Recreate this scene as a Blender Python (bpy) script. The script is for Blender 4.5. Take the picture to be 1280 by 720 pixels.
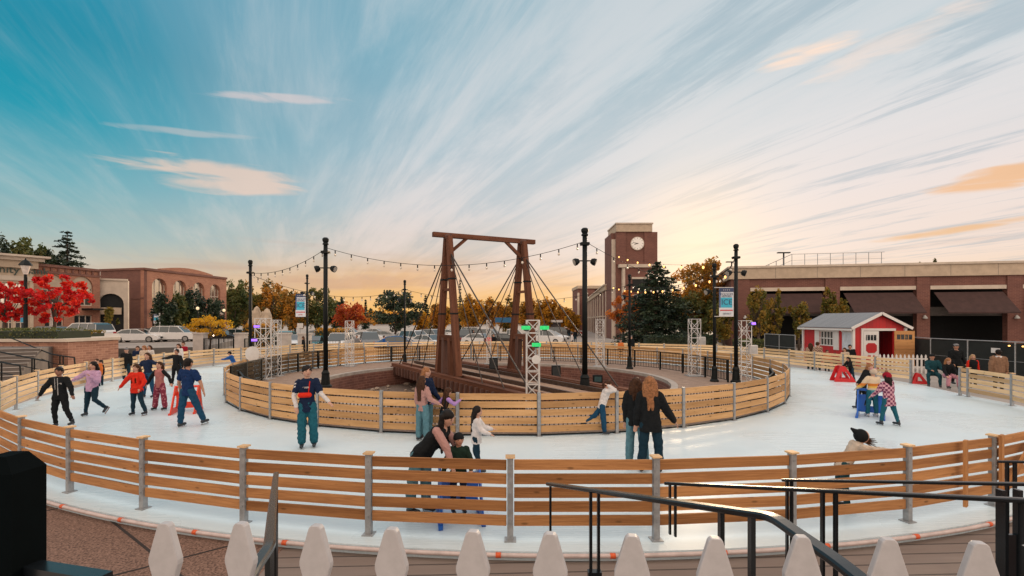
import bpy, bmesh, math, random
from math import sin, cos, pi, radians, hypot, atan2, sqrt
from mathutils import Vector, Matrix, noise
from mathutils.geometry import tessellate_polygon
import numpy as np
random.seed(7); rng = np.random.default_rng(7)
S = bpy.context.scene
for o in list(bpy.data.objects): bpy.data.objects.remove(o)
COL = S.collection

# ------------------------------------------------ camera
H = 2.85
cam = bpy.data.objects.new('camera', bpy.data.cameras.new('camera')); COL.objects.link(cam)
S.camera = cam
cam.location = (0, 0, H); cam.rotation_euler = (pi/2, 0, 0)
cam.data.sensor_width = 36; cam.data.lens = 600/1280*36
cam.data.shift_y = 40/1280
cam.data.clip_start = 0.05; cam.data.clip_end = 4000
S.render.resolution_x = 1024; S.render.resolution_y = 576

def lin(c):
    c = c/255
    return c/12.92 if c <= .04045 else ((c+.055)/1.055)**2.4
def rgb(r, g, b): return (lin(r), lin(g), lin(b), 1)

# ------------------------------------------------ world
SUN_AZ = radians(21); SUN_EL = radians(8)
world = bpy.data.worlds.new('World'); S.world = world; world.use_nodes = True
wt = world.node_tree; wt.nodes.clear()
def N(t, kind, **kw):
    n = t.nodes.new(kind)
    for k, v in kw.items():
        if k.startswith('i_'): n.inputs[k[2:]].default_value = v
        else: setattr(n, k, v)
    return n
def mth(t, op, a, b=None, c=None, clamp=False):
    n = t.nodes.new('ShaderNodeMath'); n.operation = op; n.use_clamp = clamp
    for i, v in enumerate((a, b, c)):
        if v is None: continue
        if isinstance(v, (int, float)): n.inputs[i].default_value = v
        else: t.links.new(v, n.inputs[i])
    return n.outputs[0]
def ramp(t, fac, stops, interp='LINEAR'):
    n = t.nodes.new('ShaderNodeValToRGB'); cr = n.color_ramp; cr.interpolation = interp
    while len(cr.elements) < len(stops): cr.elements.new(0.5)
    for e, (p, c) in zip(cr.elements, stops): e.position = p; e.color = c if len(c) == 4 else (*c, 1)
    t.links.new(fac, n.inputs[0]); return n.outputs[0]
def mixc(t, fac, a, b, mode='MIX'):
    n = t.nodes.new('ShaderNodeMix'); n.data_type = 'RGBA'; n.blend_type = mode
    for i, v in ((0, fac), (6, a), (7, b)):
        if isinstance(v, (int, float)): n.inputs[i].default_value = v
        elif isinstance(v, tuple): n.inputs[i].default_value = v
        else: t.links.new(v, n.inputs[i])
    return n.outputs[2]
def smooth(t, v, a, b):
    n = t.nodes.new('ShaderNodeMapRange'); n.interpolation_type = 'SMOOTHSTEP'
    t.links.new(v, n.inputs[0]); n.inputs[1].default_value = a; n.inputs[2].default_value = b
    return n.outputs[0]
tc = N(wt, 'ShaderNodeTexCoord'); sp = N(wt, 'ShaderNodeSeparateXYZ')
wt.links.new(tc.outputs['Generated'], sp.inputs[0])
dx, dy, dz = sp.outputs
el = mth(wt, 'MAXIMUM', dz, 0.0)
az = mth(wt, 'ARCTAN2', dx, dy)            # 0 = ahead, + to the right
def W(px, py=None): return px
left = ramp(wt, el, [(0, rgb(242,190,144)), (.06, rgb(220,198,172)), (.13, rgb(166,190,188)), (.21, rgb(104,174,186)), (.30, rgb(24,154,176)), (.40, rgb(0,140,166)), (.7, rgb(60,150,185)), (1, rgb(120,165,195))])
mid = ramp(wt, el, [(0, rgb(255,196,96)), (.05, rgb(248,188,108)), (.095, rgb(234,188,142)), (.14, rgb(214,200,188)), (.22, rgb(196,203,206)), (.32, rgb(166,193,204)), (.44, rgb(134,180,197)), (.55, rgb(112,170,190)), (.8, rgb(110,165,190)), (1, rgb(120,165,195))])
right = ramp(wt, el, [(0, rgb(255,214,158)), (.06, rgb(249,214,182)), (.12, rgb(244,224,210)), (.22, rgb(238,226,222)), (.33, rgb(208,216,220)), (.44, rgb(150,192,206)), (.6, rgb(120,170,190)), (1, rgb(120,165,195))])
fL = smooth(wt, az, -.82, -.12); fR = smooth(wt, az, -.05, .62)
base = mixc(wt, fR, mixc(wt, fL, left, mid), right)
# cirrus streaks: bands on a high sheet, parallel to azimuth -24 degrees, so they fan out from there
a0 = radians(-26)
den = mth(wt, 'ADD', el, .07)
ux = mth(wt, 'DIVIDE', dx, den); uy = mth(wt, 'DIVIDE', dy, den)
al = mth(wt, 'ADD', mth(wt, 'MULTIPLY', ux, sin(a0)), mth(wt, 'MULTIPLY', uy, cos(a0)))
ac = mth(wt, 'SUBTRACT', mth(wt, 'MULTIPLY', ux, cos(a0)), mth(wt, 'MULTIPLY', uy, sin(a0)))
def cloud(sa, sc, detail, off, dist=0.0, rough=.55):
    cb = N(wt, 'ShaderNodeCombineXYZ')
    wt.links.new(mth(wt, 'MULTIPLY', al, sa), cb.inputs[0]); wt.links.new(mth(wt, 'MULTIPLY', ac, sc), cb.inputs[1]); cb.inputs[2].default_value = off
    n = N(wt, 'ShaderNodeTexNoise'); n.inputs['Scale'].default_value = 1; n.inputs['Detail'].default_value = detail
    n.inputs['Roughness'].default_value = rough; n.inputs['Distortion'].default_value = dist
    wt.links.new(cb.outputs[0], n.inputs['Vector']); return n.outputs[0]
big = cloud(.22, .95, 5, 3.1, .5)
fine = cloud(.5, 3.4, 8, 9.3, .5, .68)
wisp = cloud(.9, 11, 6, 5.7, .35, .6)
cov = mth(wt, 'ADD', mth(wt, 'MULTIPLY', big, .58), mth(wt, 'ADD', mth(wt, 'MULTIPLY', fine, .32), mth(wt, 'MULTIPLY', wisp, .12)))
bias = mth(wt, 'MULTIPLY', smooth(wt, az, -.9, .5), .13)
m = smooth(wt, mth(wt, 'ADD', cov, bias), .47, .70)
lowfade = smooth(wt, dz, .02, .12)
m = mth(wt, 'MULTIPLY', mth(wt, 'MULTIPLY', m, mth(wt, 'MULTIPLY_ADD', lowfade, .5, .22)), mth(wt, 'MULTIPLY_ADD', smooth(wt, az, -.85, -.1), .55, .36))
ccol = ramp(wt, el, [(0, rgb(252,214,172)), (.12, rgb(244,222,210)), (.3, rgb(236,228,226)), (1, rgb(220,228,232))])
sky = mixc(wt, m, base, ccol)
gm = mth(wt, 'MULTIPLY', smooth(wt, mth(wt, 'ADD', fine, mth(wt, 'MULTIPLY', wisp, .25)), .64, .5), mth(wt, 'MULTIPLY', mth(wt, 'MULTIPLY', lowfade, .48), mth(wt, 'MULTIPLY_ADD', fR, .7, .3)))
sky = mixc(wt, gm, sky, rgb(158,178,190))
# low dark bars over the sunset
cb = N(wt, 'ShaderNodeCombineXYZ'); wt.links.new(mth(wt, 'MULTIPLY', az, 2.2), cb.inputs[0]); wt.links.new(mth(wt, 'MULTIPLY', dz, 30), cb.inputs[1])
nb = N(wt, 'ShaderNodeTexNoise'); nb.inputs['Scale'].default_value = 1.3; nb.inputs['Detail'].default_value = 6; wt.links.new(cb.outputs[0], nb.inputs['Vector'])
bars = mth(wt, 'MULTIPLY', smooth(wt, nb.outputs[0], .5, .68), mth(wt, 'MULTIPLY', smooth(wt, dz, .01, .05), smooth(wt, dz, .19, .09)))
sky = mixc(wt, mth(wt, 'MULTIPLY', bars, .38), sky, rgb(196,160,140))
# a few separate lit wisps at their own bearing and height
wn = N(wt, 'ShaderNodeTexNoise'); wn.inputs['Scale'].default_value = 1; wn.inputs['Detail'].default_value = 7; wn.inputs['Distortion'].default_value = .8
cb2 = N(wt, 'ShaderNodeCombineXYZ'); wt.links.new(mth(wt, 'MULTIPLY', az, 9), cb2.inputs[0]); wt.links.new(mth(wt, 'MULTIPLY', dz, 55), cb2.inputs[1]); wt.links.new(cb2.outputs[0], wn.inputs['Vector'])
def puff(px, py, w, h, tilt, col, amt):
    global sky
    a = atan2(px-640, 600); e = sin(math.atan((400-py)/hypot(600, px-640)))
    da = mth(wt, 'SUBTRACT', az, a); de = mth(wt, 'SUBTRACT', mth(wt, 'SUBTRACT', dz, e), mth(wt, 'MULTIPLY', da, tilt))
    q = mth(wt, 'ADD', mth(wt, 'POWER', mth(wt, 'ABSOLUTE', mth(wt, 'DIVIDE', da, w)), 2.0), mth(wt, 'POWER', mth(wt, 'ABSOLUTE', mth(wt, 'DIVIDE', de, h)), 2.0))
    q = mth(wt, 'ADD', q, mth(wt, 'MULTIPLY', mth(wt, 'SUBTRACT', wn.outputs[0], .5), 3.4))
    sky = mixc(wt, mth(wt, 'MULTIPLY', smooth(wt, q, 1.15, -.1), amt), sky, col)
puff(275, 222, .15, .028, .0, rgb(246,212,190), .7)
puff(345, 123, .12, .008, .12, rgb(232,212,208), .55)
puff(245, 166, .11, .006, .10, rgb(215,205,200), .42)
puff(1004, 68, .085, .014, .05, rgb(255,228,208), 1.0)
puff(1110, 58, .14, .018, .15, rgb(246,226,214), .6)
puff(1250, 222, .08, .018, .1, rgb(244,190,140), .9)
puff(1200, 286, .12, .006, .08, rgb(240,190,140), .9)
puff(455, 352, .22, .016, .0, rgb(205,160,135), .45)
# glow round the sun
sd = Vector((sin(SUN_AZ)*cos(SUN_EL), cos(SUN_AZ)*cos(SUN_EL), sin(SUN_EL)))
dp = N(wt, 'ShaderNodeVectorMath', operation='DOT_PRODUCT'); wt.links.new(tc.outputs['Generated'], dp.inputs[0]); dp.inputs[1].default_value = sd
g1 = mth(wt, 'POWER', mth(wt, 'MAXIMUM', dp.outputs['Value'], 0), 150); g2 = mth(wt, 'POWER', mth(wt, 'MAXIMUM', dp.outputs['Value'], 0), 9)
sky = mixc(wt, mth(wt, 'MULTIPLY', g2, .08), sky, (1.0, .89, .80, 1))
sky = mixc(wt, mth(wt, 'MULTIPLY', g1, .5), sky, (1.35, .98, .62, 1))
# overhead and behind the camera the sky is brightened, peach behind, as added fill
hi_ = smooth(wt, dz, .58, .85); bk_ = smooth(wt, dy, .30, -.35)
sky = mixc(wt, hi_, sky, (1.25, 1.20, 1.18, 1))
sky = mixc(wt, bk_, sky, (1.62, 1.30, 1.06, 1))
nish = N(wt, 'ShaderNodeTexSky', sky_type='NISHITA', sun_disc=False, sun_elevation=SUN_EL, sun_rotation=SUN_AZ)
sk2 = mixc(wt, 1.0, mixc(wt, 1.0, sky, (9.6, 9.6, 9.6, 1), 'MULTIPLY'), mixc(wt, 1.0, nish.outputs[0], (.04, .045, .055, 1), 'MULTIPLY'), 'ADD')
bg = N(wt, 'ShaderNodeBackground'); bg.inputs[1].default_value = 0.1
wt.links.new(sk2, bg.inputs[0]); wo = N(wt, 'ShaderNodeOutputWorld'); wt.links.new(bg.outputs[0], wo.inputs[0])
world.cycles.sampling_method = 'MANUAL'; world.cycles.sample_map_resolution = 512

# ------------------------------------------------ sun
sun = bpy.data.objects.new('sun', bpy.data.lights.new('sun', 'SUN')); COL.objects.link(sun)
sun.data.energy = 2.6; sun.data.angle = radians(10); sun.data.color = (1, .74, .48)
sun.rotation_euler = (-sd).to_track_quat('-Z', 'Y').to_euler()
S.view_settings.view_transform = 'Standard'; S.view_settings.look = 'None'
S.view_settings.exposure = 0.0; S.view_settings.gamma = 1
S.view_settings.use_curve_mapping = False
S.render.engine = 'CYCLES'

# ------------------------------------------------ helpers
def X(px, Z): return (px-640)*Z/600
def zz(py, Z): return H-(py-400)*Z/600
def g(px, py, z=0.0):
    Z = (H-z)*600/(py-400); return Vector((X(px, Z), Z, z))

MATS = {}
def mat(name, col, rough=.7, var=.12, scale=6, bump=0, metal=0, kind=None, trans=0, emit=0, col2=None, spec=.5, stretch=None):
    if name in MATS: return MATS[name]
    m = bpy.data.materials.new(name); m.use_nodes = True; t = m.node_tree; MATS[name] = m
    p = t.nodes['Principled BSDF']; p.inputs['Roughness'].default_value = rough; p.inputs['Metallic'].default_value = metal
    p.inputs['Specular IOR Level'].default_value = spec
    c = (*col[:3], 1); c2 = (*(col2 or tuple(max(0, v*(1-2*var)) for v in col[:3]))[:3], 1)
    tcn = N(t, 'ShaderNodeTexCoord'); vec = tcn.outputs['Object']
    if kind in ('wood', 'brick', 'boards', 'siding', 'metalroof', 'paver'): vec = tcn.outputs['UV']
    if stretch:
        mp = N(t, 'ShaderNodeMapping'); mp.inputs['Scale'].default_value = stretch; t.links.new(vec, mp.inputs[0]); vec = mp.outputs[0]
    h = None
    if kind == 'wood':
        mp = N(t, 'ShaderNodeMapping'); mp.inputs['Scale'].default_value = (1.2, 26, 1); t.links.new(vec, mp.inputs[0])
        n = N(t, 'ShaderNodeTexNoise'); n.inputs['Scale'].default_value = 2; n.inputs['Detail'].default_value = 6; n.inputs['Distortion'].default_value = .8; t.links.new(mp.outputs[0], n.inputs['Vector'])
        mp2 = N(t, 'ShaderNodeMapping'); mp2.inputs['Scale'].default_value = (.45, 5.5, 1); t.links.new(vec, mp2.inputs[0])
        n2 = N(t, 'ShaderNodeTexNoise'); n2.inputs['Scale'].default_value = 1; n2.inputs['Detail'].default_value = 1; t.links.new(mp2.outputs[0], n2.inputs['Vector'])
        vo = N(t, 'ShaderNodeTexVoronoi'); vo.inputs['Scale'].default_value = 1
        mp3 = N(t, 'ShaderNodeMapping'); mp3.inputs['Scale'].default_value = (2.6, 7.5, 1); t.links.new(vec, mp3.inputs[0]); t.links.new(mp3.outputs[0], vo.inputs['Vector'])
        knot = smooth(t, vo.outputs['Distance'], .17, .05)
        f = mth(t, 'ADD', mth(t, 'MULTIPLY', n.outputs[0], .55), mth(t, 'MULTIPLY', n2.outputs[0], .6))
        f = smooth(t, f, .38, .78)
        cc = mixc(t, f, c, c2); cc = mixc(t, mth(t, 'MULTIPLY', knot, .75), cc, tuple(v*.28 for v in col[:3])+(1,))
        mp4 = N(t, 'ShaderNodeMapping'); mp4.inputs['Scale'].default_value = (.13, .9, 1); t.links.new(vec, mp4.inputs[0])
        n4 = N(t, 'ShaderNodeTexNoise'); n4.inputs['Scale'].default_value = 1; n4.inputs['Detail'].default_value = 0; t.links.new(mp4.outputs[0], n4.inputs['Vector'])
        br_ = ramp(t, n4.outputs[0], [(.3, (.68, .64, .60)), (.5, (1, 1, 1)), (.7, (1.18, 1.2, 1.22))]); cc = mixc(t, 1.0, cc, br_, 'MULTIPLY')
        h = n.outputs[0]
    elif kind in ('brick', 'paver'):
        b = N(t, 'ShaderNodeTexBrick'); t.links.new(vec, b.inputs['Vector'])
        b.inputs['Scale'].default_value = 1; b.inputs['Brick Width'].default_value = .42 if kind == 'brick' else .22; b.inputs['Row Height'].default_value = .14 if kind == 'brick' else .11
        b.inputs['Mortar Size'].default_value = .012; b.inputs['Bias'].default_value = -.1
        b.inputs['Color1'].default_value = c; b.inputs['Color2'].default_value = c2; b.inputs['Mortar'].default_value = tuple(min(1, v*1.25+.04) for v in col[:3])+(1,)
        n = N(t, 'ShaderNodeTexNoise'); n.inputs['Scale'].default_value = scale; n.inputs['Detail'].default_value = 6; t.links.new(tcn.outputs['UV'], n.inputs['Vector'])
        cc = mixc(t, mth(t, 'MULTIPLY', smooth(t, n.outputs[0], .35, .7), .5), b.outputs[0], c2); h = b.outputs['Fac']
        h = mth(t, 'SUBTRACT', 1, h)
    elif kind in ('boards', 'siding', 'metalroof'):
        w = {'boards': 4.1, 'siding': 5, 'metalroof': 4.4}[kind]
        s2 = N(t, 'ShaderNodeSeparateXYZ'); t.links.new(vec, s2.inputs[0])
        axis = s2.outputs[1] if kind == 'boards' else s2.outputs[0]
        q = mth(t, 'MULTIPLY', axis, w); fr = mth(t, 'FRACT', q); idx = mth(t, 'FLOOR', q)
        wn_ = N(t, 'ShaderNodeTexWhiteNoise', noise_dimensions='1D'); t.links.new(idx, wn_.inputs['W'])
        gap = mth(t, 'ADD', smooth(t, fr, .09, .03), smooth(t, fr, .94, .99), clamp=True)
        n = N(t, 'ShaderNodeTexNoise'); n.inputs['Scale'].default_value = scale; n.inputs['Detail'].default_value = 6
        mp = N(t, 'ShaderNodeMapping'); mp.inputs['Scale'].default_value = (1, 8, 1) if kind == 'boards' else (8, 1, 1); t.links.new(vec, mp.inputs[0]); t.links.new(mp.outputs[0], n.inputs['Vector'])
        f = mth(t, 'ADD', mth(t, 'MULTIPLY', wn_.outputs[0], .5), mth(t, 'MULTIPLY', n.outputs[0], .6), clamp=True)
        cc = mixc(t, f, c, c2)
        cc = mixc(t, mth(t, 'MULTIPLY', gap, .85 if kind == 'boards' else .4), cc, tuple(v*.15 for v in col[:3])+(1,)); h = mth(t, 'SUBTRACT', 1, gap)
    else:
        n = N(t, 'ShaderNodeTexNoise'); n.inputs['Scale'].default_value = scale; n.inputs['Detail'].default_value = 7; n.inputs['Roughness'].default_value = .62; t.links.new(vec, n.inputs['Vector'])
        cc = mixc(t, smooth(t, n.outputs[0], .3, .72), c, c2); h = n.outputs[0]
    t.links.new(cc, p.inputs['Base Color'])
    if bump:
        b = N(t, 'ShaderNodeBump'); b.inputs['Strength'].default_value = bump; b.inputs['Distance'].default_value = .02
        t.links.new(h, b.inputs['Height']); t.links.new(b.outputs[0], p.inputs['Normal'])
    if emit:
        p.inputs['Emission Color'].default_value = c; p.inputs['Emission Strength'].default_value = emit
    if trans:
        tr = N(t, 'ShaderNodeBsdfTranslucent'); t.links.new(cc, tr.inputs[0]); mx = N(t, 'ShaderNodeMixShader'); mx.inputs[0].default_value = trans
        out = t.nodes['Material Output']; t.links.new(p.outputs[0], mx.inputs[1]); t.links.new(tr.outputs[0], mx.inputs[2]); t.links.new(mx.outputs[0], out.inputs[0])
    return m

def tag(o, label=None, cat=None, group=None, kind=None):
    if label: o['label'] = label
    if cat: o['category'] = cat
    if group: o['group'] = group
    if kind: o['kind'] = kind
    return o
def thing(name, label, cat, loc=(0, 0, 0), rz=0, group=None):
    o = bpy.data.objects.new(name, None); COL.objects.link(o); o.location = loc; o.rotation_euler = (0, 0, rz); o.empty_display_size = .1
    return tag(o, label, cat, group)
def wloc(o):
    v = Vector((0, 0, 0))
    while o: v = v+Vector(o.location); o = o.parent
    return v
def link(name, me, parent=None, local=False):
    o = bpy.data.objects.new(name, me); COL.objects.link(o)
    if parent:
        o.parent = parent
        if not local: o.location = -wloc(parent)
    return o
def copy_tree(o, parent=None):
    c = o.copy(); COL.objects.link(c); c.parent = parent
    for ch in list(o.children): copy_tree(ch, c)
    return c

class MB:
    """collects shapes; build() links them as one mesh object"""
    def __init__(s): s.v = []; s.f = []; s.m = []; s.uv = []; s.mi = 0
    def face(s, idx, uv=None):
        s.f.append(tuple(idx)); s.m.append(s.mi); s.uv.append(uv)
    def add(s, vs, fs, uvs=None):
        b = len(s.v); s.v += [tuple(v) for v in vs]
        for k, f in enumerate(fs): s.face([b+i for i in f], uvs[k] if uvs else None)
        return s
    def box(s, x0, x1, y0, y1, z0, z1, M=None):
        vs = [(x, y, z) for x in (x0, x1) for y in (y0, y1) for z in (z0, z1)]
        if M: vs = [M @ Vector(v) for v in vs]
        return s.add(vs, [(0,1,3,2),(4,6,7,5),(0,4,5,1),(2,3,7,6),(0,2,6,4),(1,5,7,3)])
    def bar(s, p0, p1, w, h=None, up=(0, 0, 1), taper=1.0):
        """oriented box from p0 to p1; w = across, h = along up; uv runs along its length"""
        h = h or w; p0 = Vector(p0); p1 = Vector(p1); d = p1-p0; L = d.length; d.normalize(); up = Vector(up)
        if abs(d.dot(up)) > .98: up = Vector((0, 1, 0)) if abs(d.y) < .9 else Vector((1, 0, 0))
        a = d.cross(up).normalized(); u = a.cross(d).normalized(); vs = []
        for p, k in ((p0, 1), (p1, taper)):
            for i, j in ((-1,-1),(1,-1),(1,1),(-1,1)): vs.append(p+a*(i*w*k/2)+u*(j*h*k/2))
        r = random.random()*40; q = random.random()*40; fs = []; uvs = []
        for i in range(4):
            j = (i+1) % 4; fs.append((i, i+4, j+4, j)); o = q+i*.37; c = w if i % 2 == 0 else h
            uvs.append([(r, o), (r+L, o), (r+L, o+c), (r, o+c)])
        fs += [(3,2,1,0),(4,5,6,7)]; uvs += [[(r,q),(r+.01,q),(r+.01,q+h),(r,q+h)]]*2
        fs = [tuple(reversed(f)) for f in fs]; uvs = [list(reversed(k)) for k in uvs]
        return s.add(vs, fs, uvs)
    def tube(s, pts, r, n=8, caps=True):
        pts = [Vector(p) for p in pts]; rs = r if isinstance(r, (list, tuple)) else [r]*len(pts); rings = []
        prev = None; b = len(s.v)
        for i, p in enumerate(pts):
            d = (pts[min(i+1, len(pts)-1)]-pts[max(i-1, 0)]).normalized()
            a = prev if prev is not None else (Vector((0,0,1)) if abs(d.z) < .9 else Vector((1,0,0)))
            a = (a-d*a.dot(d)).normalized(); prev = a; c = d.cross(a)
            for k in range(n):
                t = 2*pi*k/n; s.v.append(tuple(p+(a*cos(t)+c*sin(t))*rs[i]))
        for i in range(len(pts)-1):
            for k in range(n):
                j = (k+1) % n; s.face((b+i*n+k, b+i*n+j, b+(i+1)*n+j, b+(i+1)*n+k))
        if caps: s.face([b+k for k in range(n)][::-1]); s.face([b+(len(pts)-1)*n+k for k in range(n)])
        return s
    def sweep(s, pts, w, h, c=.25):
        """continuous flat bar with rounded edges along a path"""
        pts = [Vector(p) for p in pts]; n = 8; b = len(s.v)
        sec = [(-w/2, -h/2+c*h), (-w/2+c*h, -h/2), (w/2-c*h, -h/2), (w/2, -h/2+c*h), (w/2, h/2-c*h), (w/2-c*h, h/2), (-w/2+c*h, h/2), (-w/2, h/2-c*h)]
        for i, p in enumerate(pts):
            d = (pts[min(i+1, len(pts)-1)]-pts[max(i-1, 0)]).normalized(); a = d.cross(Vector((0, 0, 1))).normalized(); u = a.cross(d)
            for x, y in sec: s.v.append(tuple(p+a*x+u*y))
        for i in range(len(pts)-1):
            for k in range(n): j = (k+1) % n; s.face((b+i*n+k, b+i*n+j, b+(i+1)*n+j, b+(i+1)*n+k))
        s.face([b+k for k in range(n)][::-1]); s.face([b+(len(pts)-1)*n+k for k in range(n)]); return s
    def lathe(s, prof, c=(0, 0, 0), n=16):
        """prof = [(r, z)] turned round the vertical through c"""
        b = len(s.v)
        for r, z in prof:
            for k in range(n): t = 2*pi*k/n; s.v.append((c[0]+r*cos(t), c[1]+r*sin(t), c[2]+z))
        for i in range(len(prof)-1):
            for k in range(n): j = (k+1) % n; s.face((b+i*n+k, b+i*n+j, b+(i+1)*n+j, b+(i+1)*n+k))
        s.face([b+k for k in range(n)][::-1]); s.face([b+(len(prof)-1)*n+k for k in range(n)]); return s
    def ell(s, c, rx, ry, rz, n=12, m=8, M=None):
        b = len(s.v); c = Vector(c)
        for i in range(m+1):
            ph = pi*i/m
            for k in range(n):
                t = 2*pi*k/n; v = Vector((rx*sin(ph)*cos(t), ry*sin(ph)*sin(t), rz*cos(ph)))
                if M: v = M @ v
                s.v.append(tuple(c+v))
        for i in range(m):
            for k in range(n): j = (k+1) % n; s.face((b+i*n+k, b+(i+1)*n+k, b+(i+1)*n+j, b+i*n+j))
        return s
    def prism(s, poly, z0, z1):
        """closed ccw polygon [(x,y)] from z0 to z1"""
        n = len(poly); vs = [(x, y, z0) for x, y in poly]+[(x, y, z1) for x, y in poly]
        tri = tessellate_polygon([[Vector((x, y, 0)) for x, y in poly]]); fs = []
        for t in tri:
            a, b2, c = [Vector((*poly[i], 0)) for i in t]
            if (b2-a).cross(c-a).z < 0: t = (t[0], t[2], t[1])
            fs.append(tuple(i+n for i in t)); fs.append((t[2], t[1], t[0]))
        for i in range(n): j = (i+1) % n; fs.append((i, j, j+n, i+n))
        return s.add(vs, fs)
    def plate(s, outer, holes, M, th):
        """flat shape in (u, v) with holes, thickness th; M maps (u, d, v) to the world; front is d = 0, the back d = th"""
        loops = [outer]+list(holes); pts = [p for l in loops for p in l]; n = len(pts)
        tri = tessellate_polygon([[Vector((p[0], p[1], 0)) for p in l] for l in loops])
        vs = [M @ Vector((p[0], 0, p[1])) for p in pts]+[M @ Vector((p[0], th, p[1])) for p in pts]; fs = []
        for t in tri:
            a, b2, c = [Vector((*pts[i], 0)) for i in t]
            if abs((b2-a).cross(c-a).z) < 1e-10: continue
            if (b2-a).cross(c-a).z < 0: t = (t[0], t[2], t[1])
            fs.append(tuple(t)); fs.append((t[2]+n, t[1]+n, t[0]+n))
        k = 0
        for l in loops:
            ln = len(l)
            ar = sum(l[i][0]*l[(i+1) % ln][1]-l[(i+1) % ln][0]*l[i][1] for i in range(ln))
            ccw = ar > 0
            if l is not outer: ccw = not ccw
            for i in range(ln):
                a = k+i; b2 = k+(i+1) % ln
                fs.append((b2, a, a+n, b2+n) if ccw else (a, b2, b2+n, a+n))
            k += ln
        return s.add(vs, fs)
    def build(s, name, mats, parent=None, local=False, smooth=False):
        me = bpy.data.meshes.new(name); me.from_pydata(s.v, [], s.f)
        for m in (mats if isinstance(mats, (list, tuple)) else [mats]): me.materials.append(m)
        me.polygons.foreach_set('material_index', s.m)
        if smooth: me.polygons.foreach_set('use_smooth', [True]*len(s.f))
        uvl = me.uv_layers.new(name='UVMap').data; V = s.v; k = 0; buf = []
        for f, uv in zip(s.f, s.uv):
            if uv: buf += [c for q in uv for c in q]; continue
            a = V[f[0]]; b = V[f[1]]; c = V[f[2]] if len(f) > 2 else V[f[1]]
            nx = (b[1]-a[1])*(c[2]-a[2])-(b[2]-a[2])*(c[1]-a[1]); ny = (b[2]-a[2])*(c[0]-a[0])-(b[0]-a[0])*(c[2]-a[2]); nz = (b[0]-a[0])*(c[1]-a[1])-(b[1]-a[1])*(c[0]-a[0])
            l = sqrt(nx*nx+ny*ny+nz*nz) or 1; nx /= l; ny /= l; nz /= l
            if abs(nz) > .75:
                for i in f: buf += [V[i][0], V[i][1]]
            else:
                h = hypot(nx, ny) or 1; tx, ty = -ny/h, nx/h
                for i in f: buf += [V[i][0]*tx+V[i][1]*ty, V[i][2]]
        uvl.foreach_set('uv', buf); me.update()
        return link(name, me, parent, local)
def sheet(name, pts, z, m, parent=None):
    """flat sheet from an outline, built as setting"""
    mb = MB(); n = len(pts); tri = tessellate_polygon([[Vector((x, y, 0)) for x, y in pts]]); fs = []
    for t in tri:
        a, b, c = [Vector((*pts[i], 0)) for i in t]
        fs.append(t if (b-a).cross(c-a).z > 0 else (t[0], t[2], t[1]))
    mb.add([(x, y, z) for x, y in pts], fs); return mb.build(name, m, parent)
def annulus(mb, inner, outer, z0, z1=None):
    """flat or sloping band between two closed outlines of equal length"""
    n = len(inner); z1 = z0 if z1 is None else z1
    mb.add([(x, y, z0) for x, y in inner]+[(x, y, z1) for x, y in outer], [(i, i+n, (i+1) % n+n, (i+1) % n) for i in range(n)]); return mb
def resample(ctrl, step=None, count=None, closed=True):
    P = [Vector((*c, 0)) if len(c) == 2 else Vector(c) for c in ctrl]; n = len(P); fine_ = []
    for i in range(n if closed else n-1):
        p0 = P[i-1] if closed or i > 0 else P[0]; p1 = P[i]; p2 = P[(i+1) % n]; p3 = P[(i+2) % n] if closed or i+2 < n else P[-1]
        for k in range(24):
            t = k/24; fine_.append(.5*((2*p1)+(-p0+p2)*t+(2*p0-5*p1+4*p2-p3)*t*t+(-p0+3*p1-3*p2+p3)*t**3))
    if closed: fine_.append(fine_[0])
    else: fine_.append(P[-1])
    L = [0]
    for a, b in zip(fine_, fine_[1:]): L.append(L[-1]+(b-a).length)
    cnt = count or max(2, round(L[-1]/step)); out = []; j = 0
    for k in range(cnt if closed else cnt+1):
        s_ = L[-1]*k/cnt
        while j < len(L)-2 and L[j+1] < s_: j += 1
        t = (s_-L[j])/max(1e-9, L[j+1]-L[j]); out.append(fine_[j].lerp(fine_[j+1], min(1, t)))
    return out
def circ(cx, cy, r, n=96): return [(cx+r*cos(2*pi*k/n), cy+r*sin(2*pi*k/n)) for k in range(n)]
def text(body, size, M, m, name='lettering', parent=None, ex=.004, align='CENTER'):
    cu = bpy.data.curves.new('t', 'FONT'); cu.body = body; cu.size = size; cu.extrude = ex; cu.align_x = align; cu.align_y = 'CENTER'
    t = bpy.data.objects.new('t', cu); COL.objects.link(t)
    dg = bpy.context.evaluated_depsgraph_get(); me = bpy.data.meshes.new_from_object(t.evaluated_get(dg)); bpy.data.objects.remove(t)
    me.transform(M); me.materials.clear(); me.materials.append(m); return link(name, me, parent)
def face_frame(origin, u, up=(0, 0, 1)):
    """matrix whose x = along u, y = up, z = towards the viewer of the face (u x up)"""
    u = Vector(u).normalized(); v = Vector(up); n = u.cross(v)
    return Matrix(((u.x, v.x, n.x, origin[0]), (u.y, v.y, n.y, origin[1]), (u.z, v.z, n.z, origin[2]), (0, 0, 0, 1)))
def wall_frame(p0, p1):
    """(u, depth, v): u along p0->p1, depth away from a viewer who sees p0 on the left"""
    p0 = Vector((*p0, 0)); p1 = Vector((*p1, 0)); u = (p1-p0).normalized(); d = Vector((-u.y, u.x, 0))
    return Matrix(((u.x, d.x, 0, p0.x), (u.y, d.y, 0, p0.y), (0, 0, 1, 0), (0, 0, 0, 1))), (p1-p0).length

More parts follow.
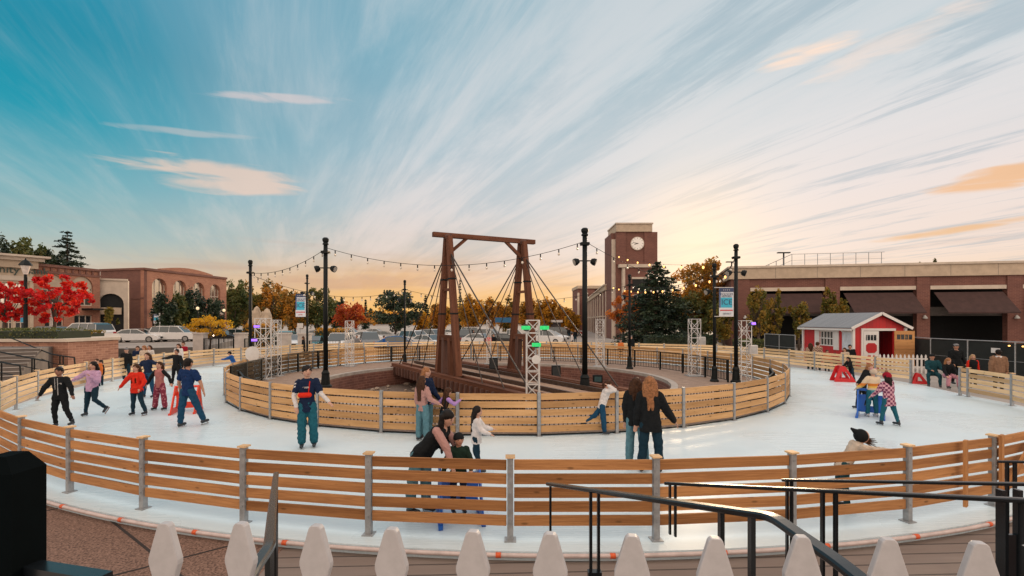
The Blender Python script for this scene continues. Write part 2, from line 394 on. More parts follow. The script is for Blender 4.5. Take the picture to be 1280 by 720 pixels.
black = mat('black_paint', (.006, .009, .010), .5, .1, spec=.2)
wmetal = mat('white_metal', (.62, .61, .6), .4, .05)
galv = mat('galvanised_steel', (.36, .375, .39), .5, .15, 12, metal=.3)
white = mat('white_paint', (.62, .61, .60), .6, .05, 4)
pine_shaded = mat('stained_shaded_pine', (.49, .24, .094), .75, col2=(.29, .13, .05), kind='wood', bump=.35, spec=.2)  # near boards: stain and the shaded side's darkness both put into the colour
pine_mid = mat('pine_board', (.63, .385, .185), .7, col2=(.45, .255, .11), kind='wood', bump=.3, spec=.2)
pine_pale_lit = mat('pale_sunlit_pine', (.78, .55, .33), .7, col2=(.60, .40, .21), kind='wood', bump=.2, spec=.2)  # pale caps; far boards carry their sunlit brightness in the colour
# ------------------------------------------------ ground, rink, pit
concrete = mat('plaza_concrete', (.36, .32, .29), .85, .12, .6, .1)
asphalt = mat('asphalt', (.16, .15, .145), .85, .15, .8, .1)
lot_m = mat('parking_surface', (.33, .29, .26), .8, .12, .5)
ice_m = mat('ice_surface', (.60, .725, .79), .36, .03, .9, .03, spec=.3)
aggr = mat('exposed_aggregate', (.30, .185, .14), .85, .3, 42, .35, col2=(.05, .03, .024), spec=.2)
paver = mat('brown_pavers', (.30, .205, .15), .8, scale=3, kind='paver', bump=.3, col2=(.20, .135, .10))
deck_m = mat('deck_boards', (.25, .205, .18), .75, scale=1.5, kind='boards', bump=.5, col2=(.15, .11, .09))
tag(sheet('ground', [(-900, -30), (900, -30), (900, 1500), (-900, 1500)], -.125, concrete), kind='structure')

PC = Vector((-.9, 23, 0)); PR = 8.1                    # the pit
outer_c = [(0.8+19.7*cos(radians(a)), 25.9+19.7*sin(radians(a))) for a in (-60, -75, -90, -105, -120, -135, -150, -165, 180, 166)]
outer_c += [(-17.3, 31.6), (-14.9, 36.2), (-9.2, 39.4), (-3, 40.6), (2.5, 40.2), (7, 38.6), (10.6, 36.8), (14.4, 34.4), (16.3, 30.4), (17.2, 26.5), (17.75, 22.2), (17.0, 18.4), (16.7, 16.3), (15.9, 14.2), (14.4, 11.5), (12.5, 9.6)]
outer_c = outer_c[::-1]                                 # anticlockwise seen from above is not needed; order: from the far right round the far side, left, near
_f = resample(outer_c, count=60*40)
_k = min(range(len(_f)), key=lambda i: abs(_f[i].x/_f[i].y*600) if _f[i].y < 10 else 9e9)
ring = [_f[(_k+40*i) % len(_f)] for i in range(60)]
cen = sum(ring, Vector())/len(ring)
def offset(P, d):
    out = []
    for i, p in enumerate(P):
        t = (P[(i+1) % len(P)]-P[i-1]).normalized(); n_ = Vector((t.y, -t.x, 0))
        if n_.dot(p-cen) < 0: n_ = -n_
        out.append(p+n_*d)
    return out
ringf = resample(outer_c, count=248)
IC = Vector((-.2, 23.85, 0)); IR = 12.1                # inner fence circle
ice_edge = offset(ringf, .30)
# ice ring
_t = ice_m.node_tree; _p = _t.nodes['Principled BSDF']; _tc = N(_t, 'ShaderNodeTexCoord'); _acc = None
for _a, _o in ((.3, 0), (1.35, 7), (2.4, 13), (-.5, 21)):
    _mp = N(_t, 'ShaderNodeMapping'); _mp.inputs['Rotation'].default_value = (0, 0, _a); _mp.inputs['Location'].default_value = (_o, _o*2, 0); _mp.inputs['Scale'].default_value = (.22, 9, 1)
    _nz = N(_t, 'ShaderNodeTexNoise'); _nz.inputs['Scale'].default_value = 1.3; _nz.inputs['Detail'].default_value = 3; _nz.inputs['Distortion'].default_value = 1.6
    _t.links.new(_tc.outputs['Object'], _mp.inputs[0]); _t.links.new(_mp.outputs[0], _nz.inputs['Vector'])
    _l = smooth(_t, mth(_t, 'ABSOLUTE', mth(_t, 'SUBTRACT', _nz.outputs[0], .5)), .018, .0)
    _acc = _l if _acc is None else mth(_t, 'MAXIMUM', _acc, _l)
_pn = N(_t, 'ShaderNodeTexNoise'); _pn.inputs['Scale'].default_value = .35; _pn.inputs['Detail'].default_value = 5; _t.links.new(_tc.outputs['Object'], _pn.inputs['Vector'])
_pat = smooth(_t, _pn.outputs[0], .42, .62); _src = _p.inputs['Base Color'].links[0].from_socket
_c1 = mixc(_t, mth(_t, 'MULTIPLY', _pat, .25), _src, (.54, .66, .73, 1))
_t.links.new(mixc(_t, mth(_t, 'MULTIPLY', _acc, .22), _c1, (.78, .86, .90, 1)), _p.inputs['Base Color'])
_t.links.new(mth(_t, 'MULTIPLY_ADD', mth(_t, 'MAXIMUM', _acc, _pat), .22, .24), _p.inputs['Roughness'])
mb = MB(); no = len(ice_edge)
inn = []
for p in ice_edge:
    d = (p-IC).normalized(); inn.append(IC+d*(IR-.14))
annulus(mb, [(p.x, p.y) for p in inn], [(p.x, p.y) for p in ice_edge], 0)
n0 = len(mb.v)
mb.add([(p.x, p.y, 0) for p in ice_edge]+[(p.x, p.y, -.125) for p in ice_edge], [(i, i+no, (i+1) % no+no, (i+1) % no) for i in range(no)])
tag(mb.build('ice', ice_m), kind='structure')
# walkway ring between inner fence and pit
c1 = circ(PC.x, PC.y, PR+.28, 96)
inw = []
for x, y in c1:
    d = Vector((x, y, 0))-PC; d.normalize()
    q = PC-IC; b_ = q.dot(d); c_ = q.dot(q)-(IR-.14)**2; inw.append(PC+d*(-b_+sqrt(b_*b_-c_)))
mb = MB(); annulus(mb, c1, [(p.x, p.y) for p in inw], .012)
tag(mb.build('walkway', paver), kind='structure')
curb_m = mat('pale_concrete', (.42, .37, .33), .8, .15, 3)
mb = MB(); cin = circ(PC.x, PC.y, PR, 96)
annulus(mb, cin, c1, .05); nn = 96
mb.add([(*p, .05) for p in c1]+[(*p, .0) for p in c1], [(i, i+nn, (i+1) % nn+nn, (i+1) % nn) for i in range(nn)])
mb.add([(*p, -.1) for p in cin]+[(*p, .05) for p in cin], [(i, i+nn, (i+1) % nn+nn, (i+1) % nn) for i in range(nn)])
tag(mb.build('pit_kerb', curb_m), kind='structure')
brick_dk = mat('red_brown_masonry', (.20, .085, .06), .85, scale=1.5, kind='brick', bump=.3, col2=(.12, .05, .038))
mb = MB(); mb.add([(*p, -1.1) for p in cin]+[(*p, -.1) for p in cin], [(i, i+nn, (i+1) % nn+nn, (i+1) % nn) for i in range(nn)])
tag(mb.build('pit_wall', brick_dk), kind='structure')
gravel = mat('pit_gravel', (.20, .15, .12), .9, .3, 9, .8, col2=(.08, .06, .05))
# the ground must be open over the pit: lay the ground as a ring round it instead of one solid sheet
gr = bpy.data.objects['ground']; bpy.data.objects.remove(gr)
mb = MB(); far = []
for k in range(96):
    t = 2*pi*k/96; d = Vector((cos(t), sin(t))); s_ = min((900/abs(d.x)) if abs(d.x) > 1e-6 else 1e9, (1500/abs(d.y)) if abs(d.y) > 1e-6 else 1e9)
    far.append((PC.x+d.x*s_, PC.y+d.y*s_))
annulus(mb, circ(PC.x, PC.y, PR+.2, 96), far, -.125); tag(mb.build('ground', concrete), kind='structure')
mb = MB(); prev = None
for r, z in ((0, -.95), (2, -.98), (4, -.95), (6, -1.0), (8.15, -.98)):
    cur = circ(PC.x, PC.y, max(r, .01), 96)
    if prev: annulus(mb, prev[0], cur, prev[1], z)
    prev = (cur, z)
tag(mb.build('pit_floor', gravel), kind='structure')
rock = MB()
for k in range(170):
    a = random.random()*2*pi; r = PR*sqrt(random.random())*.96; s_ = random.uniform(.06, .2)
    rock.ell((PC.x+r*cos(a), PC.y+r*sin(a), -.94), s_*random.uniform(.7, 1.4), s_, s_*.6, 6, 4)
tag(rock.build('rubble', mat('rubble', (.36, .28, .22), .9, .25, 5)), 'loose pale rubble scattered over the floor of the turntable pit', 'rubble', kind='stuff')

# foreground: aggregate paving and boards outside the near fence
near_pts = [p for p in ice_edge]
agg_poly = [(-30, 6), (-30, -10), (-4.0, -10), (-2.93, 5.45), (-3.0, 6.9), (-3.2, 8.2), (-6, 12), (-14, 20)]
tag(sheet('aggregate_paving', agg_poly, -.113, aggr), kind='structure')
M2 = MB(); M2.add([(-4.0, -10, -.1135), (14, -10, -.1135), (22, 14, -.1135), (-3.05, 8.2, -.1135)], [(0, 1, 2, 3)])
dk = M2.build('deck', deck_m)
c_, s_ = cos(radians(2.5)), sin(radians(2.5))
for l in dk.data.uv_layers[0].data: u, v = l.uv; l.uv = (u*c_+v*s_, -u*s_+v*c_)
tag(dk, kind='structure')
mb = MB()
for a, b in (((-9.2, 9.5), (-3.35, 5.2)), ((-7.6, 6.9), (-5.35, 10.2)), ((-5.2, 5.1), (-2.95, 6.9))): mb.bar((*a, -.112), (*b, -.112), .035, .006)
tag(mb.build('paving_joints', mat('joint', (.03, .022, .02), .9)), kind='structure')

# rim hose with orange clips
hose = MB(); pts = [p+Vector((0, 0, -.03)) for p in offset(ringf, .345)]
hose.tube(pts+[pts[0]], .028, 8, caps=False)
hs = thing('rim_pipe', 'pinkish white pipe running round the outer edge of the ice with orange clips', 'pipe', pts[0])
hose.build('pipe', mat('pipe_plastic', (.60, .50, .48), .5), hs, smooth=True)
orange = mat('orange_plastic', (.75, .12, .03), .5)
for i, p in enumerate(pts):
    if p.y < 13 and i % 3 == 0:
        t = (pts[(i+1) % len(pts)]-pts[i-1]).normalized(); k = MB(); k.tube([p-t*.035, p+t*.03], .034, 8); k.build('clip', orange, hs, smooth=True)
# black tape line beside ice on the near left
# ------------------------------------------------ wooden rink fences
def fence_panel(p, q, z0, m, parent, inset=.05, w=.032, boards=5, bh=.13, gap=.05):
    d = (q-p).normalized(); mb = MB()
    for k in range(boards):
        z = z0+k*(bh+gap)+bh/2
        mb.bar(p+d*inset+Vector((0, 0, z+random.uniform(-.004, .004))), q-d*inset+Vector((0, 0, z+random.uniform(-.004, .004))), w, bh)
    return mb.build('panel', m, parent)
def fence_post(p, d, z1, parent, cap=True, s=.078):
    n_ = Vector((-d.y, d.x, 0)); ang = atan2(d.y, d.x); Mx = Matrix.Translation(p) @ Matrix.Rotation(ang, 4, 'Z')
    mb = MB(); mb.box(-s/2, s/2, -s/2, s/2, .0, z1, Mx); mb.box(-.075, .075, -.075, .075, -.0, .012, Mx)
    for z in (.25, .62, .98): mb.tube([Mx @ Vector((0, s/2+.001, z)), Mx @ Vector((0, s/2+.012, z))], .012, 6); mb.tube([Mx @ Vector((0, -s/2-.012, z)), Mx @ Vector((0, -s/2-.001, z))], .012, 6)
    po = mb.build('post', galv, parent)
    if cap:
        mb = MB(); mb.box(-.062, .062, -.062, .062, z1+.001, z1+.022, Mx); mb.build('cap', pine_pale_lit, po)
of = thing('wooden_rink_fence', 'long outer fence of five horizontal pine boards between grey steel posts, enclosing the ice rink', 'fence', ring[0])
# opening in the fence at the right, where people sit, between pixels 1137 and 1200
gate0 = Vector((17.95, 21.6, 0)); gate1 = Vector((16.9, 18.1, 0))
n_ = len(ring)
for i, p in enumerate(ring):
    q = ring[(i+1) % n_]; mid_ = (p+q)/2
    near = mid_.y < 12.5
    m = pine_shaded if near else pine_pale_lit
    inside = lambda v: 17.9 < v.y < 21.75 and v.x > 15
    d = (q-p).normalized()
    if not inside(p): fence_post(p, d, 1.07, of)
    if inside(p) and inside(q): continue
    if inside(q) and not inside(p): fence_post(gate0 if p.y > 21 else gate1, d, 1.07, of); q = gate0 if p.y > 21 else gate1
    elif inside(p) and not inside(q): fence_post(gate1 if q.y < 19 else gate0, d, 1.07, of); p = gate1 if q.y < 19 else gate0
    if (q-p).length > .25: fence_panel(p, q, .19, m, of)
inf = thing('wooden_rink_fence', 'inner round fence of horizontal pine boards between grey steel posts, around the turntable pit', 'fence', (IC.x+IR, IC.y, 0))
ni = 38
ips = [Vector((IC.x+IR*sin(2*pi*(k+.43)/ni), IC.y-IR*cos(2*pi*(k+.43)/ni), 0)) for k in range(ni)]
for i, p in enumerate(ips):
    q = ips[(i+1) % ni]; fence_post(p, (q-p).normalized(), 1.07, inf, cap=False); fence_panel(p, q, .10, pine_mid, inf, bh=.155, gap=.042)
    mb = MB(); mb.bar(p+Vector((0, 0, .03)), q+Vector((0, 0, .03)), .03, .035); mb.build('ground_rail', black, inf)
# wooden gate posts at the right end of the near fence
gp = thing('wooden_gate', 'timber gate section with tall uprights at the right end of the near fence', 'gate', (6.95, 7.16, 0))
def onring(px, off=0):
    best = min(offset(ringf, off), key=lambda p: abs(640+p.x/p.y*600-px) if p.y < 14 else 9e9); return best
for px, w in ((1217, .10), (1250, .14)):
    p = onring(px, .07); b_ = MB(); b_.bar(p+Vector((0, 0, .12)), p+Vector((0, 0, 1.09)), w, .04, up=(0.7, -1, 0)); b_.build('upright', pine_shaded, gp)
mb = MB(); p = onring(1264, .1); q = onring(1292, .1)
mb.bar(p+Vector((0, 0, .2)), q+Vector((0, 0, .95)), .03, .09); mb.build('brace', pine_shaded, gp)

# ------------------------------------------------ black pit railing
rc = [(9.85, 21.9), (9.3, 25.0), (8.0, 28.2), (5.3, 30.9), (2.6, 32.4), (-1, 33.4), (-4.6, 33.8), (-8.0, 32.9), (-10.6, 30.2), (-11.7, 26.5), (-11.75, 22.5), (-11.0, 18.8)]
def railing(pts, h, label, name='pit_railing', post=.075, bal=.12, closed=False, cat='railing', z0=.012, grp=None):
    P = resample(pts, step=1.9, closed=False); r = thing(name, label, cat, P[0]+Vector((0, 0, z0)), group=grp)
    for i, p in enumerate(P):
        b_ = MB(); b_.bar(p+Vector((0, 0, z0)), p+Vector((0, 0, h+.02)), post); b_.build('post', black, r)
        if i+1 < len(P):
            q = P[i+1]; d = (q-p); L = d.length; d.normalize(); b_ = MB()
            b_.bar(p+Vector((0, 0, h)), q+Vector((0, 0, h)), .055, .04); b_.bar(p+Vector((0, 0, .1+z0)), q+Vector((0, 0, .1+z0)), .03, .025)
            k = bal
            while k < L-.03: v = p+d*k; b_.bar(v+Vector((0, 0, .1+z0)), v+Vector((0, 0, h)), .024); k += bal
            b_.build('baluster_panel', black, r)
    return r
railing(rc, 1.03, 'black metal railing with thin balusters curving round the far side of the turntable pit')
nr = [(IC.x+11.6*sin(a), IC.y-11.6*cos(a)) for a in [radians(v) for v in range(-62, 75, 12)]]
railing(nr, .86, 'low black railing standing right behind the near side of the inner wooden fence')

# ------------------------------------------------ turntable bridge with two timber A-frames
timber = mat('red_brown_timber', (.175, .074, .044), .8, spec=.15, col2=(.09, .038, .024), kind='wood', bump=.3)
timber_dk = mat('dark_timber', (.13, .06, .042), .75, col2=(.07, .035, .028), kind='wood', bump=.3)
rope = mat('dark_steel_rod', (.05, .04, .035), .5, metal=.3)
steel = mat('rusty_rail_steel', (.12, .075, .055), .5, .2, 8, metal=.5)
bd = Vector((.53, -.848, 0)); bd.normalize(); bp_ = Vector((-bd.y, bd.x, 0)); BC = Vector((-1.25, 23.4, 0))
# bd runs towards the camera and to the right, bp_ to the right and away
br = thing('railway_turntable', 'timber railway turntable bridge lying across the round pit, carrying rails and two A-frames', 'turntable', BC+Vector((0, 0, -.95)))
HL = 7.9
def bpt(a, b, z): return BC+bd*a+bp_*b+Vector((0, 0, z))
for s in (-1, 1):
    b_ = MB(); b_.bar(bpt(-HL, s*2.0, -.05), bpt(HL, s*2.0, -.05), .32, .62); b_.build('girder', timber, br)
    for k in range(34): a = -HL+.25+k*.47; b_ = MB(); b_.bar(bpt(a, s*2.22, -.36), bpt(a, s*2.22, .1), .12, .12, up=bd); b_.build('stud', timber_dk, br)
    b_ = MB(); b_.bar(bpt(-HL, s*.72, .27), bpt(HL, s*.72, .27), .07, .15); b_.build('rail', steel, br)
    b_ = MB(); b_.bar(bpt(-HL, s*1.45, .22), bpt(HL, s*1.45, .22), .12, .12); b_.build('guard_timber', timber, br)
b_ = MB()
for k in range(38):
    a = -HL+.2+k*.417; b_.bar(bpt(a, -1.8, .09), bpt(a, 1.8, .09), .2, .16)
b_.build('ties', timber_dk, br)
b_ = MB(); b_.bar(bpt(-HL, 0, -.3), bpt(HL, 0, -.3), 2.6, .3); b_.build('undercarriage', timber_dk, br)
plank_m = mat('worn_planks', (.36, .24, .17), .85, col2=(.22, .14, .10), kind='wood', bump=.3, spec=.2)
b_ = MB(); b_.bar(bpt(-HL, 0, .2), bpt(HL, 0, .2), .8, .05); b_.build('centre_boards', plank_m, br)
for s in (-1, 1): b_ = MB(); b_.bar(bpt(-HL, s*1.15, .2), bpt(HL, s*1.15, .2), .34, .05); b_.build('side_boards', plank_m, br)
apex = [Vector((X(560, 23.0), 23.0, 6.85)), Vector((X(653, 24.7), 24.7, 6.85))]
for s, ap in zip((-1, 1), apex):
    foot0 = Vector((ap.x, ap.y, .25))
    for e in (-1, 1):
        b_ = MB(); b_.bar(foot0+bd*(e*1.12), ap+bd*(e*.13)+Vector((0, 0, 0)), .29, .30, up=bp_, taper=.85); b_.build('leg', timber, br)
        b_ = MB(); b_.bar(foot0+bd*(e*.42)+Vector((0, 0, .0)), foot0+bd*(e*.34)+Vector((0, 0, 1.75)), .26, .26, up=bp_); b_.build('king_post', timber_dk if e < 0 else timber, br)
    for z, hw in ((1.75, .95), (4.05, .6)):
        b_ = MB(); b_.bar(foot0+bd*(-hw)+Vector((0, 0, z)), foot0+bd*hw+Vector((0, 0, z)), .24 if z < 2 else .14, .26 if z < 2 else .12); b_.build('cross_piece', timber, br)
    for z in (2.9, 4.55):
        for e in (-1, 1):
            k = (z)/(6.6); c0 = foot0+bd*(e*(1.12*(1-k)+.13*k))+Vector((0, 0, z)); b_ = MB(); b_.bar(c0-Vector((0, 0, .035)), c0+Vector((0, 0, .035)), .305, .315, up=bp_); b_.build('iron_band', black, br)
    b_ = MB(); b_.lathe([(.2, -.12), (.23, 0), (.2, .1), (.08, .14)], ap, 12); b_.build('apex_cap', timber_dk, br)
    # rods
    for e in (-1, 1):
        for dist, wid in ((6.9, .0), (5.0, .0), (3.3, .0)):
            top = ap+bd*(e*.2)+Vector((0, 0, -.75)); end = bpt(e*dist, s*2.0, .26)
            b_ = MB(); b_.tube([top, end], .032 if dist > 6 else .022, 6); b_.build('tie_rod', rope, br)
        b_ = MB(); b_.tube([ap+bd*(e*.13)+Vector((0, 0, -.3)), ap+bd*(e*.22)+Vector((0, 0, -.8))], [.04, .075], 8); b_.ell(ap+bd*(e*.24)+Vector((0, 0, -.82)), .1, .1, .1, 8, 6); b_.build('turnbuckle', black, br)
v = (apex[1]-apex[0]); vn = v.normalized()
b_ = MB(); b_.bar(apex[0]-vn*.75+Vector((0, 0, .05)), apex[1]+vn*.7+Vector((0, 0, .05)), .24, .22); b_.build('top_beam', timber, br)
for s, ap in zip((1, -1), apex):
    b_ = MB(); b_.bar(ap+Vector((0, 0, -.85)), ap+vn*(s*.95)+Vector((0, 0, -.02)), .13, .15); b_.build('beam_brace', timber, br)
# green lights and yellow pump box on the frames are part of the dressing
def speaker_box(px, py, Z, w, h, label, z=None):
    b_ = MB(); c = Vector((X(px, Z), Z, z if z is not None else zz(py, Z))); t = thing('loudspeaker', label, 'loudspeaker', c)
    b_.box(c.x-w/2, c.x+w/2, c.y-w*.4, c.y+w*.4, c.z, c.z+h); b_.build('cabinet', black, t)
    b_ = MB(); b_.box(c.x-w*.42, c.x+w*.42, c.y-w*.4-.012, c.y-w*.4-.002, c.z+h*.06, c.z+h*.94); b_.build('grille', mat('speaker_grille', (.03, .035, .038), .8), t)
    return t
speaker_box(617, 461, 25.2, .44, .58, 'black loudspeaker box standing on the turntable between the two timber A-frames')
speaker_box(695, 474, 23.2, .42, .66, 'black loudspeaker box standing on the turntable to the right of the white light tower')
b_ = MB(); c = Vector((X(747, 27.5), 27.5, -.75)); fl = thing('floodlight', 'small square black floodlight low on the brick pit wall, right of the tall pole', 'floodlight', c)
b_.box(c.x-.27, c.x+.27, c.y-.1, c.y+.1, c.z, c.z+.45); b_.build('housing', black, fl)
b_ = MB(); b_.box(c.x-.2, c.x+.2, c.y-.115, c.y-.103, c.z+.08, c.z+.37); b_.build('lens', mat('dim_glass', (.05, .1, .11), .1), fl)
b_ = MB(); c = Vector((X(571, 22.3), 22.3, .3)); gb = thing('valve_box', 'grey machinery box with a round dial at the foot of the left A-frame', 'machinery', c)
b_.box(c.x-.13, c.x+.13, c.y-.15, c.y+.15, c.z, c.z+.62); b_.build('box', mat('grey_green_metal', (.10, .12, .12), .5), gb)
b_ = MB(); b_.tube([c+Vector((0, -.151, .42)), c+Vector((0, -.18, .42))], .09, 14); b_.build('dial', wmetal, gb)
# ------------------------------------------------ light poles
def head_lamp(mb, c, d):
    d = Vector(d).normalized(); mb.tube([c, c+d*.1], [.09, .14], 10); mb.tube([c+d*.1, c+d*.2], [.14, .14], 10)
lens_m = mat('lamp_glass', (.5, .48, .44), .2)
poles = {}
def light_pole(px, py, ptop, label, r=.075, arms=True, tiers=2, base=True):
    p = g(px, py, .012); top = zz(ptop, p.y); t = thing('light_pole', label, 'light pole', p, group='black light poles round the pit')
    b_ = MB(); b_.lathe([(r*2.6, 0), (r*2.6, .06), (r*1.9, .12), (r*1.55, .55), (r*1.7, .6), (r*1.1, .72)], p, 14); b_.build('base', black, t, smooth=False)
    b_ = MB(); b_.tube([p+Vector((0, 0, .7)), Vector((p.x, p.y, top-.12))], [r, r*.85], 14); b_.build('shaft', black, t, smooth=True)
    b_ = MB(); b_.lathe([(r*1.25, -.3), (r*1.25, -.26), (r*.9, -.22), (r*1.3, -.14), (r*1.35, -.06), (r*.8, 0)], (p.x, p.y, top), 12); b_.build('finial', black, t)
    z1 = top-.62; z2 = top-1.28
    b_ = MB(); b_.box(p.x-r*1.5, p.x+r*1.5, p.y-r*1.5, p.y+r*1.5, z1-.05, z1+.05); b_.bar((p.x-.2, p.y, z1), (p.x+.2, p.y, z1), .04); b_.build('bracket', black, t)
    if arms:
        b_ = MB(); b_.bar((p.x-.24, p.y, z2), (p.x+.24, p.y, z2), .045); b_.build('crossarm', black, t)
        for sgn in (-1, 1):
            b_ = MB(); c = Vector((p.x+sgn*.24, p.y, z2)); head_lamp(b_, c, (sgn*.9, -.25, -.35))
            h_ = b_.build('flood_lamp', black, t, smooth=False)
            d = Vector((sgn*.9, -.25, -.35)).normalized(); b_ = MB(); b_.tube([c+d*.201, c+d*.21], .115, 10); b_.build('lens', lens_m, h_)
    poles[px] = Vector((p.x, p.y, z1)); return t
light_pole(731, 491, 285, 'tallest black light pole, standing behind the inner fence to the right of the A-frames', r=.11)
light_pole(407, 484, 297, 'tall black light pole with two round floodlights, standing left of the pit', r=.10)
light_pole(920, 478, 305, 'tall black light pole right of the blue and white rink banner', r=.09)
light_pole(313, 473, 325, 'leftmost black light pole, in front of the wide white lattice tower', r=.08, arms=False)
light_pole(384, 451, 343, 'slim black light pole carrying the left blue and white banner', r=.07)
light_pole(506, 455, 350, 'thin black light pole standing behind the left A-frame, in front of the dark green tree', r=.07)
light_pole(787, 461, 343, 'black light pole in front of the orange tree by the clock tower', r=.08)
light_pole(893, 477, 329, 'black light pole carrying the right blue and white banner', r=.075)

# ------------------------------------------------ string lights
bulb_dim = mat('bulb_glass', (.70, .62, .52), .2, emit=.1)
bulb_lit = mat('lit_bulb', (1.0, .50, .14), .3, emit=2.6)
def string(a, b, sag, n, label, lit=False, r=.045):
    a = Vector(a); b = Vector(b); t = thing('string_lights', label, 'string lights', a, group='strings of bulbs hung between the poles')
    f = lambda k: a.lerp(b, k)+Vector((0, 0, -sag*4*k*(1-k)))
    w = MB(); w.tube([f(i/24) for i in range(25)], .011 if not lit else .009, 5); w.build('wire', black, t)
    for i in range(n):
        c = f((i+.6)/n); k = MB(); k.tube([c+Vector((0, 0, .0)), c+Vector((0, 0, -.13))], .024, 6); so = k.build('socket', black, t)
        k = MB(); k.ell(c+Vector((0, 0, -.19)), r, r, r*1.35, 8, 6); k.build('bulb', bulb_lit if lit else bulb_dim, so, smooth=True)
P_ = poles
string(P_[313], P_[407]+Vector((0, 0, .15)), .35, 10, 'string of bulbs rising from the leftmost pole to the tall pole beside it')
string(P_[407]+Vector((0, 0, .2)), P_[731]+Vector((0, 0, .1)), .85, 15, 'long string of bulbs crossing in front of the timber A-frames')
string(P_[731]+Vector((0, 0, .1)), Vector((20.5, 52.4, 8.3)), 1.1, 15, 'string of bulbs leaving the tallest pole towards the parking garage roof')
string(P_[313]+Vector((0, 0, -.1)), P_[506], .75, 16, 'string of bulbs dipping from the far left pole behind the left banner')
string(P_[506], P_[787], .9, 20, 'faint string of bulbs low over the sunset behind the A-frames')
string(P_[787]+Vector((0, 0, .1)), P_[893]+Vector((0, 0, .3)), .5, 12, 'string of bulbs in front of the orange and dark trees')
string(P_[893], P_[920]+Vector((0, 0, .1)), .35, 6, 'short drooping string of bulbs between the two poles at the right banner', r=.05)
a_ = Vector((X(757, 40), 40, zz(309, 40))); b2_ = Vector((X(912, 30), 30, zz(345, 30)))
string(Vector((X(768, 58), 58, zz(317, 58))), Vector((X(892, 30), 30, zz(330, 30))), .5, 7, 'string of glowing bulbs across the brick clock tower', lit=True, r=.075)
string(Vector((X(763, 60), 60, zz(357, 60))), Vector((X(915, 32), 32, zz(340, 32))), .9, 13, 'string of glowing bulbs across the top of the dark conifer', lit=True, r=.075)

# ------------------------------------------------ lattice light towers
def beam_light(c, col, emit, parent_label, d=(-.4, -1, -.3)):
    t = thing('stage_light', parent_label, 'stage light', c); d = Vector(d).normalized()
    b_ = MB(); b_.tube([c-d*.12, c+d*.1], [.07, .1], 10); b_.build('housing', mat('light_housing', (.06, .07, .07), .4), t)
    b_ = MB(); s_ = d.cross(Vector((0, 0, 1))).normalized(); u_ = s_.cross(d)
    pa = c+d*.12
    for i in range(-3, 4):
        for j in range(-1, 2):
            q = pa+s_*(i*.034)+u_*(j*.034)-s_*.0+d*.02; b_.ell(q, .014, .021, .021, 6, 4)
    b_.build('led', mat('led_'+parent_label[:5].strip(), col, .3, emit=emit), t)
    b_ = MB(); b_.bar(pa-s_*.125, pa+s_*.125, .03, .10); b_.build('lamp_bar', mat('led_bar_'+parent_label[:5].strip(), tuple(v*.4 for v in col), .4, emit=.8), t)
def truss(px, py, ptop, w, label, legs4=True, Z=None):
    p = g(px, py, .012) if Z is None else Vector((X(px, Z), Z, .012)); top = zz(ptop, p.y); t = thing('lattice_tower', label, 'light tower', p, group='white lattice light towers')
    b_ = MB(); h = w/2; cs = [(-h, -h), (h, -h), (h, h), (-h, h)]
    for x, y in cs: b_.tube([(p.x+x, p.y+y, p.z), (p.x+x, p.y+y, top)], .021, 6)
    b_.build('chords', wmetal, t)
    b_ = MB(); n = max(4, round((top-p.z)/(w*1.0))); st = (top-p.z)/n
    for k in range(n+1):
        for i in range(4):
            (x0, y0), (x1, y1) = cs[i], cs[(i+1) % 4]; z = p.z+.03+k*(st-.005)
            b_.tube([(p.x+x0, p.y+y0, z), (p.x+x1, p.y+y1, z)], .014, 5)
            if k < n:
                a, c = ((x0, y0), (x1, y1)) if (k+i) % 2 else ((x1, y1), (x0, y0)); b_.tube([(p.x+a[0], p.y+a[1], z), (p.x+c[0], p.y+c[1], z+st)], .014, 5)
    b_.build('bracing', wmetal, t)
    b_ = MB(); b_.box(p.x-h-.15, p.x+h+.15, p.y-h-.15, p.y+h+.15, p.z, p.z+.03); b_.build('base_plate', galv, t)
    return t, p, top
t_, p_, top_ = truss(666, 0, 400, .34, 'white lattice light tower with green lights, nearest to the inner fence', Z=13.2)
for q in ((658, 409, 13.0), (681, 409, 13.1), (671, 430, 13.0)):
    beam_light(Vector((X(q[0], q[2]), q[2]-.05, zz(q[1], q[2]))), (.03, .55, .16), .9, {658: 'green stage light, left one of the upper pair on the middle white tower', 681: 'green stage light, right one of the upper pair on the middle white tower', 671: 'green stage light mounted below the other two on the middle white tower'}[q[0]], (-.15, -1, -.1))
def dish(px, py, Z, r, label):
    c = Vector((X(px, Z), Z, zz(py, Z))); t = thing('tower_speaker', label, 'loudspeaker', c); b_ = MB(); b_.tube([c+Vector((0, .12, 0)), c+Vector((0, -.1, 0))], [r*.6, r], 16); b_.build('cone', wmetal, t, smooth=False)
    b_ = MB(); b_.bar(c+Vector((0, .12, 0)), c+Vector((0, .12, r+.2)), .04); b_.build('bracket', galv, t)
dish(670, 449, 12.9, .12, 'round white loudspeaker on the middle white lattice tower')
truss(329, 474, 398, .52, 'wide white lattice light tower with purple lights, right beside the far left pole')
truss(345, 470, 400, .36, 'narrower white lattice light tower standing right of the one with purple lights')
beam_light(Vector((X(322, 21.6), 21.6, zz(408, 21.6))), (.35, .16, .95), 1.6, 'purple stage light, upper one on the left white lattice tower', (.2, -1, 0))
beam_light(Vector((X(319, 21.6), 21.6, zz(425, 21.6))), (.35, .16, .95), 1.2, 'purple stage light, lower one on the left white lattice tower', (.2, -1, 0))
dish(317, 442, 21.9, .34, 'large round white loudspeaker on the left white lattice tower')
truss(437, 458, 401, .40, 'white lattice light tower to the right of the tall pole with two round floodlights')
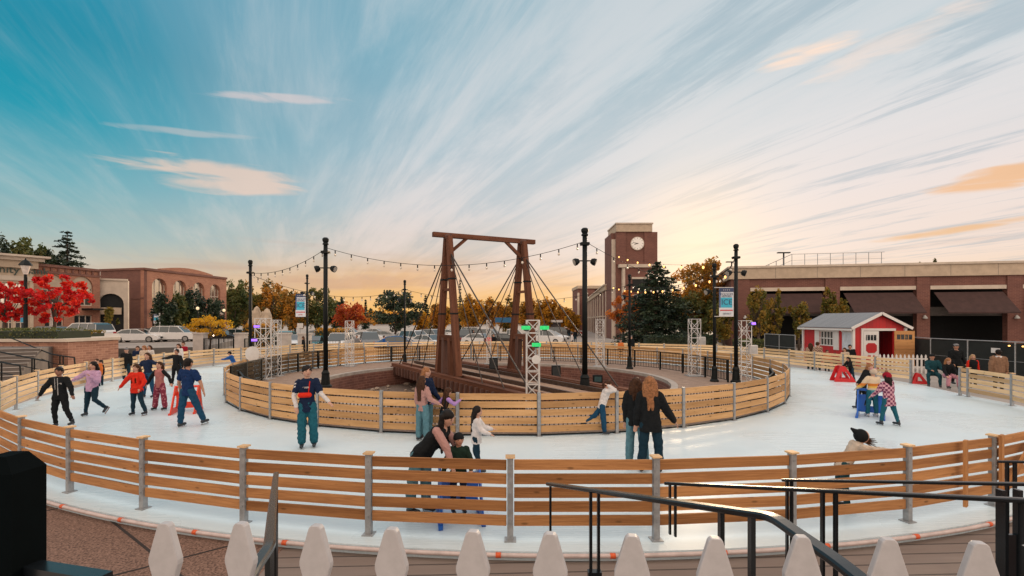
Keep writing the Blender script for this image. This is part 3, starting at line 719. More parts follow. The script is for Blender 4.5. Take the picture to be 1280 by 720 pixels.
truss(611, 455, 400, .26, 'slim white lattice light tower seen between the two timber A-frames')
truss(750, 458, 399, .44, 'white lattice light tower behind the tallest pole, in front of the brick wing')
truss(868, 470, 399, .46, 'white lattice light tower in front of the dark conifer')
truss(930, 478, 401, .46, 'white lattice light tower right of the tall right pole, with a purple light on top')
beam_light(Vector((X(939, 21.3), 21.3, zz(405, 21.3))), (.40, .20, .95), 1.8, 'purple stage light on top of the rightmost lattice tower', (.4, -1, .2))
def white_box(px, py, Z, label):
    c = Vector((X(px, Z), Z, zz(py, Z))); b_ = MB(); t = thing('tower_speaker', label, 'loudspeaker', c); b_.box(c.x-.16, c.x+.16, c.y-.13, c.y+.13, c.z-.2, c.z+.2); b_.build('cabinet', wmetal, t)
    b_ = MB(); b_.box(c.x-.13, c.x+.13, c.y-.142, c.y-.132, c.z-.16, c.z+.16); b_.build('grille', mat('pale_grille', (.45, .46, .47), .6), t)
white_box(877, 426, 24.6, 'small white loudspeaker on the lattice tower in front of the dark conifer')
white_box(941, 437, 21.6, 'small white loudspeaker on the rightmost lattice tower')

# ------------------------------------------------ banners
def banner(px0, px1, py0, py1, Z, lines, label, kind=0, pole=None):
    x0, x1 = X(px0, Z), X(px1, Z); z1, z0 = zz(py0, Z), zz(py1, Z); w, h = x1-x0, z1-z0; t = thing('banner', label, 'banner', (x0, Z, z0))
    def pl(name, a, b, c, d, col, dy, rough=.6):
        q = MB(); q.box(x0+a*w, x0+b*w, Z-dy, Z-dy+.003 if dy else Z+.012, z0+c*h, z0+d*h); return q.build(name, mat('banner_'+name+str(kind), col, rough, .05), t)
    pl('cloth', 0, 1, 0, 1, (.62, .66, .72), 0)
    pl('border_band', .0, 1, .86, 1, (.03, .05, .12), .006)
    pl('blue_panel', .12, .9, .30, .66, (.04, .42, .60) if kind != 2 else (.1, .12, .5), .006)
    pl('side_stripe', .0, .10, .30, .86, (.05, .10, .25), .007)
    pl('red_stripe', .06, .94, .185, .225, (.55, .04, .05), .006)
    ink = mat('banner_ink', (.03, .06, .14), .6); wht = mat('banner_white_ink', (.75, .75, .75), .6)
    for body, u, v, sz, m in lines:
        text(body, sz*h, face_frame((x0+u*w, Z-.012, z0+v*h), (1, 0, 0)), {'k': ink, 'w': wht, 'r': mat('banner_red', (.5, .03, .04), .6)}[m], parent=t, ex=.002)
    if pole is not None:
        for z in (z0-.02, z1+.02): q = MB(); q.tube([(pole, Z, z), (x0 if abs(x0-pole) > abs(x1-pole) else x1, Z, z)], .016, 6); q.build('arm', wmetal if kind else black, t)
banner(899, 917, 360, 395, 21.7, [('* * * *', .5, .91, .10, 'w'), ('FOLSOM', .52, .775, .115, 'k'), ('HISTORIC', .52, .70, .085, 'k'), ('ICE', .52, .49, .27, 'k'), ('DISTRICT', .55, .08, .07, 'k')], 'blue and white rink banner reading ICE, hung between the two poles at the right', 1, X(893, 21.7))
banner(369.5, 382, 367.5, 396, 33.2, [('* * * *', .5, .91, .11, 'w'), ('FOLSOM', .52, .775, .12, 'k'), ('HISTORIC', .52, .70, .085, 'k'), ('ICE', .52, .49, .26, 'k'), ('RINK', .5, .09, .08, 'r')], 'blue and white rink banner on the slim pole at the left, smaller in view', 0, X(384, 33.2))

# ------------------------------------------------ handrails in the foreground
rail_m = mat('black_rail_paint', (.008, .011, .014), .25, .1, spec=.5)
def handrail(pts, posts, label, w=.062, h=.030, wpost=.035, loc=None):
    pts = [Vector(p) for p in pts]; t = thing('handrail', label, 'handrail', pts[-1])
    P = []
    for i, p in enumerate(pts):
        if 0 < i < len(pts)-1:
            e = min(.06, (p-pts[i-1]).length*.4, (pts[i+1]-p).length*.4); u0 = p+(pts[i-1]-p).normalized()*e; u1 = p+(pts[i+1]-p).normalized()*e
            for k in (0, .25, .5, .75, 1): P.append((1-k)**2*u0+2*k*(1-k)*p+k*k*u1)
        else: P.append(p)
    MB().sweep(P, w, h).build('top_rail', rail_m, t)
    for p, z0, gap in posts:
        p = Vector(p); b_ = MB()
        for e in ((-gap, gap) if gap else (0,)): b_.bar((p.x+e, p.y, z0), (p.x+e, p.y, p.z-h*.5), wpost*.6, wpost)
        if gap: b_.box(p.x-gap-.022, p.x+gap+.022, p.y-.028, p.y+.028, z0, p.z-.62)
        b_.build('post', rail_m, t)
    return t
A = [Vector((.353, 4.6, 1.28)), Vector((1.14, 2.1, 1.99)), Vector((1.16, 1.7, 1.99)), Vector((1.165, 1.35, 1.97)), Vector((1.168, .9, 1.93))]
def on(a, b, t): return a.lerp(b, t)
handrail(A, [(on(A[0], A[1], .015), -.11, 0), (on(A[0], A[1], .36), -.11, .03), (on(A[0], A[1], .88), .6, 0), (on(A[0], A[1], .955), .6, 0)], 'black metal stair handrail nearest the camera at the right, bending down at the bottom edge')
Lr = [Vector((-2.26, 4.6, 1.38)), Vector((-1.35, 2.7, 1.77)), Vector((-.985, 1.95, 1.93)), Vector((-.93, 1.72, 1.95)), Vector((-.90, 1.58, 1.93)), Vector((-1.0, 1.48, 1.91)), Vector((-1.35, 1.45, 1.90))]
handrail(Lr, [(on(Lr[0], Lr[1], .03), -.11, 0), (Lr[2], .8, 0)], 'black metal stair handrail at the left, seen end-on in front of the fence', w=.046, h=.03)
B = [Vector((X(832, 5.2), 5.2, zz(604, 5.2))), Vector((X(1290, 3.0), 3.0, zz(626, 3.0))), Vector((X(1290, 3.0)+.3, 2.4, zz(626, 3.0)+.05))]
handrail(B, [(on(B[0], B[1], .02), .55, 0), (on(B[0], B[1], .045), .55, 0), (on(B[0], B[1], .565), .45, 0), (on(B[0], B[1], .60), .45, 0), (on(B[0], B[1], .955), .6, 0), (on(B[0], B[1], .985), .6, 0)], 'long black metal handrail across the right side, the lower of the two crossing there', w=.05, h=.03)
C2 = [Vector((X(978, 5.4), 5.4, zz(600, 5.4))), Vector((X(1295, 3.9), 3.9, zz(605.5, 3.9)))]
handrail(C2, [(on(C2[0], C2[1], .025), -.1, 0), (on(C2[0], C2[1], .05), -.1, 0)], 'black metal handrail just above the long one at the right', w=.045, h=.028)
D2 = [Vector((X(1248, 5.7), 5.7, zz(577, 5.7))), Vector((X(1320, 5.3), 5.3, zz(578, 5.3)))]
handrail(D2, [(on(D2[0], D2[1], .16), -.1, 0), (on(D2[0], D2[1], .3), -.1, 0)], 'short black metal handrail highest up at the right edge', w=.045, h=.028)
b_ = MB(); xx = X(1262, 3.35); nt = thing('railing_panel', 'black steel post pair with a solid plate between, at the right edge below the handrails', 'railing', (xx, 3.35, -.1))
z_t = zz(668, 3.35); b_.box(xx-.06, xx+.06, 3.34, 3.365, -.1, z_t); b_.build('plate', rail_m, nt)
for e in (-1, 1): b_ = MB(); b_.box(xx+e*.06-.014, xx+e*.06+.014, 3.33, 3.375, -.1, zz(612, 3.35)); b_.build('post', rail_m, nt)
# black newel post at the left
yf, yb = 1.50, 1.612; x1 = -1.563; x0 = x1-.14; zt = zz(567, 1.56); nw = thing('newel_post', 'big black square post with slanting top edges at the bottom left corner', 'post', (x0+.05, 1.55, 1.1))
b_ = MB(); b_.box(x0, x1, yf, yb, 1.1, zt-.05); e_ = .04; b_.add([(x0, yf, zt-.05), (x1, yf, zt-.05), (x1, yb, zt-.05), (x0, yb, zt-.05), (x0+e_, yf+.02, zt), (x1-e_, yf+.02, zt), (x1-e_, yb-.02, zt), (x0+e_, yb-.02, zt)], [(0, 1, 5, 4), (1, 2, 6, 5), (2, 3, 7, 6), (3, 0, 4, 7), (4, 5, 6, 7)])
b_.build('shaft', mat('matte_black_green', (.002, .004, .005), .8, spec=.03), nw)
b_ = MB(); b_.bar((x1+.002, 1.56, zz(711, 1.56)), (X(130, 1.45), 1.45, zz(726, 1.45)), .05, .035); b_.build('rail', rail_m, nw)

# ------------------------------------------------ white picket fence at the camera's feet
tag(sheet('terrace', [(-12, -12), (12, -12), (12, 1.62), (-12, 1.75)], 1.1, concrete), kind='structure')
mb = MB(); mb.box(-12, 12, 1.60, 1.66, -.12, 1.09); tag(mb.build('terrace_wall', brick_dk), kind='structure')
pk = thing('picket_fence', 'white spade-topped picket fence right in front of the camera, along the bottom edge', 'fence', (0, 1.4, 1.1))
vinyl = mat('white_vinyl', (.43, .42, .435), .45, .05, 30, .04)
tops = [(12, 652), (108, 653), (204, 655), (297, 655), (393, 658), (488, 662), (590, 665), (688, 668), (791, 671), (895, 674), (1005, 672), (1113, 675), (1228, 680), (1345, 684)]
prev = None
for i, (px, py) in enumerate(tops):
    Z = 600*.62/(py-400); x = X(px+random.uniform(-1, 1), Z); zt = zz(py, Z)
    hw, nk, tw = .050, .036, .013
    prof = [(-nk, 1.12), (nk, 1.12), (nk, zt-.170), (nk+.003, zt-.158), (hw, zt-.122), (hw, zt-.108), (hw-.004, zt-.094), (tw+.007, zt-.008), (tw, zt), (-tw, zt), (-tw-.007, zt-.008), (-hw+.004, zt-.094), (-hw, zt-.108), (-hw, zt-.122), (-nk-.003, zt-.158), (-nk, zt-.170)]
    if i in (0, 1): continue
    a = random.uniform(-.05, .05)
    M = Matrix.Translation((x, Z, 0)) @ Matrix.Rotation(-.16+a, 4, 'Z')
    q = MB(); q.plate(prof, [], M, .024); ob = q.build('picket', vinyl, pk)
    bv = ob.modifiers.new('b', 'BEVEL'); bv.width = .004; bv.segments = 2; bv.limit_method = 'ANGLE'
for z in (1.35, 1.95): q = MB(); q.bar((-1.35, 1.51, z), (1.66, 1.365, z), .04, .07); q.build('rail', vinyl, pk)
q = MB(); cx, cy, zt = X(1338, 1.32), 1.32, zz(672, 1.3); q.box(cx-.055, cx+.055, cy-.055, cy+.055, 1.1, zt-.06)
q.add([(cx-.065, cy-.065, zt-.06), (cx+.065, cy-.065, zt-.06), (cx+.065, cy+.065, zt-.06), (cx-.065, cy+.065, zt-.06), (cx, cy, zt)], [(0, 1, 4), (1, 2, 4), (2, 3, 4), (3, 0, 4), (3, 2, 1, 0)])
q.build('end_post', vinyl, pk)
# ------------------------------------------------ buildings
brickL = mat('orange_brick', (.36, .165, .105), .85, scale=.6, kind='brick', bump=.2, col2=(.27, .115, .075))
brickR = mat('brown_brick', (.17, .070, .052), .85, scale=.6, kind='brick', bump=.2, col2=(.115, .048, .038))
stucco = mat('cream_stucco', (.50, .40, .30), .85, .1, 1.5)
stone = mat('pale_stone', (.56, .48, .40), .8, .1, 1)
glass = mat('window_glass', (.03, .035, .04), .06, .1, spec=1.0)
glass_sky = mat('reflecting_glass', (.62, .58, .52), .07, .05, 2, metal=.9)
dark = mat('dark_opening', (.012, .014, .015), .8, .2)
roof_m = mat('flat_roof', (.20, .18, .17), .9)
def arch(cx, z0, z1, w, n=10):
    r = w/2; return [(cx-r, z0), (cx+r, z0)]+[(cx+r*cos(pi*k/n), z1-r+r*sin(pi*k/n)) for k in range(n+1)]
def rect(a, b, c, d): return [(a, c), (b, c), (b, d), (a, d)]
def window(M, outl, parent, bars=(2, 3), frame=None, depth=.25, pane=None, name='window'):
    us = [p[0] for p in outl]; vs = [p[1] for p in outl]; a, b, c, d = min(us), max(us), min(vs), max(vs)
    M2 = M @ Matrix.Translation((0, depth, 0)); q = MB(); q.plate(outl, [], M2, .03)
    w = q.build(name, pane or glass, parent)
    f = MB(); bw = .09
    for i in range(bars[0]+1):
        u = a+(b-a)*i/bars[0]; u = min(max(u, a+bw/2), b-bw/2); h_ = d
        if len(outl) > 4 and 0 <= i <= bars[0]: r = (b-a)/2; cx = (a+b)/2; h_ = d-r+sqrt(max(0, r*r-(u-cx)**2))
        f.add([tuple(M2 @ Vector(v)) for v in ((u-bw/2, -.05, c), (u+bw/2, -.05, c), (u+bw/2, -.05, h_), (u-bw/2, -.05, h_), (u-bw/2, -.005, c), (u+bw/2, -.005, c), (u+bw/2, -.005, h_), (u-bw/2, -.005, h_))], [(0,1,2,3),(1,5,6,2),(4,0,3,7),(3,2,6,7)])
    for j in range(bars[1]+1):
        v = c+(d-c)*j/bars[1]; v = min(max(v, c+bw/2), d-bw/2)
        ua, ub = a, b
        if len(outl) > 4:
            r = (b-a)/2; cx = (a+b)/2; e = v-(d-r)
            if e > 0: hw = sqrt(max(0, r*r-e*e)); ua, ub = cx-hw, cx+hw
        if ub-ua < .1: continue
        f.add([tuple(M2 @ Vector(q_)) for q_ in ((ua, -.052, v-bw/2), (ub, -.052, v-bw/2), (ub, -.052, v+bw/2), (ua, -.052, v+bw/2), (ua, -.007, v-bw/2), (ub, -.007, v-bw/2), (ub, -.007, v+bw/2), (ua, -.007, v+bw/2))], [(0,1,2,3),(3,2,6,7),(4,5,1,0),(0,3,7,4),(1,5,6,2)])
    f.build('frame', frame or stone, w)
def facade(name, p0, p1, z0, z1, th, holes, m, parent, top=None):
    M, L = wall_frame(p0, p1); q = MB(); outer = [(0, z0), (L, z0)]+(top if top else [(L, z1), (0, z1)])
    q.plate(outer, holes, M, th); return q.build(name, m, parent), M, L
def band(M, u0, u1, z0, z1, proj, m, parent, name='cornice'):
    q = MB(); vs = [(u, d, z) for u in (u0, u1) for d in (-proj, .05) for z in (z0, z1)]
    q.add([tuple(M @ Vector(v)) for v in vs], [(0,4,5,1),(1,5,7,3),(0,2,6,4),(0,1,3,2),(4,6,7,5)]); return q.build(name, m, parent)

# parking garage on the right
gb = thing('parking_garage', 'long low brown brick parking garage with a cream parapet and dark awnings, on the right', 'building', (24.3, 53, -.1))
p0 = Vector((24.3, 53.2)); p1 = Vector((X(1300, 47.6), 47.6)); u = (p1-p0).normalized(); p1 = p0+u*34
M, L = wall_frame(p0, p1)
def uof(px):
    # distance along the facade at which a bearing meets it
    k = (px-640)/600; return (p0.x-k*p0.y)/(k*u.y-u.x)
zt, zc, zl = 8.75, 7.35, 6.0
piers = [(uof(a), uof(b)) for a, b in ((917, 937), (1031, 1049), (1145, 1161.5), (1258, 1277))]
piers.append((piers[3][0]+10.3, piers[3][0]+11.9))
holes = [rect(piers[i][1], piers[i+1][0], .0, zl-.02) for i in range(4)]
holes = [[(a, max(b, -.05)) for a, b in h] for h in holes]
q = MB(); q.plate([(0, -.12), (L, -.12), (L, zc), (0, zc)], holes, M, .5); q.build('wall', brickR, gb)
for a, b in piers:
    band(M, a, min(b, L-.01), -.12, zc-.05, .14, brickR, gb, 'pier')
for i, (a, b) in enumerate(piers[:-1]):
    a2 = piers[i+1][0]
    band(M, b+.05, a2-.05, zl, zl+.38, .10, stone, gb, 'lintel')
    # awning
    q = MB(); vs = [(b+.4, -.01, zl-.3), (a2-.3, -.01, zl-.3), (a2-.1, -1.9, zl-2.35), (b+.6, -1.9, zl-2.35), (b+.6, -1.9, zl-2.5), (a2-.1, -1.9, zl-2.5)]
    q.add([tuple(M @ Vector(v)) for v in vs], [(0, 3, 2, 1), (3, 4, 5, 2)]); q.add([tuple(M @ Vector((v[0], v[1], v[2]-.04))) for v in vs[:4]], [(0, 1, 2, 3)])
    q.build('awning', mat('dark_red_canvas', (.055, .027, .025), .9, .15, 2), gb)
band(M, -.25, L, zc, zt-.22, .28, stucco, gb, 'parapet'); band(M, -.35, L, zt-.22, zt, .42, stone, gb, 'coping')
for k in range(9): band(M, .3+k*4.1, .34+k*4.1, zc+.02, zt-.24, .285, roof_m, gb, 'parapet_joint')
# side wall going away on the left
ps = p0+Vector((4.6, 15)); q = MB(); M3, L3 = wall_frame(ps, p0+u*.0); q.plate([(0, -.12), (L3, -.12), (L3, zc), (0, zc)], [], M3, .4); q.build('side_wall', brickR, gb)
band(M3, 0, L3+.2, zc+.003, zt-.224, .26, stucco, gb, 'side_parapet'); band(M3, 0, L3+.3, zt-.218, zt-.004, .40, stone, gb, 'side_coping')
q = MB(); bk = p1+Vector((4, 15)); q.add([(p0.x, p0.y, zt-.6), (p1.x, p1.y, zt-.6), (bk.x, bk.y, zt-.6), (ps.x, ps.y, zt-.6)], [(0, 1, 2, 3)]); q.build('roof', roof_m, gb)
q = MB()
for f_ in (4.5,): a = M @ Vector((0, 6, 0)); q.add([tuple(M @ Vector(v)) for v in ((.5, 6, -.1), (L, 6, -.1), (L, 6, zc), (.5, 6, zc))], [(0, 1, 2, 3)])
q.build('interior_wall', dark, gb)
q = MB(); q.add([tuple(M @ Vector(v)) for v in ((.5, .6, 4.2), (L, .6, 4.2), (L, 6, 4.2), (.5, 6, 4.2), (.5, .6, 3.3), (L, .6, 3.3), (L, 6, 3.3), (.5, 6, 3.3))], [(4, 7, 6, 5), (0, 1, 2, 3), (0, 4, 5, 1)]); q.build('floor_slab', mat('garage_concrete', (.10, .09, .085), .9), gb)
for px in (1153, 1267, 930):
    w = M @ Vector((uof(px), -.15, 3.0)); q = MB(); lp = thing('wall_lamp', {1153: 'small dome wall lamp on the brick pier behind the red shed', 1267: 'small dome wall lamp on the brick pier at the right edge', 930: 'small dome wall lamp on the leftmost garage pier, by the banner'}[px], 'lamp', w)
    q.lathe([(.22, 0), (.2, .12), (.08, .28), (.03, .34)], w+Vector((0, -.22, 0)), 12); q.bar(w+Vector((0, 0, .3)), w+Vector((0, -.22, .34)), .05); q.build('shade', mat('pale_lamp', (.5, .5, .48), .4), lp)
# roof railing and lamps
def roofpt(px, d, z): return M @ Vector((uof(px), d, z))
q = MB(); rr = thing('roof_railing', 'thin grey railing on the roof of the parking garage', 'railing', roofpt(1050, 3, zt))
z1 = 10.35; pts_ = [(975, 9), (1003, 3), (1126, 3)]
W3 = [roofpt(a, d, z1) for a, d in pts_]
W3[0].z = zt+.4
for a, b in zip(W3, W3[1:]): q.bar(a, b, .045); q.bar(a-Vector((0, 0, .7)), b-Vector((0, 0, .7)), .025)
for px in range(1003, 1130, 17): a = roofpt(px, 3, zt-.6); q.bar(a, Vector((a.x, a.y, z1)), .045)
for k in range(1, 5): a = W3[0].lerp(W3[1], k/5); q.bar(Vector((a.x, a.y, zt-.6)), a, .06)
q.build('rails', galv, rr)
for px, pt_, d, lab in ((1013, 316.5, 8, 'taller lamp post with a flat double head on the garage roof'), (955, 328, 14, 'low lamp post with a flat head near the left end of the garage roof')):
    a = roofpt(px, d, zt-.6); Zz = a.y; t = thing('roof_lamp', lab, 'lamp', a); q = MB(); q.bar(a, Vector((a.x, a.y, zz(pt_, Zz))), .13); q.build('pole', black, t)
    q = MB(); zt_ = zz(pt_, Zz); q.box(a.x-.75, a.x+.75, a.y-.2, a.y+.2, zt_, zt_+.12); q.build('head', black, t)

# clock tower and arcade wing
tw = thing('clock_tower', 'square brown brick clock tower with cream caps and a white clock face', 'building', (15.6, 75, -.1))
Z0 = 75; x0, x1 = X(770, Z0), X(821, Z0); xl = x0
zT, zB = zz(279, Z0), zz(290, Z0)
q = MB(); q.box(x0, x1, Z0, Z0+7.5, -.12, zB); q.build('shaft', brickR, tw)
for a, b in ((x0-.02, x0+1.5), (x1-2.0, x1+.05)): q = MB(); q.box(a, b, Z0-.18, Z0+.05, zz(331, Z0), zB-.02); q.build('pilaster', brickR, tw)
q = MB(); q.box(x0-.03, x1-.8, Z0-.35, Z0+6, zB, zT-.2); q.build('cap', stucco, tw); q = MB(); q.box(x0-.15, x1-.68, Z0-.5, Z0+6.1, zT-.2, zT); q.build('cap_coping', stone, tw)
zc1 = zz(331, Z0); q = MB(); q.box(x0+.3, x1+.3, Z0-1.0, Z0+.2, zc1-.5, zc1); q.build('cornice', stone, tw)
q = MB(); q.box(x0+1.2, x1-.05, Z0-.75, Z0+.1, -.12, zc1-.5); q.build('front_bay', brickR, tw)
q = MB(); q.box(x0+.85, x0+1.25, Z0-.8, Z0+.1, -.12, zc1-.5); q.build('corner_strip', stone, tw)
q = MB(); q.box(X(789, Z0), X(808, Z0), Z0-.86, Z0-.70, zz(365, Z0), zz(349.5, Z0)); w_ = q.build('window', dark, tw); q = MB(); q.box(X(788, Z0), X(809, Z0), Z0-.95, Z0-.7, zz(349.4, Z0), zz(347, Z0)); q.build('lintel', stone, w_)
q = MB(); q.box(X(789, Z0), X(812, Z0), Z0-.86, Z0-.70, zz(400, Z0), zz(371, Z0)); w_ = q.build('window', dark, tw); q = MB(); q.box(X(788, Z0), X(813, Z0), Z0-.95, Z0-.7, zz(370.8, Z0), zz(368.5, Z0)); q.build('lintel', stone, w_)
q = MB(); q.box(x0+1.1, x1, Z0-.9, Z0-.6, -.12, 1.3); q.build('plinth', stone, tw)
# left shoulder of the tower seen beside the front
q = MB(); q.box(X(763.5, 76), x0+.01, 75.6, 81, -.12, zz(292, 76)); q.build('side_shaft', brickR, tw)
q = MB(); q.box(X(764.5, 75.5), x0+.0, 75.35, 75.62, -.12, zz(300, 76)); q.build('side_strip', stone, tw)
cc = Vector((X(796.5, Z0), Z0-.02, zz(304.5, Z0))); q = MB(); q.tube([cc, cc+Vector((0, -.14, 0))], 1.06, 28); ck = q.build('clock_rim', stone, tw)
q = MB(); q.tube([cc+Vector((0, -.14, 0)), cc+Vector((0, -.16, 0))], .96, 28); q.build('clock_dial', mat('clock_white', (.85, .83, .8), .5, .02), ck)
q = MB()
for k in range(12): a = 2*pi*k/12; d = Vector((sin(a), 0, cos(a))); q.bar(cc+Vector((0, -.17, 0))+d*.74, cc+Vector((0, -.17, 0))+d*.9, .05, .02, up=(0, 1, 0))
for a, l, w in ((radians(252), .5, .09), (radians(282), .72, .06)): d = Vector((sin(a), 0, cos(a))); q.bar(cc+Vector((0, -.18, 0))-d*.12, cc+Vector((0, -.18, 0))+d*l, w, .02, up=(0, 1, 0))
q.build('clock_hands', black, ck)

wg = thing('arcade_building', 'long brown brick building with cream pilasters and an arcade, running back from the clock tower', 'building', (16, 80, -.1))
a0, a1 = (21.6, 137.), (15.7, 79.5)
M4, L4 = wall_frame(a0, a1); hs_ = []
for k in range(9): hs_.append(arch(L4-3.5-k*6.2, .4, 3.3, 2.6, 8)); hs_.append(arch(L4-3.5-k*6.2, 4.2, 7.0, 2.2, 8))
zW = 8.6; q = MB(); q.plate([(0, -.12), (L4, -.12), (L4, zW-.8), (0, zW-.8)], hs_, M4, .4); q.build('wall', brickR, wg)
q = MB(); q.add([tuple(M4 @ Vector(v)) for v in ((0, .45, -.1), (L4, .45, -.1), (L4, .45, zW-.9), (0, .45, zW-.9))], [(0, 1, 2, 3)]); q.build('glazing', dark, wg)
band(M4, 0, L4, zW-.8, zW, .35, stucco, wg); band(M4, -.1, L4+.1, zW-.02, zW+.18, .55, stone, wg, 'coping')
for k in range(10): band(M4, L4-.7-k*6.2, L4-.2-k*6.2, -.12, zW-.82, .2, stone, wg, 'pilaster')
for k in range(9): band(M4, L4-5.2-k*6.2, L4-2-k*6.2, 3.35, 3.55, .9, stone, wg, 'canopy')
q = MB(); q.box(X(721, 140), X(741, 140), 137.2, 150, -.12, zz(361.5, 140)); q.build('end_block', brickR, wg)
q = MB(); q.box(X(720, 140), X(764, 140), 136.8, 150, zz(361.5, 140), zz(358, 140)); q.build('end_cornice', stucco, wg)
q = MB(); q.box(X(741, 140), 40, 138.2, 150, 4.5, zz(361.5, 140)); q.build('rear_block', brickR, wg)
for px in (723, 734): q = MB(); q.box(X(px-1.2, 137), X(px+1.2, 137), 136.9, 137.2, -.12, zz(366, 137)); q.build('pilaster', stone, wg)

# left buildings: a row of facades along the street, running back
def at2(px, Z): return (X(px, Z), Z)
GZ = .45
# bank with cream cornice
bk = thing('bank_building', 'cream bank building with a heavy cornice at the far left, behind the red tree', 'building', (X(20, 48), 48, GZ))
q0, q1 = at2(-60, 45.6), at2(42, 50.3); zk = zz(316, 47.5)
hl = []; M5, L5 = wall_frame(q0, q1); ws = []
def u5(px, a=q0, b=q1):
    d = (Vector(b)-Vector(a)).normalized(); k = (px-640)/600; return (a[0]-k*a[1])/(k*d.y-d.x)
for a, b in ((-40, -26), (-20, -8), (0, 13), (18, 28), (30, 40)):
    ws.append(rect(u5(a), u5(b), zz(381, 48.5), zz(353, 48.5)))
for a, b in ((-38, -2), (2, 16), (19, 41)): ws.append(rect(u5(a), u5(b), .8, zz(392, 48.5)))
q = MB(); q.plate([(0, GZ-.6), (L5, GZ-.6), (L5, zk-1.2), (0, zk-1.2)], ws, M5, .4); q.build('wall', stucco, bk)
for i, w in enumerate(ws): window(M5, w, bk, (2, 2) if i < 5 else (3, 3), stone, pane=glass_sky if i < 5 else None)
band(M5, 0, L5+.3, zk-1.3, zk-.55, .35, stucco, bk, 'frieze'); band(M5, 0, L5+.7, zk-.55, zk-.2, .75, stone, bk); band(M5, 0, L5+1.1, zk-.2, zk, 1.15, stone, bk, 'cornice_lip')
band(M5, 0, L5, zz(350, 48.5), zz(344, 48.5), .15, stone, bk, 'string_course')
sgz = zz(336.5, 48.3); c_ = M5 @ Vector((u5(9), -.05, sgz)); uvec = (M5 @ Vector((1, 0, 0))-M5 @ Vector((0, 0, 0)))
text('Community Bank', 1.0, face_frame(M5 @ Vector((u5(2), -.06, sgz)), uvec), mat('sign_green', (.03, .06, .05), .5), parent=bk, ex=.05)
q = MB(); q.add([(q0[0], q0[1], zk-.5), (q1[0], q1[1], zk-.5), (q1[0]-18, q1[1]+4, zk-.5), (q0[0]-18, q0[1]+4, zk-.5)], [(0, 1, 2, 3)]); q.build('roof', roof_m, bk)
q = MB(); MM, LL = wall_frame(q1, (q1[0]-16, q1[1]+3.5)); q.plate([(0, GZ-.6), (LL, GZ-.6), (LL, zk-.3), (0, zk-.3)], [], MM, .3); q.build('side_wall', stucco, bk)
# brick shop with arched windows
bs = thing('brick_shop', 'orange brick building with two arched upper windows and a corbelled parapet, behind the red tree', 'building', (X(85, 54), 54, GZ))
q0, q1 = at2(42, 50.5), at2(125, 57.0); M6, L6 = wall_frame(q0, q1); u6 = lambda px: u5(px, q0, q1); zk = zz(329, 50.5)
ws = [arch(u6(66), zz(381, 52.5), zz(343.5, 52.5), 2.2), arch(u6(103), zz(382, 55.3), zz(346, 55.3), 2.3), rect(u6(56), u6(80), .9, zz(396, 52)), rect(u6(93), u6(116), .9, zz(394, 55))]
q = MB(); q.plate([(0, GZ-.6), (L6, GZ-.6), (L6, zk), (0, zk)], ws, M6, .35); q.build('wall', brickL, bs)
for i, w in enumerate(ws): window(M6, w, bs, (3, 2), stone, pane=glass_sky if i < 2 else None)
for k in range(2):
    cx = u6((66, 103)[k]); zt_ = zz((343.5, 346)[k], (52.5, 55.3)[k]); q = MB(); q.plate(arch(cx, zt_-1.35, zt_-.02, 2.1), [], M6 @ Matrix.Translation((0, .12, 0)), .05); q.build('arch_panel', stucco, bs)
band(M6, 0, L6, zk-.25, zk+.02, .22, brickR, bs, 'coping'); band(M6, 0, L6, zk-.95, zk-.7, .1, brickR, bs, 'corbel')
for k in range(int(L6/.35)): band(M6, .1+k*.35, .27+k*.35, zk-.7, zk-.28, .12, brickR, bs, 'corbel_brick') if k % 2 == 0 else None
band(M6, u6(102), u6(125), zz(387.5, 55.5), zz(385.5, 55.5), 1.6, black, bs, 'canopy')
q = MB(); q.add([(q0[0], q0[1], zk-.4), (q1[0], q1[1], zk-.4), (q1[0]-18, q1[1]+2, zk-.4), (q0[0]-18, q0[1]+2, zk-.4)], [(0, 1, 2, 3)]); q.build('roof', roof_m, bs)
# cream arched gateway
gw = thing('arched_gateway', 'cream stone gateway with one tall dark arch between the two brick buildings', 'building', (X(141, 58), 58, GZ))
q0, q1 = at2(124, 57.4), at2(160, 58.6); M7, L7 = wall_frame(q0, q1); u7 = lambda px: u5(px, q0, q1); zk = zz(350.5, 58)
op = arch(u7(138.5), GZ-.1, zz(367, 58), 2.5)
q = MB(); q.plate([(0, GZ-.6), (L7, GZ-.6), (L7, zk), (0, zk)], [op], M7, .5); q.build('wall', stone, gw)
band(M7, 0, L7, zk-.02, zk+.2, .15, stone, gw, 'coping'); band(M7, u7(125), u7(152), zz(393, 58), zz(384.5, 58), .12, stucco, gw, 'sign_band')
q = MB(); q.plate(op, [], M7 @ Matrix.Translation((0, .45, 0)), .04); q.build('opening', dark, gw)
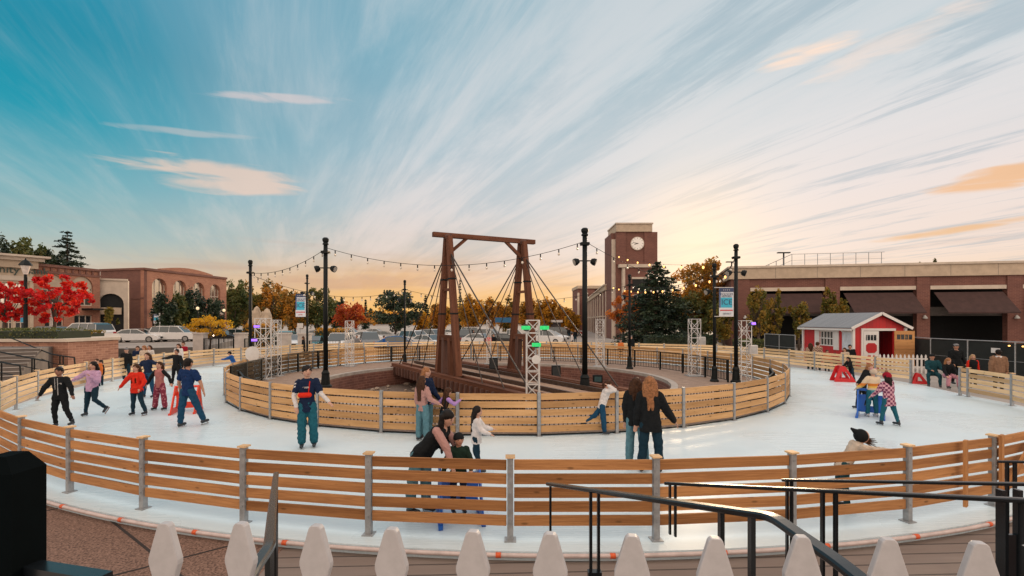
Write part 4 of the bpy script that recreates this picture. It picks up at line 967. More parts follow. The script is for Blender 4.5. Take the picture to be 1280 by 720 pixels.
# brick hall with four arches
bh = thing('brick_hall', 'brown and orange brick building with four tall arched windows and a curved parapet', 'building', (X(180, 62), 62, GZ))
c0, c1 = at2(180, 62), at2(283, 76.5); M8, L8 = wall_frame(c0, c1); u8 = lambda px: u5(px, c0, c1); zk = zz(334, 62)
def Z8(px): return (M8 @ Vector((u8(px), 0, 0))).y
ws = []
for px, pt_, w in ((199.5, 348, 2.3), (225, 350.5, 2.25), (248.5, 353, 2.2), (269, 355.5, 2.15)):
    Zp = Z8(px); ws.append(arch(u8(px), zz(386, Zp), zz(pt_, Zp), w))
for px in (200, 226, 249, 269): Zp = Z8(px); ws.append(rect(u8(px)-1.2, u8(px)+1.2, .7, zz(396, Zp)))
cx = (u8(201)+u8(266))/2; hw = (u8(266)-u8(201))/2; top = [(L8, zk-.05), (cx+hw, zk-.05)]+[(cx+hw*(1-k/6), zk+.1+.50*sin(pi*.5*(1-abs(1-k/6)))**1.0) for k in range(0, 13)]+[(cx-hw, zk-.05), (0, zk-.05)]
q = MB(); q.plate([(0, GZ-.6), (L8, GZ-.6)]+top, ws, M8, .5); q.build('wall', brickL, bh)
for i, w in enumerate(ws): window(M8, w, bh, (3, 2) if i < 4 else (3, 2), stone, depth=.42, pane=glass_sky if i < 4 else None)
band(M8, 0, L8, zk-.35, zk-.055, .18, brickR, bh, 'coping')
for px in (200, 226, 249, 269): Zp = Z8(px); band(M8, u8(px)-1.4, u8(px)+1.4, zz(393, Zp), zz(386.5, Zp), .3, stone, bh, 'balcony_panel')
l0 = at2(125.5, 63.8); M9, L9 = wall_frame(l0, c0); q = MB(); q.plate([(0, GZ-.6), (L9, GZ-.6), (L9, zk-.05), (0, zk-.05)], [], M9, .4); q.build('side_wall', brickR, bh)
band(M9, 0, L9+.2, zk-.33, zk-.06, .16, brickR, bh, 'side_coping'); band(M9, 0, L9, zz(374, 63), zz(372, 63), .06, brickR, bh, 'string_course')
q = MB(); q.add([(l0[0], l0[1], zk-.4), (c0[0], c0[1], zk-.4), (c1[0], c1[1], zk-.4), (c1[0]-10, c1[1], zk-.4)], [(0, 1, 2, 3)]); q.build('roof', roof_m, bh)

# raised street ground on the left, retaining wall
mb = MB(); poly = [(-200, 32), (X(148, 31), 31.0), (X(148, 39), 39), (X(245, 41), 41), (X(300, 60), 60), (X(300, 110), 110), (-200, 110)]
mb.prism(poly[::1], -.2, GZ); tag(mb.build('upper_street', lot_m), kind='structure')
mb = MB(); mb.bar((X(148, 38.8), 38.8, .0), (X(245, 40.8), 40.8, .0), .25, 1.1); rw = mb.build('retaining_wall', mat('dark_grey_wall', (.13, .125, .12), .9, .1, 2)); tag(rw, 'dark grey low retaining wall below the white parked cars on the left', 'wall')
# brick planter
pl = thing('brick_planter', 'large brick planter with a pale coping, hedge on top, beside the steps at the left', 'planter', (-27, 28.5, -.1))
pp = [(-60, 26.6), (X(85, 27), 27), (X(148, 30.3), 30.3), (X(146, 38), 38), (-60, 38)]
splash = mat('split_face_brick', (.42, .22, .15), .9, scale=.9, kind='brick', bump=.6, col2=(.24, .11, .075))
mb = MB(); mb.prism(pp, -.13, 1.62); mb.build('wall', splash, pl)
pp2 = [(-60, 26.45), (X(85, 27)+.06, 26.85), (X(148, 30.3)+.18, 30.25), (X(146, 38.2)+.15, 38.2), (-60, 38.2)]
mb = MB(); mb.prism(pp2, 1.62, 1.78); mb.build('coping', stone, pl)
# steps on the left
st = thing('stone_steps', 'broad grey steps climbing in front of the brick planter at the left', 'steps', (-27, 24, -.1))
Ms_ = Matrix.Translation((-21.9, 20.6, 0)) @ Matrix.Rotation(radians(33), 4, 'Z')
mb = MB()
for k in range(10): mb.box(-12, .2, k*.55, 9.5 if k > 8 else (k+1)*.55+.02, -.13, .02+k*.15, Ms_)
mb.build('treads', mat('step_stone', (.17, .145, .13), .85, .15, 1.2), st)
mb = MB()
for k in range(10): mb.box(-12, .21, k*.55-.02, k*.55+.26, .021+k*.15, .04+k*.15, Ms_)
mb.build('nosing', mat('pale_nosing', (.38, .33, .29), .8), st)
def pipe_rail(pts, posts, label):
    t = thing('step_railing', label, 'railing', pts[0]); q = MB(); q.tube(pts, .035, 6); q.tube([Vector(p)-Vector((0, 0, .45)) for p in pts[:-1]], .02, 5); q.build('rail', black, t)
    for a, z in posts: q = MB(); q.tube([(a[0], a[1], z), a], .03, 6); q.build('post', black, t)
pipe_rail([(X(15, 26.4), 26.4, zz(423, 26.4)), (X(65, 24.6), 24.6, zz(443, 24.6)), (X(93, 23.8), 23.8, zz(447, 23.8)), (X(95, 23.7), 23.7, .1)], [((X(75, 24.4), 24.4, zz(445, 24.4)), 0), ((X(79, 24.2), 24.2, zz(445, 24.2)), 0)], 'black pipe railing sloping down the steps in front of the brick planter')
pipe_rail([(X(-5, 23), 23, zz(439, 23)), (X(40, 22.4), 22.4, zz(448, 22.4)), (X(61, 22), 22, zz(452, 22)), (X(62, 22), 22, .1)], [((X(40, 22.4), 22.4, zz(448, 22.4)), 0), ((X(43, 22.3), 22.3, zz(448, 22.3)), 0)], 'short black pipe railing lower on the steps at the left')
pipe_rail([(X(-5, 21), 21, zz(452, 21)), (X(25, 20.5), 20.5, zz(457, 20.5)), (X(27, 20.5), 20.5, .1)], [((X(2, 21), 21, zz(453, 21)), 0)], 'black pipe railing nearest the rink at the far left of the steps')
# hedge block handled with the trees

# parking lot
tag(sheet('parking_lot', [(X(245, 41.2), 41.2), (14, 44), (15, 150), (-70, 190), (X(300, 110), 112), (X(300, 60), 60)], -.12, lot_m), kind='structure')
# low walls and piers with railing along the lot
pier_m = mat('pale_pier', (.47, .43, .40), .85, .12, 2)
pts_ = []
for i, (a, b, Z) in enumerate(((241, 254, 39), (293, 305, 38.5), (346, 360, 38), (372, 386, 38))):
    q = MB(); q.box(X(a, Z), X(b, Z), Z, Z+.6, -.12, 1.7); q.box(X(a, Z)-.06, X(b, Z)+.06, Z-.06, Z+.66, 1.7, 1.82)
    o = q.build('wall_pier', pier_m); tag(o, ['pale square wall pier left of the yellow tree', 'pale square wall pier right of the yellow tree', 'pale square wall pier behind the left banner pole, left one of two', 'pale square wall pier directly below the left banner'][i], 'pier', 'pale piers along the parking lot')
railing([(X(255, 38.8), 38.8), (X(292, 38.6), 38.6)], 1.35, 'black railing between two pale piers under the yellow tree', 'lot_railing', z0=-.1)
railing([(X(306, 38.4), 38.4), (X(345, 38.1), 38.1)], 1.35, 'black railing between two pale piers left of the banner', 'lot_railing', z0=-.1)
railing([(X(387, 38), 38), (X(425, 38), 38)], 1.2, 'black railing right of the pale pier below the left banner', 'lot_railing', z0=-.1)
q = MB(); q.box(X(110, 38), X(112, 38), 0, .1, 0, .1)

# ------------------------------------------------ red shed
red = mat('barn_red_siding', (.55, .014, .018), .55, scale=3, kind='siding', bump=.3, col2=(.36, .014, .018))
trim = mat('white_trim', (.68, .67, .66), .6, .03)
sh = thing('red_shed', 'small red wooden shed with white trim and a grey metal roof, one door leaf open', 'shed', (22, 29, -.1))
sx0, sx1, sy0, sy1 = 20.62, 23.72, 29.0, 33.9; ze, za = 2.42, 3.2; cxs = (sx0+sx1)/2
Mf, Lf = wall_frame((sx0, sy0), (sx1, sy0)); 
dz0, dz1 = .02, 2.2; du0, du1 = .58, 2.42
q = MB(); q.plate([(0, -.1), (Lf, -.1), (Lf, ze), (Lf/2, za), (0, ze)], [rect(du0, du1, dz0, dz1)], Mf, .1); q.build('front_wall', red, sh)
Ms, Ls = wall_frame((sx0, sy1), (sx0, sy0)); wz0, wz1 = 1.2, 2.12; wu = 2.45
q = MB(); q.plate([(0, -.1), (Ls, -.1), (Ls, ze), (0, ze)], [rect(wu-.62, wu+.62, wz0, wz1)], Ms, .1); q.build('side_wall', red, sh)
q = MB(); q.box(sx1-.1, sx1, sy0+.11, sy1, -.1, ze); q.box(sx0+.11, sx1-.11, sy1-.1, sy1, -.1, ze); q.build('rear_wall', red, sh)
q = MB(); q.box(sx0+.1, sx1-.1, sy0+.1, sy1-.1, -.1, .0); q.build('floor', mat('plywood', (.3, .19, .1), .8), sh)
roofm = mat('ribbed_metal_roof', (.25, .25, .26), .45, scale=1, kind='metalroof', bump=.8, metal=.3, col2=(.17, .17, .18))
sl = (za-ze)/(cxs-sx0)
for sgn in (-1, 1):
    xe = cxs+sgn*(cxs-sx0+.28); q = MB(); zE = za-sl*(cxs-sx0+.28)+.06
    vs = [(cxs, sy0-.25, za+.06), (cxs, sy1+.25, za+.06), (xe, sy1+.25, zE), (xe, sy0-.25, zE)]; vs += [(a, b, c+.05) for a, b, c in vs]
    q.add(vs, [(0,1,2,3),(7,6,5,4),(0,3,7,4),(1,5,6,2),(2,6,7,3)] if sgn < 0 else [(3,2,1,0),(4,5,6,7),(4,7,3,0),(2,6,5,1),(3,7,6,2)]); rf = q.build('roof', roofm, sh)
    for l in rf.data.uv_layers[0].data: l.uv = (l.uv[1], l.uv[0])
    q = MB(); q.bar((cxs, sy0-.27, za+.05), (xe, sy0-.27, zE), .04, .16); q.build('barge_board', trim, rf)
q = MB(); q.bar((sx0-.3, sy0-.25, 2.26), (sx0-.3, sy1+.25, 2.26), .05, .12); q.build('gutter', trim, sh)
for a, b in ((sx0-.02, sy0-.02), (sx1+.02, sy0-.02), (sx0-.02, sy1+.02)): q = MB(); q.box(a-.07, a+.07, b-.07, b+.07, -.1, ze-.05); q.build('corner_trim', trim, sh)
q = MB(); q.box(sx0+du0-.12, sx0+du1+.12, sy0-.05, sy0-.003, dz1, dz1+.14); q.box(sx0+du0-.12, sx0+du0, sy0-.05, sy0-.003, 0, dz1); q.build('door_frame', trim, sh)
# left door leaf, closed
dm = (du0+du1)/2-.0
q = MB(); q.box(sx0+du0+.01, sx0+dm, sy0-.06, sy0-.01, dz0, dz1-.02); dl = q.build('door', trim, sh)
for z0_, z1_ in ((.12, .72), (.86, 1.46)):
    q = MB(); a, b = sx0+du0+.14, sx0+dm-.13; c = .14; q.plate([(a+c, z0_), (b-c, z0_), (b, z0_+c), (b, z1_-c), (b-c, z1_), (a+c, z1_), (a, z1_-c), (a, z0_+c)], [], Matrix.Translation((0, sy0-.075, 0)), .012); q.build('door_panel', mat('barn_red', (.48, .015, .02), .5), dl)
q = MB(); q.box(sx0+du0+.14, sx0+dm-.13, sy0-.072, sy0-.062, 1.62, 1.95); dw = q.build('door_window', glass, dl)
q = MB()
for k in range(4): x = sx0+du0+.2+k*.19; q.box(x-.012, x+.012, sy0-.085, sy0-.073, 1.62, 1.95)
q.build('muntins', trim, dw)
# right leaf, swung open: bare wood inside
ply = mat('bare_plywood', (.58, .30, .11), .7, col2=(.45, .22, .08), kind='wood')
hx = sx0+du1; e = Vector((.80, -.28, 0)).normalized(); a = Vector((hx+.02, sy0-.06, 0)); b = a+e*1.0
Mo, Lo = wall_frame(a.xy, b.xy); q = MB(); q.plate([(0, dz0), (Lo, dz0), (Lo, dz1), (0, dz1)], [rect(.12, Lo-.12, 1.68, 1.98)], Mo, .04); ol = q.build('open_door', ply, sh)
band(Mo, 0, Lo, 1.1, 1.2, .03, ply, ol, 'batten'); band(Mo, 0, Lo, .1, .2, .03, ply, ol, 'batten')
q = MB(); q.plate(rect(.12, Lo-.12, 1.68, 1.98), [], Mo @ Matrix.Translation((0, .015, 0)), .01); q.build('door_window', glass, ol)
for k in range(1, 4): band(Mo, .12+k*(Lo-.24)/4-.012, .12+k*(Lo-.24)/4+.012, 1.68, 1.98, .01, ply, ol, 'muntin')
# side window with shutters, and a white notice
q = MB(); q.plate(rect(wu-.62, wu+.62, wz0, wz1), [], Ms @ Matrix.Translation((0, .05, 0)), .02); sw = q.build('window', glass, sh)
for k in range(0, 5): band(Ms, wu-.62+k*.31-.015-(k == 4)*.02, wu-.62+k*.31+.02, wz0, wz1, .01, trim, sw, 'muntin')
for z in (wz0, (wz0+wz1)/2, wz1): band(Ms, wu-.66, wu+.66, z-.03, z+.03, .03, trim, sw, 'sash')
band(Ms, wu-.75, wu+.75, wz1+.031, wz1+.15, .05, trim, sw, 'head_trim')
for s_ in (-1, 1): band(Ms, wu+s_*.95-.24, wu+s_*.95+.24, .95, wz1+.06, .045, trim, sh, 'shutter')
band(Ms, 3.95, 4.75, .95, 2.1, .03, mat('pale_notice', (.60, .66, .74), .5), sh, 'notice_board')
band(Ms, 3.88, 4.82, 2.1, 2.17, .04, trim, sh, 'notice_frame')

# black mesh fence behind the right side
def mesh_fence(pts, h, label, grp=None):
    t = thing('screen_fence', label, 'fence', (*pts[0], -.1)); P = resample(pts, step=2.4, closed=False)
    for i, p in enumerate(P):
        q = MB(); q.tube([(p.x, p.y, -.12), (p.x, p.y, h)], .035, 8); q.build('post', galv, t)
        if i+1 < len(P):
            n = P[i+1]; q = MB(); q.bar((p.x, p.y+.03, h/2), (n.x, n.y+.03, h/2), .012, h-.12); q.build('screen', mat('black_mesh', (.014, .018, .018), .9, .2, 2), t)
            q = MB(); q.tube([p+Vector((0, 0, h)), n+Vector((0, 0, h))], .025, 6); q.tube([p+Vector((0, -.02, h*.48)), n+Vector((0, -.02, h*.48))], .012, 6); q.build('top_rail', galv, t)
mesh_fence([(24.6, 29.6), (23.9, 27.2), (24.0, 22.0), (24.6, 16)], 1.80, 'black screened chain-link fence behind the people at the right edge')
mesh_fence([(X(956, 38), 38), (20.3, 34.4)], 1.75, 'black screened fence to the left of the red shed')
q = MB(); c = Vector((23.8, 23.6, 1.35)); q.box(c.x-.03, c.x-.02, c.y-.22, c.y+.22, c.z-.12, c.z+.12); tag(q.build('notice', trim), 'small white notice on the black screen fence at the right', 'notice')
pts_ = [Vector((23.75, 22.9-k*.62, 1.66)) for k in range(8)]
t = thing('fence_lights', 'row of small warm bulbs along the top of the black screen fence', 'string lights', pts_[0])
q = MB(); q.tube(pts_, .01, 5); q.build('wire', black, t)
for p in pts_: q = MB(); q.ell(p+Vector((-.03, 0, -.04)), .04, .05, .035, 8, 6); q.build('bulb', bulb_lit, t)
# white picket fence by the shed
wp = thing('picket_fence', 'low white picket fence in front of the open shed door', 'fence', (19.9, 26.6, -.1))
x = 0
a, b = Vector((X(1090, 27.0), 27.0, 0)), Vector((22.9, 26.4, 0)); d = (b-a); L_ = d.length; d.normalize(); k = 0
while k < L_:
    p = a+d*k; Mx = Matrix.Translation(p) @ Matrix.Rotation(atan2(d.y, d.x), 4, 'Z'); q = MB(); q.plate([(-.045, -.1), (.045, -.1), (.045, .86), (0, .95), (-.045, .86)], [], Mx, .02); q.build('picket', trim, wp); k += .2
for z in (.25, .7): q = MB(); q.bar(a+Vector((0, .045, z)), b+Vector((0, .045, z)), .03, .08); q.build('rail', trim, wp)
# wooden pallet-like screen on the rink fence with small holes is part of the fence
# street lamp and banners at far left
sl_ = thing('street_lamp', 'black street lamp with a lantern head in front of the bank, between the red trees', 'street lamp', (X(32, 33), 33, 1.6))
q = MB(); cx, cy = X(32, 33), 33; q.tube([(cx, cy, 1.6), (cx, cy, zz(343, 33))], [.13, .09], 10); q.build('post', black, sl_)
z0_ = zz(343, 33); q = MB(); q.lathe([(.12, 0), (.26, .55), (.27, .62)], (cx, cy, z0_), 6); q.build('lantern_glass', mat('frosted_glass', (.6, .52, .46), .4, emit=.15), sl_)
q = MB(); q.lathe([(.38, .6), (.36, .68), (.16, .95), (.05, 1.0), (.03, 1.12)], (cx, cy, z0_), 6); q.build('cap', black, sl_)
q = MB(); q.box(cx-.35, cx-.06, cy-.01, cy+.01, zz(403, 33), zz(397, 33)); q.build('small_sign', mat('cyan_sign', (.03, .3, .5), .5), sl_)
banner(66, 74.5, 383, 401, 36, [('*', .5, .5, .5, 'w')], 'small blue and white banner on a post among the red leaves', 2, X(64.5, 36))
q = MB(); q.tube([(X(64.5, 36), 36, .4), (X(64.5, 36), 36, zz(378, 36))], .06, 8); tag(q.build('sign_post', wmetal), 'pale sign post holding the small banner under the red tree', 'post')
banner(192, 198.5, 393, 404, 55, [], 'tiny blue and white banner in front of the brick hall', 3, X(199, 55))
q = MB(); q.tube([(X(199.5, 55), 55, .4), (X(199.5, 55), 55, zz(391, 55))], .07, 8); tag(q.build('sign_post', wmetal), 'pale sign post holding the tiny banner in front of the brick hall', 'post')
for px, py, Z, lab in ((247, 385.5, 50, 'round street globe lamp glowing in front of the dark hedge trees'), (280, 388, 52, 'round street globe lamp right of the yellow tree')):
    t = thing('globe_lamp', lab, 'street lamp', (X(px, Z), Z, .4)); q = MB(); q.tube([(X(px, Z), Z, .4), (X(px, Z), Z, zz(py, Z)-.15)], .05, 8); q.build('post', black, t)
    q = MB(); q.ell((X(px, Z), Z, zz(py, Z)), .15, .15, .17, 10, 8); q.build('globe', mat('globe_glow', (1, .8, .5), .3, emit=.5), t)
# ------------------------------------------------ trees
bark = mat('bark', (.09, .065, .05), .9, .25, 6, .4)
def leafmats(name, cols, tr=.35):
    return [mat('%s_leaf_%s' % (name, 'abcdef'[i]), c, .6, .15, 3, trans=tr) for i, c in enumerate(cols)]
LM = {
 'green': leafmats('green', [(0.065, 0.098, 0.026), (0.111, 0.130, 0.033), (0.169, 0.156, 0.039)]),
 'dark': leafmats('dark', [(.014, .034, .022), (.026, .052, .026), (.045, .07, .03)], .2),
 'olive': leafmats('olive', [(0.143, 0.143, 0.026), (0.247, 0.195, 0.033), (0.364, 0.221, 0.033)], .45),
 'gold': leafmats('gold', [(0.546, 0.260, 0.023), (0.806, 0.403, 0.029), (0.364, 0.195, 0.026)], .55),
 'yellow': leafmats('yellow', [(.72, .40, .012), (.80, .48, .02), (.55, .30, .01)], .4),
 'orange': leafmats('orange', [(0.676, 0.195, 0.029), (0.806, 0.286, 0.039), (0.468, 0.130, 0.026)], .5),
 'redorange': leafmats('redorange', [(.56, .10, .025), (.64, .20, .03), (.42, .06, .02)], .5),
 'red': leafmats('red', [(.72, .006, .010), (.55, .004, .010), (.85, .04, .010)], .35),
 'autumn': leafmats('autumn', [(0.494, 0.208, 0.026), (0.702, 0.325, 0.033), (0.286, 0.169, 0.026)], .55),
 'mixed': leafmats('mixed', [(0.130, 0.117, 0.026), (0.390, 0.195, 0.026), (0.598, 0.260, 0.026)], .45),
}
def leaf_mesh(name, C, size, tone, mats, parent, flat=0.0, aspect=.6):
    n = len(C); nr = rng.normal(size=(n, 3)); nr[:, 2] += flat*np.sign(nr[:, 2]); nr /= np.linalg.norm(nr, axis=1)[:, None]
    t = rng.normal(size=(n, 3)); t -= nr*(t*nr).sum(1)[:, None]; t /= np.linalg.norm(t, axis=1)[:, None]; b = np.cross(nr, t)
    s = (size*rng.uniform(.6, 1.35, n))[:, None]
    V = np.stack([C-t*s*.5, C+b*s*aspect*.5-t*s*.05, C+t*s*.5, C-b*s*aspect*.5-t*s*.05], 1).reshape(-1, 3)
    me = bpy.data.meshes.new(name); me.vertices.add(4*n); me.vertices.foreach_set('co', V.ravel().astype('f'))
    me.loops.add(4*n); me.loops.foreach_set('vertex_index', np.arange(4*n, dtype='i')); me.polygons.add(n)
    me.polygons.foreach_set('loop_start', np.arange(0, 4*n, 4, dtype='i')); me.polygons.foreach_set('loop_total', np.full(n, 4, dtype='i'))
    for m in mats: me.materials.append(m)
    me.polygons.foreach_set('material_index', tone.astype('i')); me.update(calc_edges=True); me.validate()
    return link(name, me, parent)
def broadleaf(name, label, px, Z, z0, ytop, wpx, kind, n=3200, ls=.42, trunk_h=.28, group=None, cat='tree', ncl=46, sparse=.30, low=.0, xx=None):
    x = X(px, Z) if xx is None else xx; zt = zz(ytop, Z); w = wpx*Z/600; h = zt-z0; t = thing(name, label, cat, (x, Z, z0), group=group)
    zc = z0+h*(trunk_h+(1-trunk_h)*.5); rz = h*(1-trunk_h)*.5; R = w/2
    cl = []
    while len(cl) < ncl:
        p = rng.uniform(-1, 1, 3); r = np.linalg.norm(p)
        if r > 1 or r < .35: continue
        if p[2] < -.2: p[:2] *= .85
        cl.append(np.array([x+p[0]*R*.88, Z+p[1]*R*.88, zc+p[2]*rz*.9]))
    cl = np.array(cl); idx = rng.integers(0, ncl, n); sc = np.array([R, R, rz])*sparse*rng.uniform(.6, 1.2, ncl)[idx][:, None]
    d = rng.normal(size=(n, 3)); d /= np.linalg.norm(d, axis=1)[:, None]; C = cl[idx]+d*sc*(rng.uniform(0, 1, n)**.5)[:, None]
    tone_c = rng.integers(0, 3, ncl); tone = np.where(rng.uniform(size=n) < .6, tone_c[idx], rng.integers(0, 3, n))
    k = C[:, 2] > z0+h*low; leaf_mesh('crown', C[k], ls, tone[k], LM[kind], t)
    q = MB(); tr = max(.08, h*.022); top = Vector((x+rng.uniform(-.1, .1)*R, Z, z0+h*.72)); mid_ = Vector((x+rng.uniform(-.06, .06)*R, Z, z0+h*trunk_h))
    q.tube([(x, Z, z0), mid_, top], [tr*1.25, tr, tr*.3], 7)
    for c in cl[:14]: s_ = mid_.lerp(top, random.uniform(.0, .6)); e_ = Vector(c); m_ = s_.lerp(e_, .5)+Vector((0, 0, -.04*h)); q.tube([s_, m_, e_], [tr*.5, tr*.32, tr*.1], 5)
    q.build('trunk', bark, t, smooth=True); return t
def conifer(name, label, px, Z, z0, ytop, wpx, kind='dark', n=4200, ls=.34, bare=.06, group=None, ragged=.25, taper=1.0, layers=18):
    x = X(px, Z); zt = zz(ytop, Z); h = zt-z0; R = wpx*Z/1200; t = thing(name, label, 'tree', (x, Z, z0), group=group)
    br = []; q = MB(); q.tube([(x, Z, z0), (x, Z, z0+h*.5), (x, Z, zt-.1)], [h*.022, h*.014, .02], 7)
    for i in range(layers):
        f = (i+.5)/layers; zc = z0+h*(bare+(1-bare)*f); rr = R*(1-f)**taper*1.05+.08; m = 9 if f < .8 else 6; ph = rng.uniform(0, 6.28)
        for k in range(m):
            a = ph+6.283*k/m+rng.normal()*.2; L = rr*rng.uniform(1-ragged*1.6, 1+ragged*.4); br.append((zc+rng.normal()*h*.012, a, L, f))
    C = []; T = []; per = max(6, int(n/len(br)))
    for zc, a, L, f in br:
        mm = max(4, int(per*(L/R*1.6+.2))); s_ = rng.uniform(.12, 1.0, mm)**.8; dro = -.22*L*s_**1.5+.10*L*s_
        wd = L*.20*(1.15-s_)
        C.append(np.stack([x+np.cos(a)*L*s_+rng.normal(size=mm)*wd*.8, Z+np.sin(a)*L*s_+rng.normal(size=mm)*wd*.8, zc+dro+rng.normal(size=mm)*wd*.45], 1)); T.append(np.full(mm, rng.integers(0, 3)))
        q.tube([(x, Z, zc), (x+cos(a)*L*.8, Z+sin(a)*L*.8, zc-.06*L)], [.02+.012*L, .01], 4)
    C = np.concatenate(C); T = np.concatenate(T); r_ = rng.uniform(size=len(T)); T = np.where(r_ < .3, rng.integers(0, 3, len(T)), T)
    leaf_mesh('crown', C, ls, T, LM[kind], t, flat=.8, aspect=.45); q.build('trunk', bark, t); return t
BG = 'autumn trees beyond the parking lot'
# behind the left buildings
conifer('conifer', 'tall dark ragged conifer rising behind the brick shop at the left', 84, 74, .4, 287, 66, 'dark', 9000, .42, .1, ragged=.45, taper=.55, layers=20)
broadleaf('dense_tree', 'dark evergreen crown above the bank roof at the very left edge', 2, 66, .4, 297, 34, 'dark', 2600, .5)
broadleaf('dense_tree', 'green and gold tree above the bank roof, left of the tall conifer', 34, 68, .4, 294, 40, 'green', 3000, .5)
broadleaf('dense_tree', 'dark tree in the gap between the gold-tinged tree and the tall conifer', 60, 70, .4, 301, 40, 'dark', 2400, .5)
# red maples
broadleaf('red_maple', 'vivid red maple at the far left edge in front of the bank', 6, 33.5, 1.6, 345, 66, 'red', 3600, .22, .22, sparse=.13, ncl=70)
broadleaf('red_maple', 'vivid red maple with a tall crown right of the black street lamp', 66, 34.5, 1.6, 339, 84, 'red', 4600, .22, .20, sparse=.12, ncl=88)
broadleaf('climbing_tree', 'slender green tree in front of the cream gateway arch', 138, 54, .45, 378, 17, 'olive', 900, .3, .1, ncl=16)
# hedge row before the brick hall
for i, (px, yt, w, Z) in enumerate(((206, 366, 26, 56), (224, 368, 22, 58), (238, 361, 22, 60), (254, 366, 22, 62), (270, 372, 24, 64))):
    broadleaf('columnar_tree', ['dark green columnar tree nearest the hall corner, in front of its first arch', 'dark green columnar tree in front of the second arch of the brick hall', 'tallest of the dark columnar trees, between the second and third arches', 'dark green columnar tree in front of the third arch of the brick hall', 'dark green columnar tree in front of the last arch of the brick hall'][i], px, Z, .45, yt, w, 'dark' if i != 1 else 'green', 2600, .34, .06, group='columnar trees in front of the brick hall', sparse=.34)
broadleaf('yellow_shrub_tree', 'bright yellow low tree above the black railing, in front of the hedge row', 262, 40.5, .0, 391, 56, 'yellow', 2600, .17, .32, sparse=.22, ncl=44)
# beyond the lot, left to centre
rows = [(292, 95, 347, 34, 'green', 'dark green tree just right of the brick hall'), (306, 112, 352, 30, 'mixed', 'green and rust tree left of the pole at the pit edge'), (322, 100, 366, 34, 'olive', 'lower olive tree behind the far left black pole'), (343, 98, 350, 44, 'mixed', 'big rounded tree with rusty highlights left of the left banner'), (368, 92, 358, 36, 'mixed', 'brown-green tree directly behind the left banner'), (396, 95, 356, 44, 'green', 'dark green tree behind the tall pole with two floodlights'), (418, 105, 368, 26, 'dark', 'narrow dark tree right of the tall pole')]
for px, Z, yt, w, k, lab in rows: broadleaf('autumn_tree', lab, px, Z, -.1, yt, w, k, 3000, .6, .08, group=BG)
broadleaf('autumn_tree', 'round red-orange tree between the tall pole and the dark green tree', 440, 84, -.1, 378, 42, 'redorange', 3400, .42, .10, group=BG)
conifer('cypress', 'thin pointed cypress right of the red-orange tree', 457, 150, -.1, 375, 9, 'dark', 900, .8, .02, ragged=.1)
conifer('cypress', 'small pointed conifer left above the red-orange tree', 427, 150, -.1, 371, 13, 'dark', 900, .8, .02)
broadleaf('spreading_tree', 'dark green spreading tree with upright branches behind the thin pole', 493, 78, -.1, 360, 78, 'dark', 5600, .42, .12, sparse=.20, ncl=60)
conifer('conifer', 'grey pointed conifer behind the rods left of the A-frame', 532, 120, -.1, 369, 20, 'dark', 1500, .7, .02)
broadleaf('autumn_tree', 'small bright orange tree left of the foot of the left A-frame', 527, 82, -.1, 389, 24, 'gold', 1500, .36, .12, group=BG)
conifer('conifer', 'thin conifer with a bare top between the A-frames', 575, 115, -.1, 350, 15, 'dark', 900, .55, .02, ragged=.5)
mid_rows = [(549, 110, 379, 30, 'autumn', 'gold-brown tree seen between the legs and rods of the left A-frame'), (590, 100, 366, 34, 'gold', 'gold tree right of the left A-frame'), (612, 108, 370, 34, 'autumn', 'brown-gold tree midway between the A-frames'), (634, 98, 371, 30, 'mixed', 'olive-gold tree left of the right A-frame'), (662, 104, 374, 30, 'autumn', 'brown-gold tree behind the right A-frame'), (683, 96, 373, 32, 'gold', 'gold tree right of the right A-frame'), (703, 105, 380, 26, 'autumn', 'dim gold tree left of the tallest pole'), (716, 88, 387, 20, 'gold', 'small bright gold tree beside the arcade building')]
for px, Z, yt, w, k, lab in mid_rows: broadleaf('autumn_tree', lab, px, Z, -.1, yt, w, k, 3000, .55, .06, group=BG)
# in front of the tower and garage
broadleaf('autumn_tree', 'loose orange tree at the foot of the clock tower', 780, 62, -.1, 362, 42, 'orange', 3600, .30, .18, sparse=.22, group='trees in front of the clock tower')
conifer('dark_conifer', 'big dark green conifer in front of the clock tower', 822, 55, -.1, 327, 124, 'dark', 19000, .34, .02, ragged=.26, taper=.70, layers=26)
broadleaf('autumn_tree', 'large backlit orange and gold tree left of the parking garage', 874, 60, -.1, 319, 84, 'autumn', 11000, .34, .12, sparse=.2, ncl=95, group='trees in front of the clock tower')
broadleaf('dense_tree', 'dark green lower tree under the large orange tree', 866, 57, -.1, 358, 78, 'green', 6500, .36, .08, sparse=.28)
broadleaf('autumn_tree', 'olive tree in front of the left end of the garage, partly behind the right banner', 905, 50, -.1, 374, 34, 'olive', 2600, .32, .15, sparse=.24, group='trees in front of the clock tower')
gt = 'small trees in front of the parking garage'
for i, (px, yt, w, Z) in enumerate(((949, 358, 34, 46), (968, 361, 28, 47), (999, 372, 26, 46.5), (1036, 358, 20, 48), (1053, 371, 18, 47.5))):
    broadleaf('street_tree', ['green-gold street tree left-most in front of the garage wall', 'green-gold street tree behind the left end of the black screen fence', 'short olive tree above the left eave of the red shed', 'upright olive tree behind the shed roof', 'small thin tree right above the shed ridge'][i], px, Z, -.1, yt, w, 'olive', 2300, .28, .22, sparse=.24, group=gt)
for i, px in enumerate((1149, 1167)): broadleaf('roof_shrub', ['small dark shrub poking above the garage parapet, left of two', 'small dark shrub poking above the garage parapet, right of two'][i], px, 58, 7.0, 322, 11, 'green', 500, .3, .02, cat='shrub', ncl=10)
